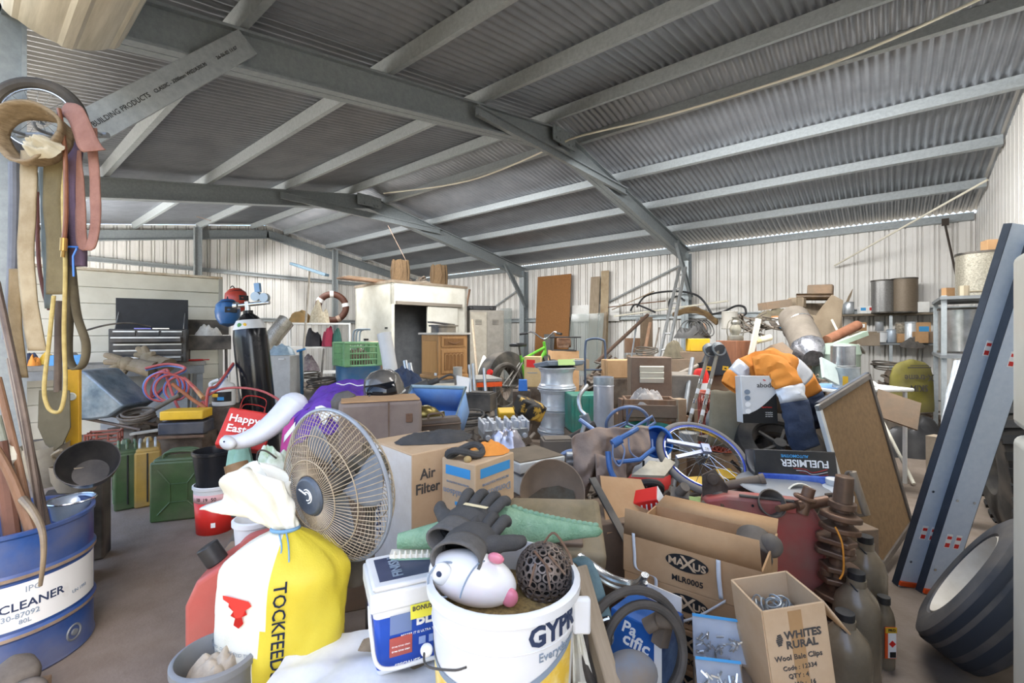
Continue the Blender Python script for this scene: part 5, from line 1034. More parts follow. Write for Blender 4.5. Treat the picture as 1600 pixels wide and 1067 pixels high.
b.build('cross_bar', tm, o); b = MB(); b.base(.26, .16, .008, (0, -.08, 0)); b.build('toe_plate', tm, o)
for s in (-1, 1): b = MB(); b.cyl((s*.13, .05, .1), (s*.17, .05, .1), .1, n=24); b.build('wheel', rubber, o)
heap('oily machine parts piled behind the hand trolley', 935, 5.7, .45, .35, .9, 22, k=50, rl=.4)
# --- extinguisher, hopper, mesh basket, poles, lantern box
o = thing('fire_extinguisher', 'red fire extinguisher with a white label behind the two poles', 'extinguisher', PZ(1095, 4.15, .58), 0); b = MB(); b.lathe([(0, 0), (.066, 0), (.068, .01), (.068, .3), (.05, .345), (.02, .36), (0, .36)], 28); b.build('cylinder', redbr, o)
b = MB(); b.lathe([(.0688, .08), (.0688, .23)], 20, a0=R(-150), a1=R(-30)); b.build('label_band', whitep, o); b = MB(); b.cyl((0, 0, .35), (0, 0, .4), .02, n=12); b.box(.09, .02, .012, (.02, 0, .41), (0, -12, 0)); b.build('valve_lever', black, o)
carton('storage_carton', 'carton under the fire extinguisher', PZ(1100, 4.2, 0), .3, .3, .575, card_d, 0)
o = thing('grass_catcher', 'black flared plastic hopper with two yellow labels', 'hopper', PZ(1113, 4.4, .86), 0); b = MB(); b.prism([(-.16, 0), (.16, 0), (.13, .1), (.07, .26), (-.05, .26), (-.12, .1)], .14, Matrix.Rotation(PI/2, 4, 'X')); b.build('hopper_shell', mat('charcoal hopper', '#2b2e34', '#363a40', .5), o, bevel=.012)
for x in (-.1, .06): patch(o, .055, .04, (x, -.142, .07), yellow, (90, 8, 0), 'yellow_label'); patch(o, .02, .012, (x, -.1435, .07), ink, (90, 8, 0), 'label_print')
carton('storage_carton', 'carton under the black hopper', PZ(1122, 4.5, 0), .34, .3, .855, card_d, 0)
om = mat('orange mesh plastic', '#bf5a45', '#ad4e3b', .5, dust=.2); o = thing('mesh_basket', 'orange plastic mesh basket behind the orange work shirt', 'basket', PZ(1118, 3.55, .36), 0, 0, 6)
b = MB(); n = 26
for i in range(n):
    for s in (-1, 1): b.tube([((.12+.05*z/.42)*cos(2*PI*i/n+s*z*2.2), (.12+.05*z/.42)*sin(2*PI*i/n+s*z*2.2), z) for z in (0, .1, .2, .3, .42)], .004, 4)
for z in (0, .14, .28): b.ring((0, 0, z), .12+.05*z/.42, .004, (0, 0, 1), 30, 5)
b.build('mesh_wall', om, o); b = MB(); b.ring((0, 0, .42), .171, .011, (0, 0, 1), 36, 8); b.build('basket_rim', om, o); b = MB(); b.cyl((0, 0, 0), (0, 0, .006), .12, n=28); b.build('basket_floor', om, o); b = MB(); b.lathe([(.11, .01), (.15, .36), (0, .36)], 24); b.build('basket_liner', mat('rust mesh liner', '#7d4030', '#8d4a38', .8), o)
carton('storage_carton', 'carton under the orange mesh basket', PZ(1118, 3.6, 0), .3, .3, .355, card_d, 20)
for i, (p0, p1, lb) in enumerate(((T((1078, 655, 3.2), (1108, 548, 3.35)), None, 'marked pole with a round grey head, nearer the fire extinguisher'), (T((1094, 662, 3.1), (1122, 546, 3.3)), None, 'marked pole with a round grey head, nearer the orange basket'))):
    o = thing('marked_pole', lb, 'pole', (0, 0, 0)); o.rotation_euler = (0, 0, 0); A_, B_ = p0; A_ = A_+(A_-B_)*((A_.z-.45)/(B_.z-A_.z)) if A_.z > .45 else A_
    b = MB(); b.cyl(A_, B_, .0125, n=12); b.build('shaft', mat('grey pole paint', '#8d8778', '#79746a', .5), o)
    for k in range(5): q = A_.lerp(B_, .25+.1*k); r2 = A_.lerp(B_, .25+.1*k+.05); b = MB(); b.cyl(q, r2, .0132, n=12); b.build('white_band', white if k % 2 else chrome, o)
    b = MB(); b.cyl(B_+V(0, -.02, 0), B_+V(0, .02, .02), .042, n=24); b.ring(B_+V(0, -.02, 0), .042, .008, V(0, 1, -.3), 24, 6); b.build('round_head', steel_g, o)
    b = MB(); b.cyl(A_+V(-.06, 0, 0), A_+V(.07, 0, .03), .014, n=10); b.box(.1, .05, .02, A_+V(0, 0, .02)); b.build('foot_plate', blackd, o)
bx = carton('timber_box', 'reddish timber box carrying the old lantern', PZ(1150, 4.9, .0), .3, .26, 1.18, wood_r, 24, cat='box')
def lantern(label, loc, a, m):
    o = thing('hurricane_lantern', label, 'lantern', loc, a); b = MB(); b.lathe([(0, 0), (.075, 0), (.08, .02), (.075, .05), (.04, .06), (0, .06)], 24); b.build('fuel_tank', m, o)
    b = MB(); b.lathe([(.035, .06), (.055, .1), (.058, .13), (.035, .18)], 24); b.build('globe', mat('dusty lantern glass', '#a9a493', '#8d8878', .2, alpha=.7), o)
    b = MB(); b.lathe([(.045, .18), (.045, .2), (.03, .22), (.035, .25), (0, .255)], 20); b.build('chimney_cap', m, o)
    for s in (-1, 1): b = MB(); b.tube(bez([(s*.07, 0, .03), (s*.09, 0, .1), (s*.075, 0, .2), (s*.03, 0, .23)], 5), .007, 8); b.build('side_tube', m, o)
    return o
lantern('grey hurricane lantern standing on the reddish timber box', PZ(1149, 4.85, 1.18), 0, mat('dull lantern tin', '#8f8b80', '#7c786d', .45, .5, scale=9))
b = MB(); b.base(.22, .14, .14); q = solo(b, 'yellow_box', yellow, 'bright yellow box half behind the black hopper', 'box', PZ(1090, 5.1, 1.06), 0, bevel=.006)
carton('storage_carton', 'tall dusty stand under the bright yellow box', PZ(1088, 5.2, 0), .5, .34, 1.055, card_d, 0)
b = MB(); rag(b, .26, .2, .16, 81, .9); solo(b, 'canvas_bag', mat('camouflage canvas', '#6d6552', '#564f40', .9, scale=14), 'dusty canvas bag beside the bright yellow box', 'bag', PZ(1052, 5.1, .98), 0)
carton('storage_carton', 'dusty stand under the canvas bag', PZ(1048, 5.15, 0), .3, .3, .975, card_d, 10)
b = MB(); rag(b, .4, .24, .16, 83, .9)
for i in range(5): b.ring((-.05+.05*i, -.05, .12), .1, .006, (.3*i-.6, -1, .5), 24, 6)
solo(b, 'cable_bundle', mat('black cable', '#292826', '#3a3836', .6), 'black cable and strap bundle above the bright yellow box', 'cable', PZ(1082, 5.2, 1.2), 0)
# --- orange work shirt
o = thing('work_shirt', 'orange and navy work shirt with silver tape thrown over the pile', 'shirt', (0, 0, 0)); o.rotation_euler = (0, 0, 0)
def sleeve(nm, pts, ws, ds, cuts):
    pp = bez([P(*q) for q in pts], 8); n = len(pp)-1; rn = 14
    def ring(i):
        a_ = pp[max(0, i-1)]; c_ = pp[min(n, i+1)]; d = (c_-a_).normalized(); f = V(0, -1, .2); f = (f-d*f.dot(d)).normalized(); x = d.cross(f); k = i/n; q = k*(len(ws)-1); j = min(int(q), len(ws)-2); w = ws[j]+(ws[j+1]-ws[j])*(q-j); dd = ds[j]+(ds[j+1]-ds[j])*(q-j)
        return [pp[i]+x*w*cos(2*PI*s/rn)*(1+.22*nz(i*.35, s*.9, 3))+f*dd*sin(2*PI*s/rn)*(1+.7*nz(i*.35+5, s*1.1, 2)) for s in range(rn)]
    R_ = [ring(i) for i in range(n+1)]
    for k0, k1, m, pn in cuts:
        i0, i1 = round(k0*n), round(k1*n); b = MB(); vs = [v for i in range(i0, i1+1) for v in R_[i]]
        fs = [((i-i0)*rn+s, (i-i0)*rn+(s+1) % rn, (i-i0+1)*rn+(s+1) % rn, (i-i0+1)*rn+s) for i in range(i0, i1) for s in range(rn)]
        b.add(vs, fs); b.build(pn, m, o, solid=.003)
sleeve('body', [(1140, 606, 2.5), (1158, 585, 2.52), (1195, 570, 2.55), (1232, 578, 2.6), (1258, 605, 2.62), (1272, 640, 2.62), (1278, 668, 2.62)], [.05, .07, .085, .09, .085, .075, .06], [.02, .03, .04, .04, .035, .03, .02], ((0, .13, orange, 'orange_panel'), (.13, .2, silvertape, 'silver_tape'), (.2, .52, orange, 'orange_panel'), (.52, .62, silvertape, 'silver_tape'), (.62, .72, orange, 'orange_panel'), (.72, 1, navy, 'navy_panel')))
sleeve('sleeve', [(1178, 574, 2.46), (1208, 572, 2.42), (1228, 596, 2.38), (1242, 632, 2.34), (1250, 668, 2.32), (1259, 700, 2.32)], [.05, .065, .072, .072, .075, .07], [.03, .035, .035, .032, .03, .025], ((0, .45, orange, 'orange_sleeve'), (.45, .57, silvertape, 'sleeve_tape'), (.57, 1, navy, 'navy_cuff')))
b = MB(); b.base(.34, .26, .4); b.cyl((-.2, 0, .1), (.1, -.05, .36), .05, n=12); q = solo(b, 'machine_block', scrapm, 'dusty machine block propping up the orange work shirt', 'machine', PZ(1212, 2.78, .5), 10, bevel=.02); 
# --- white and black printed box, motor, wheel, black box, lid
o = carton('printed_box', 'white and black printed box leaning under the orange shirt', P(1183, 660, 2.4), .18, .07, .245, white, -3, -6, 0)
b = MB(); b.prism([(.0875, .155)]+[(.0875-.175*k, .155-.11*math.sin(k*PI/2)) for k in [i/12 for i in range(13)]]+[(-.0875, 0), (.0875, 0)], .001); q = b.build('black_print', ink, o); q.location = (0, -.036, 0); q.rotation_euler = (PI/2, 0, 0)
text(o, 'abode', .036, (.035, -.0372, .195), ink_g, bold=.01); patch(o, .014, .005, (.03, -.037, .222), redbr, (90, 20, 0)); text(o, 'digital home', .011, (.035, -.0375, .082), redbr); 
for i, z in enumerate((.055, .045, .035)): text(o, 'set top box', .008, (.045, -.0375, z), whitep)
for z in (.06, .095, .128, .16): oval(o, .03, .026, (-.06, -.0375, z), ink_p if z > .1 else whitep, (90, 0, 0), 'picture_dot')
q = patch(o, .07, .245, (.088, 0, .1225), mat('red brown side', '#a4614e', '#6b6260', .6, scale=5), (90, 0, 90), 'side_print')
o = thing('electric_motor', 'dusty grey electric motor under the white printed box', 'motor', P(1154, 664, 2.72), 25); b = MB(); b.cyl((0, .16, 0), (0, -.07, 0), .094, n=32); b.lathe([(.094, .07), (.07, .1), (.03, .105), (0, .105)], 32, ax=(0, -1, 0)); b.build('motor_shell', mat('grey motor paint', '#77797a', '#8b8a86', .5, .2, dust=.35), o); b = MB(); b.cyl((.075, -.09, .03), (.08, -.14, .03), .034, n=20); b.ring((0, -.1, 0), .05, .006, (0, 1, 0), 24, 6); b.build('motor_boss', steel_g, o)
b = MB(); b.base(.26, .3, .03, (0, .04, -.12)); q = b.build('mount_plate', scrapm, o)
o = thing('spoked_wheel', 'dusty wide wheel with dark spokes below the orange shirt', 'wheel', (0, 0, 0)); orient(o, P(1216, 700, 2.45), V(-.1, -.6, .8), V(1, 0, 0)); b = MB(); frustum_tyre(b, .215, .13, .13); b.build('tyre', rubber, o); b = MB(); b.lathe([(.135, -.05), (.115, 0), (.135, .05)], 40); b.build('rim', scrapm, o); b = MB()
for i in range(5): b.box(.115, .014, .012, (.06*cos(i*2*PI/5), .06*sin(i*2*PI/5), .03), (0, 0, i*72))
b.cyl((0, 0, -.02), (0, 0, .05), .03, n=16); b.build('spoke', blackd, o)
o = carton('parts_box', 'black parts box printed upside down lying above the round lid', P(1236, 752, 2.12), .345, .13, .14, mat('black glossy box', '#232324', '#2f2e2e', .35, dust=.15), -10, -14, 0)
text(o, 'FUELMISER', .044, (.04, -.0665, .085), whitep, rot=(90, 180, 0), bold=.02, sx=.95); text(o, 'AUTOMOTIVE', .018, (.0, -.0665, .115), mat('cyan print', '#4aa3dc', None, .6), rot=(90, 180, 0), bold=.02)
for i in range(3):
    b = MB(); b.tube(bez([(-.01+.012*i, -.066, .06-.008*i), (.04, -.066, .058-.008*i), (.07, -.066, .045-.008*i), (.13, -.066, .062-.012*i)], 5), .0035, 4, flat=.4); b.build('flame_stripe', (red, whitep, red)[i], o)
b = MB(); b.base(.32, .02, .035, (0, -.07, -.004), (20, 0, 0)); crumple(b, .004, 20); b.build('blue_flap', mat('shiny blue wrap', '#2444b0', '#6f8fe0', .2, .1, scale=8), o)
b = MB(); b.lathe([(0, .012), (.1, .012), (.175, .006), (.185, 0), (.18, -.006), (.1, 0), (0, 0)], 40); solo(b, 'round_cover', mat('grey blue round lid', '#7e858c', '#8f9296', .5, .2, scale=6, dust=.4), 'flat round grey lid lying under the black parts box', 'lid', P(1222, 758, 2.02), 0, 3)
b = MB(); b.grid(10, 12, lambda u, v: V(0, 0, 0)+Vector((.22*(u-.5)-.05*v, -.08*v, -.3*v+.01*nz(u*4, v*4)))); solo(b, 'khaki_tarp', mat('khaki tarp', '#8b8470', '#7a735f', .9, scale=6), 'khaki tarp falling beside the grey electric motor', 'tarp', P(1140, 610, 2.62), 0, solid=.004)
# ================================================================ LEFT: column, slings, drum
o = thing('steel_drum', 'blue steel drum with a worn white label holding tool handles', 'drum', PZ(14, 1.78, 0), 0)
Rd, Hd = .245, .535; b = MB()
b.lathe([(0, .005), (Rd-.01, .005), (Rd, 0), (Rd+.004, .008), (Rd, .016), (Rd, .15), (Rd+.008, .16), (Rd+.008, .17), (Rd, .18), (Rd, .36), (Rd+.008, .37), (Rd+.008, .38), (Rd, .39), (Rd, .515), (Rd+.006, .522), (Rd+.006, .535), (Rd-.008, .535), (Rd-.008, .02), (0, .02)], 64); b.build('drum_shell', blue_d, o)
b = MB(); b.lathe([(Rd+.0012, .192), (Rd+.0012, .352)], 40, a0=R(-165), a1=R(34)); b.build('paper_label', mat('worn white drum label', '#d9d8d4', '#b7b0a2', .6, scale=5, thr=(.5, .72)), o)
dk = mat('brown hoop wear', '#7d6a58', '#a08c78', .6, .2, scale=10); b = MB()
for z in (.165, .375): b.lathe([(Rd+.0086, z-.006), (Rd+.0086, z+.006)], 48)
b.build('worn_hoop', dk, o)
for s_, sz, an, z, m in (('IN CLEANER', .042, 56, .272, ink_n), ('930-87092', .026, 53, .238, ink_p), ('80L', .022, 57, .214, ink_p)): text(o, s_, sz, (an, z), m, cyl=Rd+.0018, bold=.015)
text(o, 'IPC', .03, (62, .325), ink_p, cyl=Rd+.0018); text(o, 'UN 1993', .018, (98, .24), ink_p, cyl=Rd+.0018)
b = MB(); b.ring((0, 0, 0), .028, .004, (0, 0, 1), 24, 6); b.cyl((0, 0, -.004), (0, 0, .006), .012, n=12); q = b.build('bung_ring', steel_g, o); q.location = ((Rd+.001)*sin(R(92)), -(Rd+.001)*cos(R(92)), .08); q.rotation_euler = (PI/2, 0, R(92))
def shaft(name, lb, cat, pts, rs, m, n=10): b = MB(); b.tube(bez([P(*q) for q in pts], 5), rs if not hasattr(rs, '__len__') else [rs[0]+(rs[1]-rs[0])*i/((len(pts)-1)*5) for i in range((len(pts)-1)*5+1)], n); return solo(b, name, m, lb, cat)
tube_b = mat('brown steel pipe', '#5d5048', '#74665b', .5, .4, scale=8); wood_h = mat('worn brown handle', '#7d5d45', '#6b4e39', .6, stretch=(8, 8, 1), scale=4)
shaft('steel_pipe', 'long dark steel pipe leaning in the blue drum, longest of the pipes', 'pipe', ((72, 870, 1.78), (40, 660, 1.82), (-6, 440, 1.86)), .0125, tube_b)
shaft('steel_pipe', 'brown steel pipe with a bright worn side leaning in the drum beside the longest pipe', 'pipe', ((84, 880, 1.8), (45, 700, 1.86), (18, 560, 1.92)), .016, tube_b)
shaft('tool_shaft', 'brown wooden tool handle between the two steel pipes in the drum', 'tool handle', ((62, 880, 1.72), (30, 730, 1.74), (-4, 590, 1.76)), .012, wood_h)
shaft('tool_shaft', 'thick tapered pick handle leaning in the drum', 'tool handle', ((50, 830, 1.68), (20, 750, 1.68), (-12, 690, 1.68)), (.019, .012), wood_h)
shaft('tool_shaft', 'reddish brown tool handle at the picture edge in the drum', 'tool handle', ((28, 900, 1.7), (12, 780, 1.7), (-2, 690, 1.7)), .024, mat('red brown handle', '#6f4c3d', '#5d3f33', .6))
shaft('steel_pipe', 'grey green pipe wrapped in white rag leaning in the drum', 'pipe', ((48, 850, 1.75), (24, 760, 1.76), (-4, 650, 1.78)), .011, mat('grey green pipe', '#7d8070', '#6c6e60', .6)); b = MB(); b.sph(.045, P(12, 715, 1.74), (.9, .7, 1.1), 10); crumple(b, .012, 20); solo(b, 'rag_wrap', wbag, 'white rag tied round the grey green pipe in the drum', 'cloth')
shaft('bent_bar', 'bent steel pick point hooked over the rim of the blue drum', 'bar', ((36, 780, 1.66), (52, 800, 1.62), (66, 830, 1.58), (68, 870, 1.565), (63, 915, 1.57)), (.014, .006), mat('grey bent steel', '#94836a', '#6f6252', .5, .4))
o = thing('tin_pot', 'shallow tin pot with a bright rim sitting behind the drum rim', 'pot', PZ(112, 1.95, .47), 0); b = MB(); b.lathe([(0, 0), (.06, 0), (.068, .05), (.08, .07), (.08, .075), (.062, .055), (.055, .01), (0, .01)], 32); b.build('pot_shell', mat('light blue enamel tin', '#b9c3cc', '#9fb0c2', .3, .5), o); b = MB(); b.ring((0, 0, .074), .08, .004, (0, 0, 1), 32, 6); b.build('bright_rim', chrome, o)
b = MB(); b.sph(.07, (0, 0, .05), (1, .8, .9), 12); b.sph(.045, (.08, -.04, .035), (1, .8, .7), 10); crumple(b, .012, 12); solo(b, 'leather_glove', mat('dark dusty leather', '#4d463f', '#6a6259', .8, scale=9), 'dark dusty lump of leather on the floor at the foot of the drum', 'glove', PZ(26, 1.5, .075), 0)
carton('storage_carton', 'low box under the dark leather lump at the drum foot', PZ(22, 1.5, 0), .14, .12, .072, card_d, 20)
# pans and level behind the drum
carton('storage_carton', 'dark box stack behind the drum carrying the pans', PZ(106, 2.28, 0), .17, .2, .46, rust_d, 38)
o = thing('spirit_level', 'yellow spirit level standing behind the black pan', 'spirit level', PZ(115, 2.2, .5), 10, 0, 0); b = MB(); b.base(.058, .02, .58); b.build('level_body', mat('level yellow', '#d8a72c', '#c79625', .4), o, bevel=.003); b = MB(); b.ring((0, -.011, .45), .016, .004, (0, 1, 0), 24, 6); b.cyl((0, -.008, .45), (0, -.012, .45), .014, n=18); b.build('vial_window', mat('vial', '#c9c6b0', None, .1), o)
b = MB(); b.base(.034, .03, .62); solo(b, 'grey_rail', steel_g, 'grey metal strip standing just left of the spirit level', 'rail', PZ(101, 2.25, .47), 10)
def pan(name, lb, cat, loc, r, h, m, rx, ry, hand=None):
    o = thing(name, lb, cat, loc, 0, rx, ry); b = MB(); b.lathe([(0, 0), (r*.6, 0), (r*.85, h*.4), (r, h), (r*1.04, h), (r*.9, h*.4), (r*.64, -.004), (0, -.004)], 32); b.build('pan_bowl', m, o)
    if hand: b = MB(); b.tube(bez(hand, 5), .007, 8); b.build('pan_handle', m, o)
    return o
pan('black_pan', 'black metal pan tilted on its side in front of the spirit level', 'pan', P(142, 738, 2.05), .105, .1, mat('black iron pan', '#2b2b2c', '#45423f', .35, .3, scale=6), 38, 36)
pan('metal_bowl', 'tan dented metal bowl under the black pan', 'bowl', P(120, 765, 2.1), .1, .11, mat('tan dented metal', '#8d8271', '#a1957f', .6, .3, scale=6, dust=.3), -8, 0, [(-.09, 0, .1), (-.1, -.03, .15), (-.05, -.08, .17), (.0, -.1, .19)])
pan('metal_bowl', 'grey metal bucket with a pale wide rim left of the spirit level', 'bucket', P(76, 755, 2.15), .085, .19, mat('pale zinc', '#b3ac9c', '#979082', .5, .4, scale=7, dust=.3), 6, 0)
b = MB(); b.base(.14, .12, .62); solo(b, 'black_case', blackd, 'tall dark case behind the black pan', 'case', PZ(143, 2.55, 0), 25, bevel=.01)
# slings on the column
def sling(lb, pts, w, m, name='lifting_sling', cat='sling', wv=None, wob=.004, th=.006, seed=0): b = MB(); ribbon(b, [P(*q) for q in pts], wv or V(w, 0, 0), 8, 5, wob, seed=seed); return solo(b, name, m, lb, cat, solid=th)
o = thing('column_hooks', 'steel hooks bar on the near column carrying the slings', 'hook', P(70, 205, 1.98), 0); b = MB(); b.cyl((-.16, .04, 0), (.24, .04, 0), .012, n=10); b.cyl((-.1, .2, 0), (-.1, .04, 0), .012, n=8); b.build('hanging_bar', steel_g, o)
for x in (-.12, .0, .12, .22): b = MB(); b.tube(bez([(x, .04, 0), (x, -.03, -.005), (x, -.05, .02)], 4), .007, 6); b.build('hook_prong', steel_g, o)
T = lambda *q: [P(*x) for x in q]
b = MB(); c = P(52, 214, 1.83); pp = [c+V(.128*cos(t)*1.0, .015*sin(2*t), .108*sin(t)) for t in [2*PI*i/40 for i in range(41)]]; W = [V(.02*cos(t), -.075, .02*sin(t)+.01) for t in [2*PI*i/40 for i in range(41)]]
b.grid(40, 5, lambda u, v: pp[round(u*40)]+W[round(u*40)]*(v-.5)*(1+.25*sin(u*9))+V(.01*nz(u*9, v*5), 0, .01*nz(u*9, v*5, 4))); solo(b, 'lifting_sling', mat('ribbed tan webbing', '#8d7a5e', '#75634a', .9, scale=26, bump=.3, stretch=(1, 1, 6)), 'tan ribbed sling coiled in a big loop at the top of the column', 'sling', solid=.012)
sling('pale tan strap hanging straight down the column below the coiled loop', ((46, 235, 1.85), (44, 300, 1.85), (40, 400, 1.85), (46, 470, 1.85), (58, 548, 1.85)), .068, mat('pale tan webbing', '#a59679', '#8c7b5e', .9, scale=9, bump=.2))
sling('olive tan lower strap end behind the pale tan strap', ((24, 420, 1.92), (24, 500, 1.92), (34, 590, 1.92)), .052, tan_w)
sling('wide olive strap hanging beside the yellow rope', ((84, 240, 1.86), (82, 320, 1.86), (88, 380, 1.86), (87, 460, 1.86)), .074, olive_w)
sling('narrow grey blue strap behind the olive strap', ((66, 250, 1.93), (70, 360, 1.93), (76, 482, 1.93)), .028, mat('grey blue webbing', '#77807f', '#666f6e', .9))
sling('faded red webbing folded over the hook and hanging to the side', ((96, 172, 1.86), (118, 178, 1.84), (138, 225, 1.82), (148, 236, 1.82)), .1, red_w, wv=[V(.04, 0, .06), V(.06, 0, .05), V(.085, 0, .02), V(.085, 0, .01)])
sling('faded red webbing hanging in a long fold beside the purple sling', ((142, 200, 1.87), (148, 280, 1.87), (149, 350, 1.87), (140, 388, 1.87), (128, 378, 1.88), (125, 300, 1.89), (118, 235, 1.89)), .042, red_w, seed=4)
sling('dull purple sling hanging with a blue tie round its rounded end', ((116, 225, 1.9), (112, 300, 1.9), (122, 380, 1.9), (124, 416, 1.9)), .05, purple_w, th=.03)
b = MB(); b.ring(P(123, 388, 1.9), .033, .004, (0, 0, 1), 20, 6); b.tube(T((120, 388, 1.86), (114, 400, 1.85), (115, 432, 1.85)), .004, 5); solo(b, 'blue_tie', blue, 'light blue tie knotted round the purple sling end', 'tie')
sling('dark brown leather strap beside the purple sling', ((106, 232, 1.91), (104, 320, 1.91), (107, 420, 1.91)), .035, leather)
b = MB(); ribbon(b, T((106, 300, 1.9), (112, 440, 1.9), (108, 500, 1.9), (107, 555, 1.9), (118, 576, 1.9), (131, 566, 1.9), (134, 535, 1.9), (120, 490, 1.9), (112, 420, 1.91)), V(.006, .03, 0), 8, 2); solo(b, 'lifting_sling', mat('thin olive band', '#6b624d', '#584f3d', .9), 'thin olive band ending in a long loop above the workbench', 'sling', solid=.008)
shaft('hanging_hose', 'thick grey hose hanging down the near column', 'hose', ((22, 255, 1.98), (22, 340, 1.98), (19, 440, 1.98), (12, 530, 1.98)), .018, mat('grey hose', '#6d7077', '#5d6067', .6))
shaft('hanging_tube', 'thin copper coloured hose hanging with a brass end fitting', 'hose', ((92, 170, 1.83), (101, 230, 1.82), (103, 330, 1.82), (99, 385, 1.82)), .008, mat('copper brown tube', '#7a4f3c', '#8d6047', .35, .5)); b = MB(); b.cyl(P(100, 372, 1.82), P(99, 392, 1.82), .012, n=12); b.cyl(P(99, 392, 1.82), P(98, 402, 1.82), .007, n=10); solo(b, 'hanging_fitting', mat('brass fitting', '#a8854a', None, .3, .8), 'brass fitting at the end of the copper coloured hose', 'fitting')
shaft('cable', 'dark red cable hanging behind the pale tan strap', 'cable', ((58, 300, 1.96), (60, 400, 1.96), (68, 455, 1.96), (77, 484, 1.96)), .007, mat('dark red cable', '#6b4138', None, .6))
b = MB(); b.tube(bez(T((98, 245, 1.87), (99, 330, 1.86), (102, 420, 1.85), (100, 520, 1.85), (102, 600, 1.85), (96, 638, 1.85), (85, 644, 1.85), (74, 634, 1.85), (69, 605, 1.85), (76, 540, 1.85), (84, 462, 1.86)), 6), .0072, 10); solo(b, 'yellow_rope', mat('old yellow rope', '#b9a56a', '#a38e54', .8, scale=30, bump=.2), 'yellow rope hanging in a long open loop down to the pans', 'rope')
b = MB(); rag(b, .15, .08, .06, 91, .9); q = solo(b, 'cotton_gloves', mat('dirty cotton', '#a59c85', '#c0b79f', .9, scale=12), 'bunch of pale cotton gloves tucked inside the coiled tan sling', 'gloves', P(72, 235, 1.8), 0, 70)
o = thing('garden_spade', 'old spade with a dark shaft and olive blade standing behind the drum', 'spade', (0, 0, 0)); o.rotation_euler = (0, 0, 0); b = MB(); b.cyl(P(92, 470, 2.1), P(90, 612, 2.1), .014, n=12); b.build('shaft', tube_b, o)
b = MB(); c = P(86, 640, 2.1); b.prism([(-.07, .09), (.07, .09), (.075, -.08), (.04, -.16), (0, -.19), (-.04, -.16), (-.075, -.08)], .006, Matrix.Translation(c) @ Matrix.Rotation(YAW, 4, 'Z') @ Matrix.Rotation(PI/2, 4, 'X')); b.build('blade', mat('olive steel blade', '#6a6350', '#57513f', .6, .3, scale=6), o, bevel=.002)
o = thing('spare_wheel', 'bicycle wheel with a worn tyre hung behind the coiled sling', 'wheel', (0, 0, 0)); orient(o, P(60, 186, 2.06), V(.35, -1, 0)); b = MB(); b.ring((0, 0, 0), .16, .026, (0, 0, 1), 48, 10); b.build('tyre', rubber, o); b = MB(); b.ring((0, 0, 0), .135, .006, (0, 0, 1), 40, 6); b.build('rim', chrome, o)
b = MB()
for i in range(16): b.cyl((.01*cos(i), .01*sin(i), .01), (.132*cos(i*PI/8), .132*sin(i*PI/8), 0), .001, n=4)
b.cyl((0, 0, -.03), (0, 0, .03), .015, n=12); b.build('hanging_hub', chrome, o)
# ================================================================ LEFT BACK: cream panel, bench
def flatp(u, w, z): return V(u, w, z)
PA = 41; o = thing('cladding_screen', 'freestanding cream slatted wall panel behind the workbench', 'panel', V(-5.05, 5.68, 0), PA); b = MB()
for i in range(10): b.base(2.4, .04, .196, (0, 0, .03+.2*i))
b.build('slats', cream, o, bevel=.006); b = MB(); b.base(.05, .07, 2.04, (1.2, 0, 0)); b.build('edge_post', mat('grey edge trim', '#a8a69c', None, .5), o); b = MB(); b.base(2.44, .08, .03, (0, 0, 2.03)); b.build('top_cap', mat('brown stained cap', '#b09a7c', '#cfc6b2', .6, scale=9), o); b = MB(); b.base(2.3, .02, 2.0, (0, .03, .02)); b.build('backing_sheet', steel_g, o)
bn = V(-4.72, 5.36, 0); o = thing('workbench', 'long grey steel workbench in front of the cream panel', 'workbench', bn, PA); b = MB(); b.base(1.8, .55, .05, (0, 0, .86)); b.build('bench_top', mat('worn bench top', '#8f918e', '#73706a', .6, .2, scale=6, dust=.3), o, bevel=.004); b = MB(); b.base(1.76, .03, .1, (0, -.25, .76)); b.build('front_rail', steel_g, o)
for sx in (-1, 1):
    for sy in (-1, 1): b = MB(); b.base(.06, .06, .86, (sx*.84, sy*.22, 0)); b.build('leg', steel_g, o)
b = MB(); b.base(.9, .02, .72, (.35, .22, .1)); b.build('back_sheet', mat('pale grey sheet', '#a6acb0', '#8f959a', .5), o)
def bp(x, y, z=.91): a_ = R(PA); return bn+V(x*cos(a_)-y*sin(a_), x*sin(a_)+y*cos(a_), z)
o = thing('tool_chest', 'black tool chest with its lid open on the workbench', 'tool chest', P(236, 562, 5.45)*Vector((1, 1, 0))+Vector((0, 0, .91)), 30); bk = mat('black chest enamel', '#26282b', '#34373a', .4, .2, dust=.2)
b = MB(); b.base(.72, .3, .4); b.build('chest_body', bk, o, bevel=.008)
for r_, z in enumerate((.32, .25, .17, .1, .02)):
    for x, w_ in (((-.22, .2), (0, .2), (.22, .2)) if r_ == 0 else ((0, .64),)):
        pull = {1: .12, 4: .06}.get(r_, 0); b = MB(); b.base(w_, .02+pull, .055, (x, -.155-pull/2, z)); d_ = b.build('drawer', bk, o, bevel=.002); b = MB(); b.base(w_*.98, .014, .016, (x, -.17-pull, z+.042)); b.build('drawer_pull', alu, d_)
b = MB(); b.base(.7, .02, .37, (-.0, .14, .4), None); b.build('lid', mat('black lid lining', '#17181a', '#202225', .6), o)
for s in (-1, 1): b = MB(); b.cyl((s*.32, -.05, .4), (s*.32, .12, .6), .006, n=8); b.build('lid_stay', chrome, o)
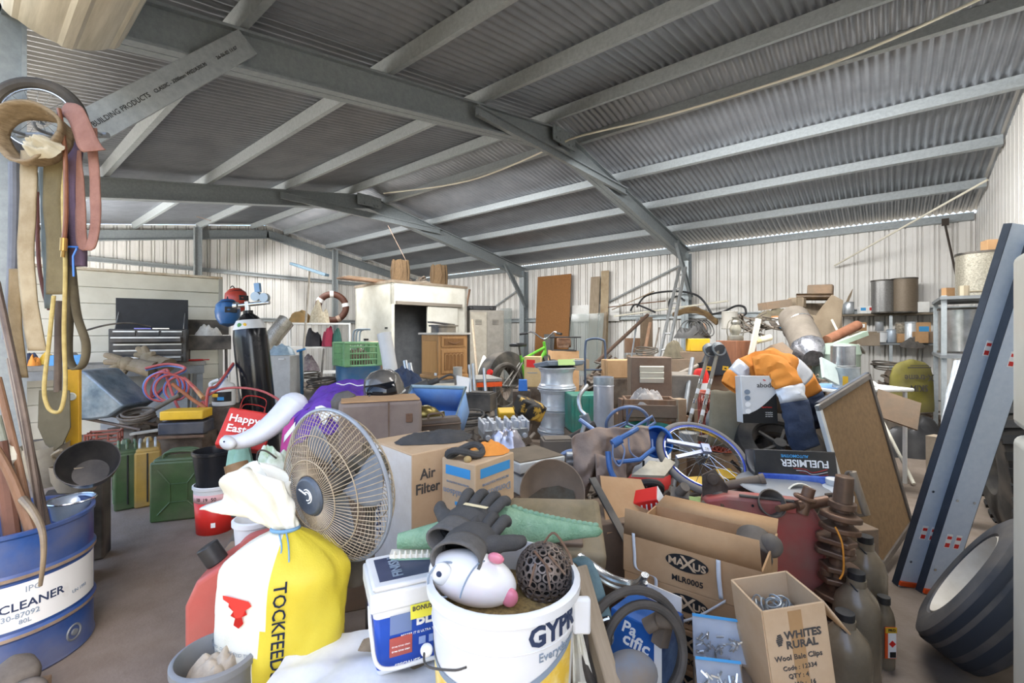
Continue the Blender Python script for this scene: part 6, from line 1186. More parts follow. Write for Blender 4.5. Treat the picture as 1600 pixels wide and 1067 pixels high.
b = MB(); b.tube(bez([(-.6, -.15, .36), (-.4, -.1, .44), (-.2, -.05, .47), (0, 0, .43)], 6), .01, 8); solo(b, 'grease_hose', blackd, 'black grease gun hose arching over the open tool chest', 'hose', P(236, 562, 5.45)*Vector((1, 1, 0))+Vector((0, 0, .91)), 30)
for i, (x, m, lb) in enumerate(((-.1, mat('violet blade', '#8d8bd8', None, .3, .5), 'violet tinted spanner'), (.12, chrome, 'chrome spanner'))): b = MB(); b.base(.16, .02, .01); solo(b, 'spanner', m, lb+' lying on the top edge of the tool chest', 'spanner', P(236, 562, 5.45)*Vector((1, 1, 0))+V(x, .0, 1.312), 30)
o = carton('blue_tray', 'light blue plastic tray on the workbench left of the tool chest', bp(-.36, -.12), .26, .16, .11, mat('light blue tray', '#5d9fd8', '#4f90c8', .5), PA-10, openb=True, cat='tray'); 
b = MB(); rag(b, .22, .13, .1, 101, 1); solo(b, 'workshop_odds', scrapm, 'dark small hardware heaped in the light blue tray', 'hardware', bp(-.36, -.12, .93), PA)['kind'] = 'stuff'
for i, (x, y, w_, d_, h_, m, lb) in enumerate(((-.7, .1, .22, .14, .15, navy, 'dark blue cloth bundle on the workbench'), (-.62, -.1, .1, .1, .12, orange, 'orange brown block on the workbench beside the blue cloth'), (-.52, .12, .2, .1, .13, yellow, 'yellow cloth on the workbench behind the blue tray'), (-.84, 0, .16, .14, .16, white, 'white plastic bag at the hidden end of the workbench'))): b = MB(); rag(b, w_, d_, h_, 110+i, .6); solo(b, 'bench_cloth', m, lb, 'cloth', bp(x, y), PA)
b = MB(); b.cyl((-.1, 0, .012), (.1, 0, .012), .012, n=8); b.cyl((.1, 0, .012), (.17, 0, .012), .007, n=8); solo(b, 'screwdriver', red, 'red handled tool at the end of the workbench top', 'screwdriver', bp(.78, -.15), PA)
gl = mat('dusty suede gauntlet', '#8a7d6a', '#75684f', .9, scale=9, bump=.2)
def gaunt(lb, cuff, wrist, tips, r):
    o = thing('welding_glove', lb, 'glove', (0, 0, 0)); o.rotation_euler = (0, 0, 0); b = MB(); c, w_ = P(*cuff), P(*wrist); b.tube([c, c.lerp(w_, .5), w_, w_.lerp(P(*tips[1]), .25)], [r*1.3, r*1.05, r*.9, r*.8], 12, flat=.7); b.sph(r*.95, w_, (1.2, .8, .75), 10); b.build('gauntlet', gl, o)
    for i, t_ in enumerate(tips): b = MB(); q = P(*t_); b.tube(bez([w_, w_.lerp(q, .6)+Vector((0, 0, .01)), q], 4), [r*.7, r*.5, r*.42, r*.4, r*.36, r*.34, r*.3, r*.28, r*.2], 10); b.build('finger', gl, o)
gaunt('suede welding glove flopped over the bench edge, fingers pointing left', (243, 578, 4.75), (198, 568, 4.7), ((163, 554, 4.65), (162, 566, 4.62), (168, 580, 4.62), (186, 596, 4.65)), .1)
gaunt('suede welding glove standing up against the tool chest', (262, 572, 4.85), (232, 560, 4.85), ((214, 543, 4.85), (210, 554, 4.82), (224, 541, 4.85), (240, 552, 4.8)), .095)
hb = mat('blue gas hose', '#6f8fd0', '#5c7dc0', .5); hr = mat('red gas hose', '#b85a55', '#a84c48', .5)
for k, (m, lb) in enumerate(((hb, 'blue gas hose looped off the bench end'), (hr, 'red gas hose looped off the bench end beside the blue one'))):
    d = .016*k; b = MB(); b.tube(bez([q+Vector((d, -d*.5, d)) for q in T((228, 578, 4.4), (262, 571, 4.45), (290, 577, 4.4), (270, 588, 4.35), (240, 590, 4.3), (262, 580, 4.3), (262, 600, 4.25), (240, 622, 4.2), (240, 605, 4.2), (256, 582, 4.25), (264, 600, 4.2), (280, 640, 4.1), (300, 650, 4.05), (318, 630, 4.05), (322, 650, 4.0), (326, 612, 4.0), (340, 604, 4.1), (365, 570, 4.4))], 7), .012, 8); solo(b, 'gas_hose', m, lb, 'hose')
b = MB(); b.tube(bez(T((322, 620, 4.0), (345, 608, 4.0), (380, 606, 4.0), (412, 612, 3.95), (438, 626, 3.9)), 6), .01, 8); solo(b, 'gas_hose', hr, 'pale red gas hose running from the bench towards the printed bag', 'hose')
shaft('cutting_torch', 'red handled torch with brass valves among the gas hoses', 'torch', ((318, 622, 4.0), (303, 605, 4.1), (288, 590, 4.2)), (.02, .012), mat('torch red', '#b8444e', '#cfae6a', .4, .3, scale=3))
shaft('wooden_stake', 'orange brown wooden stake lying through the gas hoses', 'stake', ((270, 600, 4.15), (295, 620, 4.05), (322, 638, 3.95)), .016, mat('orange brown stake', '#a8663f', '#94552f', .7))
# under and before the bench
o = thing('wheelbarrow', 'blue grey upturned wheelbarrow tray in front of the workbench', 'wheelbarrow', P(158, 655, 3.9), 0, 0, 0); b = MB(); b.prism([(-.24, .42), (-.1, .42), (.24, .12), (.1, .02), (-.05, .0), (-.26, .0)], .35, Matrix.Rotation(PI/2, 4, 'X') @ Matrix.Translation((0, 0, -.3))); b.build('tray', mat('blue grey barrow steel', '#4a5a68', '#7b8c96', .4, .4, scale=6, dust=.3), o, bevel=.02)
for s in (0, 1): b = MB(); b.cyl((-.2, .05+.2*s, .0), (.3, .05+.2*s, -.1), .014, n=8); b.build('handle', tube_b, o)
heap('dark scrap and rags under the workbench and round the wheelbarrow', 235, 4.35, .6, .5, .42, 33, k=60)
o = thing('milk_crate', 'small red brown plastic crate on the dark scrap by the wheelbarrow', 'crate', PZ(163, 3.7, .33), 30, 0, 0); cm = mat('red brown crate', '#8d4a3a', '#7b3e30', .6, dust=.2)
for z in (.0, .06, .12): b = MB(); b.tube([(-.1, -.08, z), (.1, -.08, z), (.1, .08, z), (-.1, .08, z)], .009, 6, True); b.build('crate_band', cm, o)
for x, y in ((-.1, -.08), (-.03, -.08), (.04, -.08), (.1, -.08), (.1, .08), (-.1, .08), (.1, 0), (-.1, 0)): b = MB(); b.cyl((x, y, 0), (x, y, .13), .007, n=6); b.build('crate_slat', cm, o)
o = thing('tool_box', 'black and yellow plastic tool box lying in front of the workbench', 'tool box', PZ(292, 3.85, .42), 12); b = MB(); b.base(.34, .2, .1); b.build('box_base', mat('dark blue black plastic', '#2a2f3d', '#3a3f4a', .5, dust=.3), o, bevel=.01); b = MB(); b.base(.32, .19, .075, (0, 0, .12)); b.build('yellow_lid', yellow, o, bevel=.01); b = MB(); b.base(.35, .02, .02, (0, -.105, -.025)); b.build('red_strip', rust, o)
carton('storage_carton', 'dark carton under the black and yellow tool box', PZ(292, 3.95, 0), .36, .3, .39, rust_d, 12)
beam('plank', 'pale plank lying across the dark scrap behind the jerry cans', 'timber', P(205, 678, 3.7), P(300, 664, 3.8), .05, .02, mat('pale plank', '#9d9a90', '#86837a', .7, dust=.3))
o = bottle('chemical_bottle', 'white plastic bottle with a black and yellow label beside the gas cylinder', PZ(350, 4.25, .59), .095, .25, white_p, white, 0, .3, lab=(black, .04, .13, -150, -20)); b = MB(); b.tube(bez([(-.08, -.02, .12), (-.11, -.03, .2), (-.05, 0, .235)], 5), .014, 8); b.build('grip', white_p, o); patch(o, .05, .03, (-.02, -.098, .1), yellow); patch(o, .06, .03, (.03, -.096, .07), ink_b)
carton('storage_carton', 'dark carton under the white chemical bottle', PZ(348, 4.3, 0), .3, .26, .585, rust_d, 0)
# gas cylinder
o = thing('gas_cylinder', 'tall black gas cylinder with a white collar and brass regulator', 'gas cylinder', PZ(412, 4.5, 0), 0, 0, -6); b = MB(); b.lathe([(0, 0), (.15, 0), (.155, .02), (.155, 1.22), (.14, 1.33), (.09, 1.42), (.045, 1.46), (.045, 1.49), (0, 1.49)], 40); b.build('cylinder_body', mat('glossy black cylinder', '#0f1013', '#1c1d22', .2, scale=5), o); b = MB(); b.lathe([(.1475, 1.305), (.136, 1.345), (.11, 1.395)], 40); b.build('white_collar', white, o); b = MB(); b.sph(.022, (-.02, -.135, 1.345), (1, .3, 1), 8); b.build('green_mark', mat('green mark', '#4e8a4a', None, .5), o); b = MB(); b.sph(.018, (.03, -.132, 1.345), (1, .3, 1), 8); b.build('yellow_mark', yellow, o)
b = MB(); b.cyl((0, 0, 1.48), (0, 0, 1.58), .025, n=14); b.cyl((-.08, 0, 1.55), (.22, 0, 1.55), .02, n=12); b.cyl((-.09, 0, 1.55), (-.13, 0, 1.55), .035, n=16); b.build('brass_valve', chrome, o)
for x, z in ((.1, 1.62), (.18, 1.6)): b = MB(); b.cyl((x, -.03, z), (x, .02, z), .045, n=20); b.build('pressure_gauge', mat('gauge steel', '#a8b2ba', None, .3, .6), o)
b = MB(); b.base(.05, .04, .09, (.12, 0, 1.66)); b.build('blue_cap', mat('pale blue cap', '#7fa3c9', None, .5), o)
def whelm(lb, px, py, t, m, a):
    o = thing('welding_helmet', lb, 'helmet', P(px, py, t), a, -8); b = MB(); b.lathe([(.0, .13), (.06, .12), (.105, .07), (.115, 0), (.105, -.07), (.07, -.13), (.0, -.16)], 28, a0=R(-200), a1=R(20), sy=1.1); b.build('shell', m, o, solid=.006); b = MB(); b.box(.11, .02, .06, (.02, -.118, .0)); b.build('dark_lens', black, o, bevel=.006); b = MB(); b.tube(bez([(0, 0, .12), (0, .05, .17), (0, .1, .16)], 4), .006, 6); b.ring((0, 0, .06), .1, .008, (0, .3, 1), 24, 6); b.build('hanging_headband', black, o)
whelm('blue welding helmet hung at the end of the cream panel', 356, 487, 4.75, mat('blue helmet shell', '#2d5f94', '#275385', .3), 35)
whelm('red welding helmet hung behind the blue one', 369, 468, 5.3, mat('red helmet shell', '#b2402f', '#a3372a', .35), 60)
o = thing('barbecue_tray', 'small black tray on legs with its lid up beside the tool chest', 'tray', P(325, 640, 5.95)*Vector((1, 1, 0)), 35); b = MB(); b.base(.5, .3, .18, (0, 0, 1.05)); b.build('tray_body', blackd, o, bevel=.006); b = MB(); b.base(.48, .015, .2, (0, .15, 1.24)); b.build('lid', blackd, o)
for sx in (-1, 1):
    for sy in (-1, 1): b = MB(); b.cyl((sx*.21, sy*.12, 0), (sx*.2, sy*.1, 1.06), .012, n=8); b.build('leg', blackd, o)
b = MB(); rag(b, .3, .2, .13, 121, .9); solo(b, 'white_rag', mat('white rag', '#cfccc4', '#b1ada3', .9, scale=12), 'white rag lying in the small black tray', 'cloth', P(325, 640, 5.95)*Vector((1, 1, 0))+Vector((0, 0, 1.22)), 35)
# between the cylinder and the far gable
o = thing('metal_cabinet', 'pale grey metal cabinet behind the gas cylinder', 'cabinet', PZ(446, 5.9, 0), -8); b = MB(); b.base(.33, .3, .98); b.build('cabinet_body', mat('pale grey cabinet', '#b1b0ad', '#a3a29f', .5, .1, dust=.2), o, bevel=.006); b = MB(); b.base(.004, .004, .96, (-.06, -.152, .01)); b.build('door_gap', white_p, o); b = MB(); b.base(.08, .02, .012, (.06, -.16, .93)); b.build('door_badge', white_p, o)
b = MB(); rag(b, .36, .26, .12, 131, .9); solo(b, 'blue_film', mat('pale blue film', '#9fb0ba', '#7f939f', .3, scale=9), 'pale blue plastic film crumpled on the pale grey cabinet', 'plastic film', PZ(440, 5.9, .98), 0)
b = MB(); b.tube(T((408, 555, 6.5), (428, 525, 6.6), (448, 500, 6.7)), [.13, .12, .12], 16); crumple(b, .02, 12); solo(b, 'foil_duct', mat('silver foil insulation', '#b5afa4', '#928b80', .25, .7, scale=9, bump=.4), 'crinkled silver foil roll leaning behind the gas cylinder', 'foil roll')
o = thing('wire_shelf', 'white metal shelf rack with dark clothing near the far gable', 'shelf', PZ(500, 8.2, 0), 20)
for x in (-.5, .5):
    for y in (-.2, .2): b = MB(); b.cyl((x, y, 0), (x, y, 1.45), .018, n=8); b.build('leg', white_p, o)
for z in (.55, 1.0, 1.42): b = MB(); b.base(1.0, .42, .03, (0, 0, z)); b.build('shelf_board', white_p, o)
for i, (px, z, w_, h_, m, lb) in enumerate(((470, 1.45, .4, .22, mat('brown green cushion', '#6b5a3a', '#8a6a3f', .9, scale=6), 'brown and olive bundle on the white rack top'), (499, 1.45, .32, .36, mat('mop head grey', '#b5ab97', '#8f8672', .95, scale=30), 'pale shaggy mop head on the white rack'), (489, 1.03, .3, .3, mat('black cloth', '#232226', '#302f33', .9), 'black garment hanging off the middle of the white rack'), (514, 1.03, .22, .32, mat('crimson cloth', '#8f2f45', '#7b2438', .9), 'crimson cloth on the white rack'), (526, 1.03, .2, .34, mat('dark green cloth', '#2f5a50', '#264a42', .9), 'dark green cloth at the end of the white rack'), (480, .58, .4, .25, mat('patterned cloth', '#85807f', '#5b4a55', .9, scale=20), 'patterned grey cloth on the lower shelf of the white rack'))):
    b = MB(); rag(b, w_, .3, h_, 140+i, .8); solo(b, 'clothing', m, lb, 'clothing', PZ(px, 8.15, z), 20)
heap('dark tangle of bars and cables below the white rack', 520, 6.9, .8, .6, .5, 44, k=60, rl=.7)
shaft('wooden_pole', 'long pale pole leaning up against the far gable girt', 'pole', ((468, 640, 6.3), (475, 540, 6.6), (484, 424, 7.0)), .016, mat('pale pole', '#b3aa9c', '#9d9486', .7))
shaft('stand_pole', 'teal stand pole with a cross handle beside the pale grey cabinet', 'stand', ((472, 700, 5.9), (472, 620, 5.9), (470, 548, 5.9)), .02, mat('teal stand paint', '#2e5a74', '#27495e', .5)); b = MB(); b.cyl(P(464, 549, 5.86), P(477, 545, 5.86), .014, n=8); q = b.build('cross_bar', mat('bright blue handle', '#3a7fb5', None, .5)); q.parent = bpy.data.objects['stand_pole']
b = MB(); c = P(519, 480, 10.6); b.ring(c, .3, .075, V(.35, -1, 0), 40, 12); o = solo(b, 'coiled_hose', mat('brown hose wrap', '#4f2d1f', '#432417', .6), 'brown ring of coiled hose with white bands hung on the wall post', 'hose'); 
x_, y_ = frame_of(V(.35, -1, 0))
for a_ in (.2, 1.6, 2.6, 4.1, 5.2): b = MB(); d = x_*cos(a_)+y_*sin(a_); tn = (-x_*sin(a_)+y_*cos(a_)); b.cyl(c+d*.3-tn*.04, c+d*.3+tn*.04, .079, n=14); q = b.build('hanging_band', white if a_ < 3 else tan, o)
beam('blue_batten', 'blue grey battens fixed high on the far gable girt', 'batten', P(456, 412, 11.0), P(511, 430, 10.4), .12, .06, mat('blue grey timber', '#566a76', '#4b5e6a', .7))
# ================================================================ BACK OF THE SHED
def tw(px, y): k = (px-CX)/F; return y/(.6361*k+.7716)      # distance ahead at which a column of the view reaches depth y
def Q(px, py, y): return P(px, py, tw(px, y))
def QZ(px, y, z): return PZ(px, tw(px, y), z)
heap('scrap and boxes around the oak cabinet table', 700, 5.6, .9, .5, .45, 51, k=60)
heap('junk along the back wall behind the hand trolley', 965, 7.2, .8, .5, .85, 52, k=70, rl=.6)
heap('junk heaped on the back wall bench behind the lantern box', 1210, 6.1, .75, .45, 1.0, 53, k=90, rl=.5)
heap('dark junk below the back wall shelves', 1390, 6.1, .55, .5, .75, 54, k=80, rl=.5)
# cold room
CR = thing('cold_room', 'white insulated cold room cabin with a sliding door', 'cabin', V(-2.205, 8.34, 0), 44); CR.rotation_euler = (0, 0, YAW+R(44)); wl, dl, ht = 1.75, 1.5, 2.2
crm2 = mat('dirty white cabin panel', '#cfcdc2', '#bab7aa', .6, scale=3); b = MB(); b.base(.06, dl, ht, (.03, dl/2, 0)); b.base(.06, dl, ht, (wl-.03, dl/2, 0)); b.base(wl, .06, ht, (wl/2, dl-.03, 0)); b.base(wl, .06, .4, (wl/2, .03, 1.8)); b.base(.95, .06, 1.82, (wl-.475, .03, 0)); b.build('cabin_wall', crm2, CR, bevel=.004)
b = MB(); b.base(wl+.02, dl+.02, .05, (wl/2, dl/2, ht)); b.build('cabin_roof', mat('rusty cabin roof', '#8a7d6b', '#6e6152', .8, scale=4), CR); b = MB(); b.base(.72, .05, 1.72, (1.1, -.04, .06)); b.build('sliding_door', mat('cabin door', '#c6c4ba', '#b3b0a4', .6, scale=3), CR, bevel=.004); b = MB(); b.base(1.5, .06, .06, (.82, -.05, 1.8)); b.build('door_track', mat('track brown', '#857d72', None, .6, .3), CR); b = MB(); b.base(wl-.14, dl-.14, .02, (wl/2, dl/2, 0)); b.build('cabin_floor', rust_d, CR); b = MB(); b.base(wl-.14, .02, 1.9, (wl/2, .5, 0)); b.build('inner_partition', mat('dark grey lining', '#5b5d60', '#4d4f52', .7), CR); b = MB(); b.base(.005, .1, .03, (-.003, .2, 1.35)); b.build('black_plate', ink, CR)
def cr(x, y, z): a_ = R(44); return V(-2.205+x*cos(a_)-y*sin(a_), 8.34+x*sin(a_)+y*cos(a_), z)
hess = mat('frayed brown bale', '#4d3b29', '#675339', .95, scale=20, bump=.4, stretch=(6, 6, 1))
for i, (x, lb) in enumerate(((.35, 'shaggy brown bale on the cold room roof, nearer its front corner'), (1.25, 'shaggy brown bale on the cold room roof, nearer the lockers'))):
    b = MB(); b.cyl((0, 0, 0), (0, 0, .4), .17, .15, 24); crumple(b, .03, 9); 
    for j in range(8): b.tube([(.16*cos(j), .16*sin(j), 0), (.17*cos(j+.2), .17*sin(j+.2), .2), (.15*cos(j), .15*sin(j), .42)], .02, 6)
    solo(b, 'shaggy_bale', hess, lb, 'bale', cr(x, .3, 2.255), 0)
heap_o = heap('dark bits lying between the two shaggy bales', 0, 1, .3, .15, .1, 61, k=10, rl=.3); heap_o.location = cr(.8, .35, 2.25)
for i in range(4): beam('roof_plank', ('lowest', 'second', 'third', 'topmost')[i]+' plank of the stack jutting off the cold room roof', 'plank', cr(-.75+.1*i, .5+.15*i, 2.26+.031*i), cr(1.1, .9+.1*i, 2.26+.031*i), .2, .03, wood_g if i % 2 else wood_b, side=Vector((0, 0, 1)), group='planks on the cold room roof')
for i, (p0, p1, lb) in enumerate(((Q(716, 548, 8.1), Q(734, 452, 8.4), 'tall brown pole leaning on the cold room corner'), (Q(709, 552, 8.0), Q(724, 472, 8.3), 'shorter brown slat leaning beside the tall brown pole'), (Q(703, 560, 7.9), Q(716, 500, 8.1), 'thin grey rod leaning at the cold room door'))): beam('leaning_pole', lb, 'pole', p0+(p0-p1)*((p0.z-.01)/(p1.z-p0.z)), p1, .05 if i < 2 else .02, .03, wood_b if i < 2 else steel_g)
# lockers
o = thing('steel_lockers', 'grey steel lockers by the back wall beside the cold room', 'locker', PZ(758, 9.9, 0), 15); lk = mat('locker grey', '#8b877f', '#7a766e', .6, .2, dust=.2); b = MB(); b.base(.74, .4, 1.76); b.build('locker_body', lk, o, bevel=.005)
for i, x in enumerate((-.185, .185)): b = MB(); b.base(.35, .01, 1.68, (x, -.205, .04)); d_ = b.build('locker_door', mat('locker tan door', '#a09a8c', '#8f897c', .6, dust=.2) if i == 0 else lk, o); b = MB(); [b.base(.14, .004, .012, (x, -.213, 1.45+.03*j)) for j in range(4)]; b.build('vent_slot', blackd, d_)
b = MB(); b.base(.6, .3, .1); b.cyl((-.25, -.1, .05), (-.25, -.17, .05), .05, n=14); b.cyl((.2, -.1, .05), (.2, -.17, .05), .05, n=14); solo(b, 'black_stereo', black, 'black portable stereo lying on the grey lockers', 'stereo', PZ(752, 9.9, 1.76), 15, bevel=.02)
# oak cabinet on a table
o = thing('trestle_table', 'grey topped table under the oak cabinet', 'table', PZ(700, 5.3, 0), 20); b = MB(); b.base(1.05, .55, .03, (.05, 0, .71)); b.build('table_top', mat('grey table top', '#8d8c88', '#7b7974', .6, dust=.2), o)
for x in (-.4, .5):
    for s in (-1, 1): b = MB(); b.cyl((x+.05*s, -.22*s, .0), (x, -.18*s, .71), .02, n=8); b.build('leg', steel_g, o)
b = MB(); b.base(.3, .02, .05, (.42, -.27, .65)); b.build('orange_rail', org_p, o)
o = thing('oak_cabinet', 'golden oak side cabinet with a pale top standing on the table', 'cabinet', V(-.79, 5.32, .742), 42); b = MB(); b.base(.4, .36, .5); b.base(.43, .39, .045); b.build('cabinet_body', wood_o, o, bevel=.006); b = MB(); b.base(.46, .42, .022, (0, 0, .502)); b.build('pale_top', mat('pale marble top', '#cfcac0', '#b9b3a8', .3), o, bevel=.004)
b = MB(); b.base(.33, .015, .12, (0, -.186, .36)); d_ = b.build('drawer', wood_o, o, bevel=.005); b = MB(); b.base(.26, .006, .075, (0, -.196, .382)); b.tube(bez([(-.08, -.2, .42), (0, -.21, .4), (.08, -.2, .42)], 5), .006, 6); b.build('drawer_carving', wood_d, d_)
b = MB(); b.base(.33, .015, .27, (0, -.186, .065)); d_ = b.build('door', wood_o, o, bevel=.005); b = MB(); b.base(.26, .006, .2, (0, -.196, .1)); b.build('door_panel', wood_d, d_)
b = MB()
for i in range(5): x = -.1+.05*i; b.ring((x, -.2, .262), .021, .005, (0, 1, 0), 16, 6, a0=0, a1=PI); b.cyl((x-.022, -.2, .11), (x-.022, -.2, .262), .005, n=6)
b.build('arch_moulding', wood_o, d_); b = MB(); b.base(.01, .29, .36, (-.202, 0, .07)); b.build('side_panel', mat('oak side field', '#bb8850', '#c5935a', .5, stretch=(8, 8, 1), scale=5), o, bevel=.004); patch(o, .05, .03, (-.21, -.14, .06), whitep, (90, 0, -90), 'price_sticker')
b = MB(); b.base(.24, .16, .07); b.base(.28, .2, .02, (0, 0, .07)); b.base(.34, .1, .014, (-.03, 0, .1), (0, 4, 10)); solo(b, 'flat_cases', mat('slate case', '#4a4d58', '#8d8472', .6, scale=5, dust=.3), 'stack of dark flat cases on the oak cabinet top', 'cases', V(-.8, 5.32, 1.268), 42)
# white pipe, green crate on blue drum
b = MB(); b.tube(bez(T((600, 714, 4.6), (606, 640, 4.6), (611, 590, 4.6), (607, 558, 4.62), (600, 522, 4.65)), 8), .07, 24); b.tube(bez(T((611, 590, 4.6), (607, 558, 4.62), (600, 521, 4.65)), 6), .0705, 24); solo(b, 'white_pipe', white, 'white bent plastic pipe standing beside the green crate', 'pipe')
o = thing('steel_drum', 'teal blue steel drum carrying the green crate', 'drum', PZ(560, 6.1, 0), 0); b = MB(); b.lathe([(0, 0), (.28, 0), (.285, .27), (.29, .28), (.285, .29), (.285, .57), (.29, .58), (.285, .59), (.285, .82), (.29, .83), (.27, .83), (0, .82)], 40); b.build('drum_shell', mat('teal drum blue', '#2f5f86', '#3d7096', .4, .1, scale=4, dust=.3), o)
o = thing('fruit_crate', 'green slatted plastic crate standing on the teal blue drum', 'crate', PZ(558, 6.1, .84), 40); gc = green_c
for z in (0, .08, .16, .24, .29): b = MB(); b.tube([(-.24, -.22, z), (.24, -.22, z), (.24, .22, z), (-.24, .22, z)], .012 if z < .28 else .02, 6, True); b.build('crate_band', gc, o)
for sx, sy in ((-1, -1), (1, -1), (1, 1), (-1, 1)): b = MB(); b.base(.07, .07, .3, (sx*.215, sy*.195, 0)); b.build('corner_post', gc, o)
b = MB()
for i in range(12):
    x = -.2+.036*i
    for s in (-1, 1): b.base(.008, .008, .29, (x, s*.22, 0)); b.base(.008, .008, .29, (s*.24, x*.9, 0))
b.build('slat_grid', gc, o); b = MB(); b.base(.46, .42, .01); b.build('crate_floor', gc, o); b = MB(); rag(b, .4, .36, .2, 151, .8); b.build('crate_liner', rust_d, o)
for i, (px, m, lb) in enumerate(((512+40, mat('pale grey tap', '#9aa5ad', None, .4, .5), 'grey bent tube rack behind the green crate'),)): b = MB(); [b.tube(bez([(.05*j, 0, 0), (.05*j, 0, .35), (.05*j+.06, 0, .42), (.05*j+.16, 0, .42)], 5), .014, 8) for j in range(3)]; solo(b, 'tube_rack', m, lb, 'rack', PZ(552, 7.0, .9), 0)
carton('storage_carton', 'carton behind the teal drum under the bent tube rack', PZ(575, 7.1, 0), .7, .3, .895, card_d, 20)
o = bottle('plastic_bottle', 'pale jar with a dark cap behind the green crate', PZ(572, 7.0, .9), .05, .28, mat('pale mauve jar', '#c3aeb0', None, .3), ink, 0, .6); b = MB(); b.base(.2, .14, .24); solo(b, 'peach_canister', mat('peach canister', '#d5a78e', '#c79a82', .5), 'peach coloured canister behind the green crate', 'canister', PZ(586, 7.0, .9), 10, bevel=.03)
# green bicycle and tractor tyre
o = thing('tractor_tyre', 'large dusty tractor tyre behind the green bicycle', 'tyre', (0, 0, 0)); orient(o, PZ(790, 6.75, .5), V(.75, -.65, .12)); b = MB(); frustum_tyre(b, .5, .26, .26); b.build('tyre_body', rubber, o)
bk_ = thing('mountain_bike', 'green mountain bike standing in front of the tractor tyre', 'bicycle', PZ(790, 6.0, .24), 48); gm = mat('lime bike paint', '#6bb53c', '#5da233', .35); dkm = mat('dark bike alloy', '#4d4c49', '#62605b', .5, .4, dust=.3)
for x, nm in ((0, 'rear'), (1.02, 'front')):
    b = MB(); b.ring((x, 0, .32), .29, .03, (0, 1, 0), 40, 8); w_ = b.build('tyre', rubber, bk_); b = MB(); b.ring((x, 0, .32), .262, .009, (0, 1, 0), 36, 6); b.build('rim', dkm, w_); b = MB(); [b.cyl((x, 0, .32), (x+.26*cos(i*PI/9), 0, .32+.26*sin(i*PI/9)), .0018, n=4) for i in range(18)]; b.cyl((x, -.05, .32), (x, .05, .32), .022, n=10); b.build('spokes', dkm, w_)
b = MB(); b.tube([(.42, 0, .3), (.3, 0, .72)], .018, 8); b.tube([(.42, 0, .3), (.84, 0, .76)], .022, 8); b.tube([(.33, 0, .66), (.84, 0, .82)], .02, 8); b.tube([(.86, 0, .7), (.82, 0, .9)], .022, 8); b.build('frame', gm, bk_)
b = MB(); [b.tube([(.0, s*.06, .32), (.42, s*.03, .3)], .012, 6) for s in (-1, 1)]; [b.tube([(.0, s*.06, .32), (.32, s*.02, .62)], .011, 6) for s in (-1, 1)]; b.tube([(.3, 0, .72), (.27, 0, .84)], .014, 6); b.build('stays', dkm, bk_); b = MB(); [b.tube([(1.02, s*.06, .32), (.86, s*.06, .7), (.86, 0, .72)], .014, 6) for s in (-1, 1)]; b.build('fork', dkm, bk_)
b = MB(); b.prism([(-.12, -.07), (.02, -.06), (.16, -.015), (.16, .015), (.02, .06), (-.12, .07)], .05); q = b.build('saddle', black, bk_, bevel=.015); q.location = (.26, 0, .84); b = MB(); b.tube(bez([(.76, -.3, 1.02), (.8, -.2, 1.04), (.83, -.05, .95), (.83, .05, .95), (.8, .2, 1.04), (.76, .3, 1.02)], 6), .012, 8); b.build('handlebar', chrome, bk_)
for s in (-1, 1): b = MB(); b.cyl((.77, s*.27, 1.025), (.72, s*.38, 1.01), .018, n=10); b.build('grip', black, bk_)
b = MB(); b.cyl((-.28, 0, .52), (-.31, 0, .53), .04, n=14); b.build('red_reflector', redbr, bk_); b = MB(); b.ring((.42, 0, .3), .09, .01, (0, 1, 0), 24, 6); b.build('chain_wheel', dkm, bk_)
o = carton('feed_carton', 'tall beige carton with a red printed square beside the alloy rims', PZ(833, 5.5, .62), .2, .18, .36, mat('beige carton', '#c9ad7f', '#bda071', .8), -8); patch(o, .1, .09, (-.02, -.0915, .28), redbr, (90, 3, 0), 'red_square'); patch(o, .12, .008, (0, -.0915, .17), ink_p)
carton('storage_carton', 'dark carton under the beige carton', PZ(833, 5.55, 0), .4, .3, .615, rust_d, -8)
o = thing('yellow_mower', 'chipped yellow and black engine body left of the alloy rims', 'engine', P(822, 650, 4.3), 20, 10, 20); b = MB(); b.base(.26, .2, .16); b.cyl((0, -.1, .08), (0, -.14, .08), .08, n=20); b.build('engine_block', mat('chipped yellow black', '#2c2925', '#c9a043', .6, scale=7, thr=(.5, .56)), o, bevel=.03)
b = MB(); b.base(.14, .1, .06); solo(b, 'yellow_cover', yellow, 'small yellow cover behind the cylinder head', 'cover', P(790, 650, 3.9), 10, 20, bevel=.01)
b = MB(); b.base(.1, .1, .12, taper=.9); solo(b, 'blue_block', blue, 'small bright blue block below the beige carton', 'block', PZ(817, 5.1, .62), 0); carton('storage_carton', 'carton under the small bright blue block', PZ(815, 5.15, 0), .2, .2, .615, rust_d, 0)
b = MB(); rag(b, .4, .3, .26, 161, .7); solo(b, 'white_sack', wbag, 'white sack slumped behind the tractor tyre', 'sack', PZ(762, 7.4, .55), 0); carton('storage_carton', 'carton under the white sack by the tractor tyre', PZ(758, 7.5, 0), .5, .4, .545, card_d, 20); b = MB(); rag(b, .32, .28, .24, 162, .5); solo(b, 'brown_bag', card, 'brown paper bag in front of the white sack', 'bag', PZ(760, 6.9, .45), 0)
for i, px in enumerate((733, 739, 756)): b = MB(); b.cyl(PZ(px+4, 5.0, .5), P(px, (570, 568, 575)[i], 5.1), .018, n=10); solo(b, 'grey_tube', alu, ('first', 'second', 'third')[i]+' grey tube standing right of the oak cabinet', 'tube')
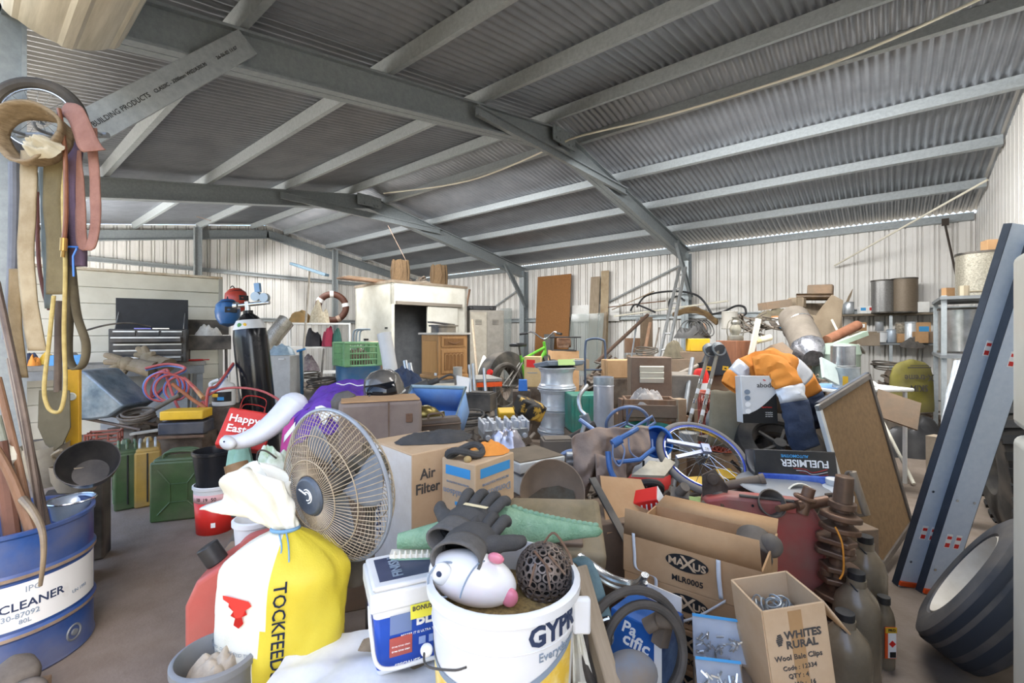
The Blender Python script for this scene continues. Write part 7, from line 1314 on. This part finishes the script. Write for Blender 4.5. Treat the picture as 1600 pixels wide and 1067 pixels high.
# boards on the back wall
def wallboard(name, lb, cat, px0, px1, z0, z1, m, th=.02, dy=.1, lean=.06):
    y = YB-dy; p0 = QZ(px0, y, 0); p1 = QZ(px1, y, 0); b = MB(); b.add([(p0.x, y-lean, z0), (p1.x, y-lean, z0), (p1.x, y, z1), (p0.x, y, z1), (p0.x, y-lean-th, z0), (p1.x, y-lean-th, z0), (p1.x, y-th, z1), (p0.x, y-th, z1)], [(0, 1, 2, 3), (4, 7, 6, 5), (0, 4, 5, 1), (1, 5, 6, 2), (2, 6, 7, 3), (3, 7, 4, 0)]); return solo(b, name, m, lb, cat)
wallboard('particle_board', 'orange brown particle board leaning on the back wall', 'board', 841, 893, 0, 2.72, mat('particle board', '#8d6239', '#7d552f', .85, scale=40), lean=.2, dy=.15)
wallboard('timber_plank', 'pale grey plank leaning on the back wall, wider one', 'plank', 924, 938, 0, 2.6, wood_g, dy=.1, lean=.25)
wallboard('timber_plank', 'knotty plank leaning on the back wall, taller one', 'plank', 940, 952, 0, 2.72, mat('knotty plank', '#a8977c', '#8b775c', .8, scale=6), dy=.1, lean=.12)
wallboard('timber_plank', 'short plank leaning before the knotty plank', 'plank', 938, 949, 0, 1.75, wood_g, dy=.3, lean=.2)
wallboard('white_board', 'white painted board behind the glass panes', 'board', 894, 968, 1.55, 1.95, white_p, dy=.07, lean=.0)
wallboard('glass_pane', 'large dusty glass pane leaning on the back wall', 'glass', 893, 944, .3, 1.72, glass_d, th=.006, dy=.45, lean=.2)
wallboard('glass_pane', 'small smoky glass pane leaning beside the lockers', 'glass', 782, 800, 0, 1.95, glass_d, th=.006, dy=.2, lean=.1)
wallboard('grey_board', 'short dark grey board before the particle board', 'board', 851, 867, 0, 1.25, mat('dark grey board', '#6a6a68', '#5b5b59', .8), dy=.5, lean=.15)
o = thing('engine_stand', 'small rusty engine in a black tube frame on a carton', 'engine', PZ(880, 7.6, .98), 0); b = MB(); b.cyl((-.1, 0, .12), (.12, 0, .14), .09, n=16); b.base(.18, .16, .16, (0, 0, .04)); b.build('engine_block', rust, o, bevel=.01); b = MB(); b.tube([(-.2, -.12, .0), (.2, -.12, .0), (.2, -.12, .22), (-.2, -.12, .22)], .014, 6, True); b.tube([(-.26, -.12, .22), (.28, -.12, .22)], .014, 6); b.tube([(-.2, .12, .0), (.2, .12, .0), (.2, .12, .22), (-.2, .12, .22)], .014, 6, True); b.build('tube_frame', black, o)
carton('moving_carton', 'brown carton under the rusty engine', PZ(880, 7.65, 0), .46, .36, .975, card, 5)
# column area: ladder, pipes, bars
o = thing('step_ladder', 'slim aluminium ladder leaning on the near back wall column', 'ladder', (0, 0, 0)); o.rotation_euler = (0, 0, 0); L0, L1 = P(1026, 575, 7.6), P(1062, 418, 8.7); M0, M1 = P(1039, 575, 7.5), P(1071, 418, 8.6)
sc_ = L0.z/(L1.z-L0.z); L0 = L0+(L0-L1)*sc_; M0 = M0+(M0-M1)*sc_
for nm, p0, p1 in (('rail', L0, L1), ('rail', M0, M1)): b = MB(); b.cyl(p0, p1, .032, n=6); b.build(nm, alu, o)
for i in range(9): b = MB(); k = .06+.11*i; b.cyl(L0.lerp(L1, k), M0.lerp(M1, k), .016, n=8); b.build('rung', alu, o)
for lb, p0, p1, r, m in (('long pale conduit laid along the back wall girt', Q(960, 494, 9.3), Q(1138, 470, 9.3), .02, cream), ('thin rod laid over the back wall girt', Q(950, 480, 9.2), Q(1040, 470, 9.2), .012, rust), ('second thin rod crossing the pale conduit', Q(956, 484, 9.15), Q(1022, 455, 9.15), .012, wood_g), ('dark brown bar leaning up to the girt', P(932, 566, 6.6), P(1012, 492, 7.6), .028, mat('dark brown bar', '#4d3c31', None, .6))): b = MB(); b.cyl(p0, p1, r, n=8); solo(b, 'long_rod', m, lb, 'rod')
bp_ = mat('black poly pipe', '#222325', '#303133', .45)
for i, (pts, lb) in enumerate((((((995, 480), (1010, 462), (1050, 455), (1090, 462), (1112, 490))), 'black poly pipe bowed over the pale conduit'), (((1046, 482), (1046, 470), (1058, 463), (1070, 470)), 'short black pipe loop behind the ladder'), (((1108, 492), (1130, 487), (1150, 478), (1163, 480), (1165, 490), (1158, 495)), 'black pipe loop at the lantern'), (((985, 486), (992, 476), (1006, 480), (1024, 488)), 'black pipe curl at the girt end'))): b = MB(); b.tube(bez([Q(x, y, 9.2) for x, y in pts], 6), .02, 8); solo(b, 'poly_pipe', bp_, lb, 'pipe')
b = MB(); [b.tube(bez([Q(1052, 490+j, 9.0), Q(1080, 481+j*2, 9.0), Q(1100, 486+j*2, 8.9), Q(1120, 500+j*2, 8.8)], 5), .03, 6) for j in range(4)]; crumple(b, .02, 8); solo(b, 'palm_frond', mat('dry brown bark', '#5f4a35', '#75603f', .9, scale=8), 'dry brown bark strip lying on the girt beside the column', 'bark')
for i, (px, py, y, w_, d_, h_, m, nm, cat, lb, a_) in enumerate((
  (1000, 566, 7.2, .36, .3, .12, mat('dusty board top', '#8b7a66', '#776855', .9), 'flat_box', 'box', 'dusty flat box behind the louvred cabinet', 10),
  (990, 560, 7.7, .3, .12, .1, alu, 'carburettor_rack', 'car part', 'alloy carburettor bank on the dusty flat box', 5),
  (1010, 560, 7.9, .2, .1, .75, mat('brown upright board', '#6e5c49', '#5d4d3c', .8), 'brown_case', 'case', 'brown upright case by the foot of the ladder', 5),
  (992, 648, 8.4, .4, .05, 1.5, wood_b, 'brown_board', 'board', 'brown board standing behind the carburettor bank', 0))): p = Q(px, py, y); b = MB(); b.base(w_, d_, h_); solo(b, nm, m, lb, cat, p, a_, bevel=.006)
YS = 9.25
carton('wooden_crate', 'tall timber crate behind the torn sheet on the back bench', PZ(1276, 6.75, 0), .55, .3, 1.7, wood_g, 0, cat='crate')
# back bench things, right of the lantern
def it(name, lb, cat, px, py, t, mb, m, a=0, rx=0, ry=0, **k): return solo(mb, name, m, lb, cat, P(px, py, t), a, rx, ry, **k)
b = MB(); b.base(.34, .22, .1); it('flat_box', 'long dusty brown box on top of the back bench junk', 'box', 1211, 482, 6.2, b, card_d, 0, 0, -8)
b = MB(); rag(b, .5, .3, .17, 171, .6); it('canvas_roll', 'camouflage canvas under the long dusty brown box', 'canvas', 1212, 500, 6.1, b, MATS['camouflage canvas'], 0)
o = pail('tin_can', 'white and blue tin with an orange lid on the back bench junk', P(1216, 515, 5.9), .075, .16, white_p, taper=1.0, cat='tin'); b = MB(); b.cyl((0, 0, .155), (0, 0, .175), .08, n=24); b.build('orange_lid', mat('orange brown lid', '#b07a4a', None, .6), o); b = MB(); b.lathe([(.0765, .02), (.0765, .14)], 6, a0=R(-110), a1=R(-70)); b.build('blue_label', ink_b, o)
b = MB(); rods(b, 26, (0, 0, .1), .5, .012, (.25, .1, .15), 5); it('wire_bundle', 'tangle of grey wire and rods beside the white tin', 'wire', 1185, 530, 5.7, b, scrapm)['kind'] = 'stuff'
b = MB(); b.base(.045, .035, .42); it('white_stake', 'short pale timber stake in front of the reddish timber box', 'timber', 1172, 560, 4.7, b, cream, 0, 0, 12)
b = MB(); b.cyl((-.09, 0, 0), (.09, 0, .04), .035, n=16); it('yellow_tube', 'yellow and white sealant tube lying on the back bench', 'tube', 1192, 533, 4.9, b, mat('yellow tube', '#e0c22f', '#e8e4d8', .4, scale=6), 10)
b = MB(); b.prism([(-.22, -.1), (.15, -.1), (.24, .05), (.16, .16), (.02, .12), (-.15, .02)], .02); it('cardboard_sheet', 'bent dusty cardboard sheet under the yellow sealant tube', 'cardboard', 1205, 556, 4.9, b, card_d, 0, 60)
carton('wooden_crate', 'dusty crate under the sealant tube and cardboard sheet', PZ(1200, 5.1, 0), .6, .4, .92, rust_d, 5, cat='crate')
o = thing('duct_roll', 'dusty grey duct roll with a silver wrapped end', 'duct', (0, 0, 0)); o.rotation_euler = (0, 0, 0); b = MB(); b.tube(T((1240, 497, 5.6), (1255, 525, 5.2), (1266, 552, 4.9)), [.17, .165, .16], 24); b.build('roll_body', mat('dusty grey roll', '#6d655b', '#7d7469', .9, scale=6), o); b = MB(); b.tube(T((1262, 543, 4.98), (1266, 552, 4.9), (1270, 560, 4.82)), [.165, .165, .1], 24); crumple(b, .012, 16); b.build('silver_end', mat('crinkled silver', '#a7a8ad', '#6f7076', .25, .7, scale=12, bump=.5), o); b = MB(); b.ring(P(1247, 510, 5.42), .171, .012, V(.05, -1, -.6), 24, 6); b.build('silver_band', chrome, o)
TB = mat('dusty triangular board', '#8b7b66', '#9c8c76', .9, scale=5)
b = MB(); c = P(1285, 570, 5.9); b.prism([(-.3, .85), (-.02, .8), (.05, .9), (.2, 1.08), (.33, 1.0), (.28, .75), (.1, .2), (-.2, .25)], .02, Matrix.Translation(c-Vector((0, 0, .15))) @ Matrix.Rotation(YAW-.1, 4, 'Z') @ Matrix.Rotation(PI/2-.15, 4, 'X')); solo(b, 'torn_sheet', TB, 'big torn dusty sheet of board standing on the back bench', 'board')
beam('long_box', 'long brown box lying on the torn sheet at the back wall', 'box', P(1262, 455, 6.6), P(1302, 454, 6.4), .17, .15, card_d, side=V(0, 1, 0)); b = MB(); b.cyl(P(1244, 464, 6.5), P(1300, 464, 6.3), .05, n=14); solo(b, 'brown_pipe', mat('dark shiny pipe', '#55432f', '#3c3026', .3, .3), 'dark shiny pipe lying below the long brown box', 'pipe')
b = MB(); b.prism([(0, 0), (.05, .02), (.17, .3), (.2, .42), (.13, .3)], .012, Matrix.Rotation(PI/2, 4, 'X')); solo(b, 'bark_strip', TB, 'thin torn board strip sticking up beside the tins', 'board', QZ(1313, YS-.02, 1.575))
b = MB(); b.base(.1, .09, .32); it('timber_block', 'upright timber block behind the duct roll', 'timber', 1245, 502, 6.2, b, wood_g, 10)
shaft('rusty_roll', 'reddish brown paper roll lying across the pale green barrel', 'roll', ((1292, 532, 5.1), (1316, 520, 5.2), (1340, 508, 5.3)), .055, mat('reddish roll', '#9a6a52', '#87583f', .8), 16)
b = MB(); b.base(.5, .05, .05); it('green_batten', 'pale green batten on the pale green barrel', 'batten', 1325, 535, 4.9, b, mat('pale green paint', '#aebfae', '#9aad9b', .6), 10, 0, -18)
o = thing('plastic_barrel', 'pale green plastic barrel on the white table side of the bench', 'barrel', PZ(1306, 4.9, .4), 0); b = MB(); b.lathe([(0, 0), (.2, 0), (.215, .04), (.215, .62), (.225, .64), (.215, .68), (.2, .74), (0, .76)], 36); b.build('barrel_shell', mat('pale green barrel', '#a3b5a6', '#8fa394', .6, scale=5, dust=.25), o)
carton('wooden_crate', 'crate under the pale green barrel', PZ(1306, 4.95, 0), .46, .42, .395, rust_d, 0, cat='crate')
# white table with tins
o = thing('folding_table', 'white topped folding table behind the framed boards', 'table', PZ(1330, 3.95, 0), 8); b = MB(); b.base(.75, .45, .03, (0, 0, .77)); b.build('table_top', white_p, o, bevel=.01); b = MB(); b.base(.3, .4, .004, (-.2, 0, .8)); b.build('blue_mat', mat('blue mat', '#6f93bd', None, .6), o)
for x in (-.33, .33):
    for y in (-.18, .18): b = MB(); b.cyl((x, y, 0), (x, y, .77), .016, n=8); b.build('leg', white_p, o)
def tin(lb, px, py, t, r, h, m, a=0, open_=True, name='steel_tin', cat='tin', z=None):
    o = thing(name, lb, cat, P(px, py, t) if z is None else PZ(px, t, z), a); b = MB(); b.lathe([(0, 0), (r, 0), (r, h), (r*1.02, h), (r*.96, h), (r*.96, .01 if open_ else h-.006), (0, .01 if open_ else h-.006)], 32); b.build('tin_wall', m, o); b = MB(); b.ring((0, 0, h), r, .003, (0, 0, 1), 32, 6); b.ring((0, 0, .004), r, .003, (0, 0, 1), 32, 6); b.build('tin_rim', alu, o); return o
o = tin('galvanised tin with a blotch of yellow paint on the white table', 1322, 610, 3.8, .095, .17, mat('spangled galvanised', '#b4bcc0', '#9fa9ae', .4, .5, scale=20), z=.805); b = MB(); b.lathe([(.0965, .0), (.0965, .06), (.0965, .1)], 6, a0=R(-140), a1=R(-118)); b.build('paint_blotch', yellow, o)
tin('shiny steel tin standing on the galvanised tin', 1317, 562, 3.85, .088, .17, mat('bright steel tin', '#b9bbbe', '#8d8f92', .25, .8), z=.98)
b = MB(); b.base(.16, .02, .2); it('white_plate', 'pale plastic plate leaning against the shiny steel tin', 'plate', 1298, 596, 3.7, b, mat('pale green plastic', '#c3cfcc', '#aebbb8', .5), 10, -30, 25)
b = MB(); b.base(.2, .14, .016); it('white_scoop', 'white plastic scoop lying at the far end of the white table', 'scoop', 1355, 598, 3.95, b, white_p, 0, 20, 16, bevel=.01)
heap('oily tools and black straps at the back end of the white table', 1285, 4.3, .3, .2, .95, 63, k=26, rl=.3)
b = MB(); b.base(.3, .02, .24); it('brown_card', 'brown ribbed card lying on the floor behind the framed boards', 'cardboard', 1398, 660, 3.6, b, card_d, -20, -30, 20)
# yellow sack and black bag
o = thing('yellow_sack', 'dusty yellow printed sack standing upside down below the shelves', 'sack', PZ(1424, 4.9, .42), 4); b = MB(); ys = mat('dusty yellow sack', '#7a722f', '#6a642c', .7, scale=6, dust=.2)
b.grid(36, 16, lambda u, v: Vector(((.25*(1-.1*v**3) if v < .75 else .225*math.sqrt(max(0, 1-((v-.75)/.25)**2)*.999+.001))*cos(2*PI*u), .085*sin(2*PI*u)*math.sqrt(max(0.02, 1-v*v*.9))*(1+.15*nz(u*6, v*5)), .56*v)), 0, wrap=True); b.build('sack_body', ys, o)
for s_, sz, z in (('SKIM', .095, .26), ('X-treme', .095, .37)): text(o, s_, sz, (.0, -.088, z), ink_g, rot=(92, 180, 0), bold=.02)
b = MB(); b.base(.26, .003, .012, (0, -.09, .47)); b.base(.2, .003, .008, (0, -.09, .495)); b.build('print_line', ink_g, o)
b = MB(); rag(b, .75, .45, .42, 181, .3); solo(b, 'black_bag', mat('black plastic bag', '#2a2a2c', '#3b3a3a', .4, scale=5), 'black plastic bag slumped under the dusty yellow sack', 'bag', PZ(1428, 4.75, 0), 0)
# shelves on the back wall
for z, x0, x1, lb, m in ((1.56, 1308, 1500, 'long dusty shelf plank on the back wall girt', mat('dusty shelf plank', '#5f5648', '#726858', .8)), (1.1, 1362, 1500, 'lower narrow steel shelf on the back wall', steel_g)):
    p0, p1 = QZ(x0, YS, z), QZ(x1, YS, z); b = MB(); b.box(p1.x-p0.x if p1.x < .95 else .95-p0.x, .32, .03, ((p0.x+min(p1.x, .95))/2, YS+.12, z)); solo(b, 'wall_shelf', m, lb, 'shelf')
o = thing('shelf_post', 'thin steel posts carrying the back wall shelves', 'post', (0, 0, 0)); o.rotation_euler = (0, 0, 0)
for px in (1392, 1463): q = QZ(px, YS, 0); b = MB(); b.base(.04, .04, 1.75, (q.x, YS, 0)); b.build('post', galv, o)
sf = mat('perforated filter steel', '#8d867b', '#6f685d', .5, .5, scale=90); al = mat('silver canister', '#b9bec2', '#a4a9ad', .35, .6)
def filt(lb, px, z, r, h, m, y=YS, t=None, cap=True, g=None):
    o = thing('air_filter', lb, 'filter', QZ(px, y, z) if t is None else PZ(px, t, z), 0, group=g); b = MB(); n = 60; b.lathe([(r*.6, 0), (r, .005), (r, h-.005), (r*.6, h)], n); b.build('filter_wall', m, o)
    for zz in (0, h-.02): b = MB(); b.lathe([(r*.6, zz), (r*1.03, zz), (r*1.03, zz+.02), (r*.6, zz+.02), (r*.6, zz)], 40); b.build('end_cap', blackd, o)
    return o
filt('tall dark silver air filter on the top shelf, left of its pair', 1380, 1.578, .155, .52, mat('dark silver filter', '#6d6c6a', '#8d8c8a', .35, .6, scale=60, stretch=(1, 1, 3)))
filt('tall brown ribbed air filter on the top shelf beside the dark silver one', 1413, 1.578, .16, .53, mat('brown ribbed filter', '#7d7060', '#685c4d', .5, .3, scale=60, stretch=(1, 1, 4)))
def can(lb, px, z, r, h, m, y=YS, cap=None):
    o = thing('oil_filter', lb, 'canister', QZ(px, y, z), 0); b = MB(); b.lathe([(0, 0), (r*.9, 0), (r, .01), (r, h*.93), (r*.85, h), (0, h)], 24); b.build('can_wall', m, o); b = MB(); b.ring((0, 0, h*.93), r, .004, (0, 0, 1), 24, 6); b.build('can_rim', cap or alu, o)
can('silver canister at the left end of the top shelf', 1315, 1.578, .06, .17, al); can('taller silver canister beside the torn board on the top shelf', 1327, 1.578, .065, .2, al)
def sbox(lb, px, z, w, h, m, side=None, name='small_carton', y=YS): o = carton(name, lb, QZ(px, y, z), w, .1, h, m, -39.5+0); 
def sbx(lb, px, z, w, h, m, pm=None, y=YS):
    o = carton('small_carton', lb, QZ(px, y, z), w, .1, h, m, -20)
    if pm: patch(o, w*.7, h*.4, (0, -.0515, h*.6), pm)
sbx('small white and blue carton on the top shelf', 1347, 1.578, .1, .12, white_p, ink_b); sbx('small red and white carton on the top shelf', 1362, 1.578, .13, .12, white_p, red); sbx('white square carton at the right of the tall filters', 1441, 1.578, .14, .16, white_p)
sbx('brown carton with a white label stacked highest on the lower shelf', 1343, 1.3, .16, .14, card, whitep); sbx('brown carton with white label standing on the junk below the top shelf', 1352, 1.12, .2, .16, card_d, whitep)
o = can('pale round canister with a dark top on the lower shelf', 1374, 1.3, .055, .15, al); can('white printed tin under the dark topped canister', 1378, 1.118, .08, .17, mat('white printed tin', '#d0d2d3', '#3f4c5d', .4, scale=9, thr=(.55, .6)))
can('light blue grey canister beside the white printed tin', 1393, 1.118, .065, .21, mat('blue grey canister', '#a9b4bf', '#98a4b0', .4, .3)); can('patterned jar standing on a small brown carton', 1407, 1.26, .065, .17, mat('patterned jar', '#6f6658', '#a59b8a', .5, scale=40)); sbx('small brown carton under the patterned jar', 1409, 1.118, .13, .14, card)
can('tallest pale silver canister on the lower shelf', 1423, 1.118, .085, .32, mat('pale silver canister', '#c3c8cb', '#b0b5b9', .35, .4)); sbx('tall brown carton with a blue label on the lower shelf', 1441, 1.118, .17, .31, card, ink_b); sbx('brown carton lying before the tall carton on the lower shelf', 1438, 1.118, .16, .17, card, None, YS-.13)
sbx('brown crumpled carton at the right of the lower shelf', 1458, 1.118, .2, .17, card_d)
b = MB(); rag(b, .35, .2, .1, 191, .8); solo(b, 'grey_rag', denim, 'grey rag hanging over the edge of the lower shelf', 'cloth', QZ(1425, YS-.18, 1.07), 0, 20)
# rack on the near gable wall
o = thing('steel_rack', 'grey steel rack on the gable wall carrying large round filters', 'rack', (0, 0, 0)); o.rotation_euler = (0, 0, 0)
for x, y in ((.42, 6.0), (.42, 6.95), (.92, 6.0), (.92, 6.95)): b = MB(); b.base(.04, .04, 1.62, (x, y, 0)); b.build('rack_post', galv, o)
for z in (1.02, 1.58): b = MB(); b.base(.56, 1.05, .03, (.67, 6.475, z)); b.build('rack_shelf', steel_g, o)
filt('large perforated round air filter on top of the steel rack', 1535, 1.612, .2, .46, mat('perforated pale filter', '#a8a394', '#7d786b', .4, .4, scale=70), t=4.6)
filt('large shiny round air filter on the lower level of the steel rack', 1512, 1.052, .23, .47, mat('shiny filter wrap', '#aaa9a8', '#7f7e7d', .2, .7, scale=6), t=4.78)
can('grey canister at the wall end of the steel rack', 1478, 1.612, .06, .16, mat('grey pump', '#6d6a66', '#8b8883', .4, .4), 7.2); b = MB(); b.cyl((0, 0, 0), (0, 0, .1), .04, n=8); b.cyl((0, 0, .04), (.2, 0, .05), .009, n=8); solo(b, 'pipe_union', mat('shiny brass union', '#b7aa93', None, .3, .7), 'shiny pipe union with a rod on the steel rack front', 'fitting', PZ(1506, 4.35, 1.612), 0)
b = MB(); b.base(.3, .02, .5); solo(b, 'brown_card', card, 'brown card standing behind the large perforated filter', 'cardboard', PZ(1512, 4.93, 1.612), 10, 0, 8); carton('small_carton', 'brown carton with a blue label on top of the perforated filter', PZ(1553, 4.65, 2.08), .16, .12, .13, card, -20)
b = MB(); b.base(.12, .06, .16); solo(b, 'small_carton', card, 'small picture carton beside the grey canister on the steel rack', 'box', PZ(1483, 5.15, 1.612), 0)
# rods and boards near the gable
b = MB(); b.cyl(P(1543, 281, 5.35), Q(1304, 415, 9.5), .014, n=8); solo(b, 'roof_rod', cream, 'long pale rod slung from the gable purlin to the back wall', 'rod')
b = MB(); b.cyl(Q(1477, 352, 9.45), Q(1494, 430, 9.4), .014, n=8); b.base(.08, .06, .1, tuple(Q(1477, 352, 9.45))); solo(b, 'hung_bracket', mat('dark old iron', '#3d352f', None, .7, .3), 'dark iron rod hanging on the back wall near the corner', 'bracket')
b = MB(); b.base(.03, .5, .55, (X1-.04, 4.9, 2.2)); solo(b, 'hung_board', card_d, 'brown board hung on the gable wall above the ramps', 'board')
b = MB(); b.tube(bez([P(600, 302, 8.26), P(730, 283, 6.9), P(860, 232, 5.85), P(905, 213, 5.55), P(1050, 178, 4.85), P(1260, 113, 4.1), P(1400, 58, 3.7), P(1545, -8, 3.4)], 8), .012, 8); solo(b, 'ceiling_conduit', cream, 'white conduit sagging along under the roof ridge', 'conduit')
b = MB(); b.tube(bez([P(95, 510, 9) if False else P(180, 318, 9.6), P(280, 332, 9.2), P(330, 345, 9.4)], 6), .006, 5); solo(b, 'ceiling_string', tan, 'thin cord strung under the far bay ceiling', 'cord')
b = MB(); b.cyl(P(606, 352, 8.6), P(640, 418, 8.9), .006, n=5); solo(b, 'ceiling_string', tan, 'thin cord hanging from the roof to the shaggy bale', 'cord')
# ================================================================ SMALL LOOSE THINGS
o = thing('tractor_tyre', 'large dark tyre standing against the gable wall behind the ramps', 'tyre', (0, 0, 0)); orient(o, Vector((.62, 4.3, .47)), Vector((1, .08, .12))); b = MB(); frustum_tyre(b, .47, .26, .24, n=40); b.build('tyre_body', rubber, o)
b = MB()
for i in range(32):
    a_ = 2*PI*i/32; b.box(.03, .05, .24, (.468*cos(a_), .468*sin(a_), 0), (0, 0, math.degrees(a_)))
b.build('tread_lugs', rubber_d, o)
SM = [  # kind, px, py, t, size, colour, name, category, label
 ('box', 905, 578, 6.2, .16, '#8f7f66', 'small_carton', 'box', 'dusty carton beneath the hand trolley handle'),
 ('ring', 1010, 552, 6.6, .16, '#4b463f', 'cable_coil', 'cable', 'dark cable coil behind the louvred cabinet'),
 ('tube', 1070, 580, 4.6, .3, '#8b8378', 'grey_pipe', 'pipe', 'grey pipe end sticking out beside the fire extinguisher'),
 ('tube', 1060, 590, 4.5, .34, '#5c5249', 'brown_pipe', 'pipe', 'brown pipe end lying beside the dusty grey case'),
 ('box', 870, 716, 2.9, .14, '#6d6255', 'battery_box', 'box', 'dusty square box between the scale and the blue bike frame'),
 ('tube', 880, 690, 3.0, .45, '#3c3834', 'dark_bar', 'bar', 'dark bar slanting below the alloy rims'),
 ('can', 1075, 706, 2.75, .05, '#9c9a92', 'paint_tin', 'tin', 'pale tin seen through the bicycle wheel spokes'),
 ('tube', 1150, 756, 2.05, .2, '#6b5b4c', 'rusty_pipe', 'pipe', 'short rusty pipe under the flat round cover'),
 ('can', 715, 590, 5.0, .05, '#a9a59b', 'paint_tin', 'tin', 'pale tin at the foot of the oak cabinet'),
 ('ring', 735, 662, 3.6, .15, '#2e2c2a', 'rubber_ring', 'ring', 'black rubber ring between the blue tub and cylinder head'),
 ('box', 752, 640, 3.9, .16, '#37332f', 'battery_box', 'battery', 'black battery left of the small yellow cover'),
 ('tube', 580, 640, 5.0, .5, '#4a4846', 'dark_bar', 'bar', 'dark bar in front of the teal blue drum'),
 ('ring', 505, 600, 6.0, .2, '#2d2b2a', 'cable_coil', 'cable', 'black cable coil below the white rack'),
 ('ring', 480, 590, 6.2, .17, '#3b3936', 'cable_coil', 'cable', 'dark grey cable coil by the teal stand pole'),
 ('box', 1350, 540, 5.6, .18, '#6c5f4f', 'small_carton', 'box', 'dusty carton on the dark junk below the shelves'),
 ('tube', 1345, 545, 5.3, .5, '#b0aca4', 'grey_pipe', 'pipe', 'pale pipe slanting over the dark junk below the shelves'),
 ('ring', 1385, 575, 5.5, .16, '#3a352f', 'cable_coil', 'cable', 'brown black cable coil beside the dusty yellow sack'),
 ('can', 1140, 514, 5.6, .09, '#8f8c84', 'paint_tin', 'tin', 'dusty tin left of the hurricane lantern'),
 ('box', 1245, 480, 6.4, .14, '#9a8870', 'small_carton', 'box', 'dusty carton before the tall timber crate'),
 ('can', 205, 640, 4.1, .05, '#77756f', 'paint_tin', 'tin', 'grey tin in the dark scrap under the workbench'),
 ('ring', 215, 655, 3.9, .13, '#4f4a45', 'cable_coil', 'cable', 'dusty coil in front of the wheelbarrow tray'),
 ('tube', 240, 640, 4.0, .5, '#5d574f', 'dark_bar', 'bar', 'dark bar lying between the wheelbarrow and yellow tool box'),
 ('can', 555, 905, 1.45, .05, '#39352f', 'paint_tin', 'tin', 'dark tin in the gap between the feed sack and detergent tub'),
 ('box', 1012, 700, 2.6, .12, '#8a7c69', 'small_carton', 'box', 'dusty carton behind the blue plastic bucket'),
 ('tube', 940, 800, 1.95, .3, '#4d473f', 'dark_bar', 'bar', 'dark bar between the rusty dish and fibreboard offcut'),
]
for i, (k, px, py, t, s, c, nm, ct_, lb) in enumerate(SM):
    m = mat('loose '+c, c, None, .7, dust=.45); rn = random.Random(i*7+1); b = MB(); a_ = rn.uniform(-50, 50)
    if k == 'can': b.lathe([(0, 0), (s, 0), (s*1.03, .006), (s, .012), (s, s*2.3), (s*1.03, s*2.32), (s*.95, s*2.4), (s*.93, s*2.3), (0, s*2.3)], 24)
    elif k == 'box': b.base(s*1.4, s, s*.9); b.base(s*1.2, s*.8, s*.06, (0, 0, s*.9))
    elif k == 'ring':
        for j in range(4): b.ring((rn.uniform(-.1, .1)*s, rn.uniform(-.1, .1)*s, .012+.016*j), s*rn.uniform(.8, 1), .009, (rn.uniform(-.12, .12), rn.uniform(-.3, 0), 1), 28, 6)
    else: b.lathe([(.012, -s/2), (.02, -s/2), (.02, s/2), (.024, s/2), (.024, s/2+.02), (.012, s/2+.02), (.012, -s/2)], 16, ax=(1, rn.uniform(-.6, .6), rn.uniform(-.2, .6)))
    solo(b, nm, m, lb, ct_, P(px, py, t), a_, bevel=.004 if k == 'box' else 0)

RODS = [((984, 575, 6.9), (996, 498, 7.6), .014, steel_g, 'grey rod leaning behind the louvred cabinet, left of the dark brown bar top'), ((1018, 570, 6.7), (1030, 512, 7.2), .013, scrapm, 'thin grey rod leaning beside the foot of the ladder'), ((1004, 570, 6.8), (1016, 505, 7.5), .03, wood_b, 'brown slat leaning behind the alloy carburettor bank'), ((1120, 590, 4.7), (1100, 505, 5.6), .012, rust, 'thin rusty rod leaning behind the two marked poles'), ((1345, 590, 4.9), (1300, 500, 5.9), .014, cream, 'pale rod leaning behind the pale green barrel'), ((745, 580, 7.0), (738, 500, 8.2), .02, wood_g, 'grey slat leaning at the grey lockers'), ((540, 640, 6.2), (548, 560, 6.6), .014, blackd, 'black rod standing before the teal blue drum'), ((498, 640, 6.3), (506, 545, 6.9), .014, blackd, 'black rod standing before the white rack'), ((1070, 640, 3.9), (1082, 560, 4.3), .02, steel_g, 'grey rod leaning on the carton under the fire extinguisher')]
for p0, p1, r, m, lb in RODS:
    A, B = P(*p0), P(*p1); A = A+(A-B)*((A.z-.02)/(B.z-A.z)) if A.z > .02 else A
    b = MB(); b.cyl(A, B, r, n=8); solo(b, 'leaning_rod', m, lb, 'rod')
for k, (m, lb) in enumerate(((hb, 'blue hose coil hanging at the front of the bench end'), (hr, 'red hose coil hanging at the front of the bench end'))):
    b = MB(); c = P(252, 604, 4.15)+V(.03*k, -.02*k, 0)
    for j in range(3): b.ring(c+V(.05*j, .02*j, -.01*j), .13-.012*j, .009, V(.5-.25*j, -1, .15), 28, 6)
    solo(b, 'hanging_hose', m, lb, 'hose')
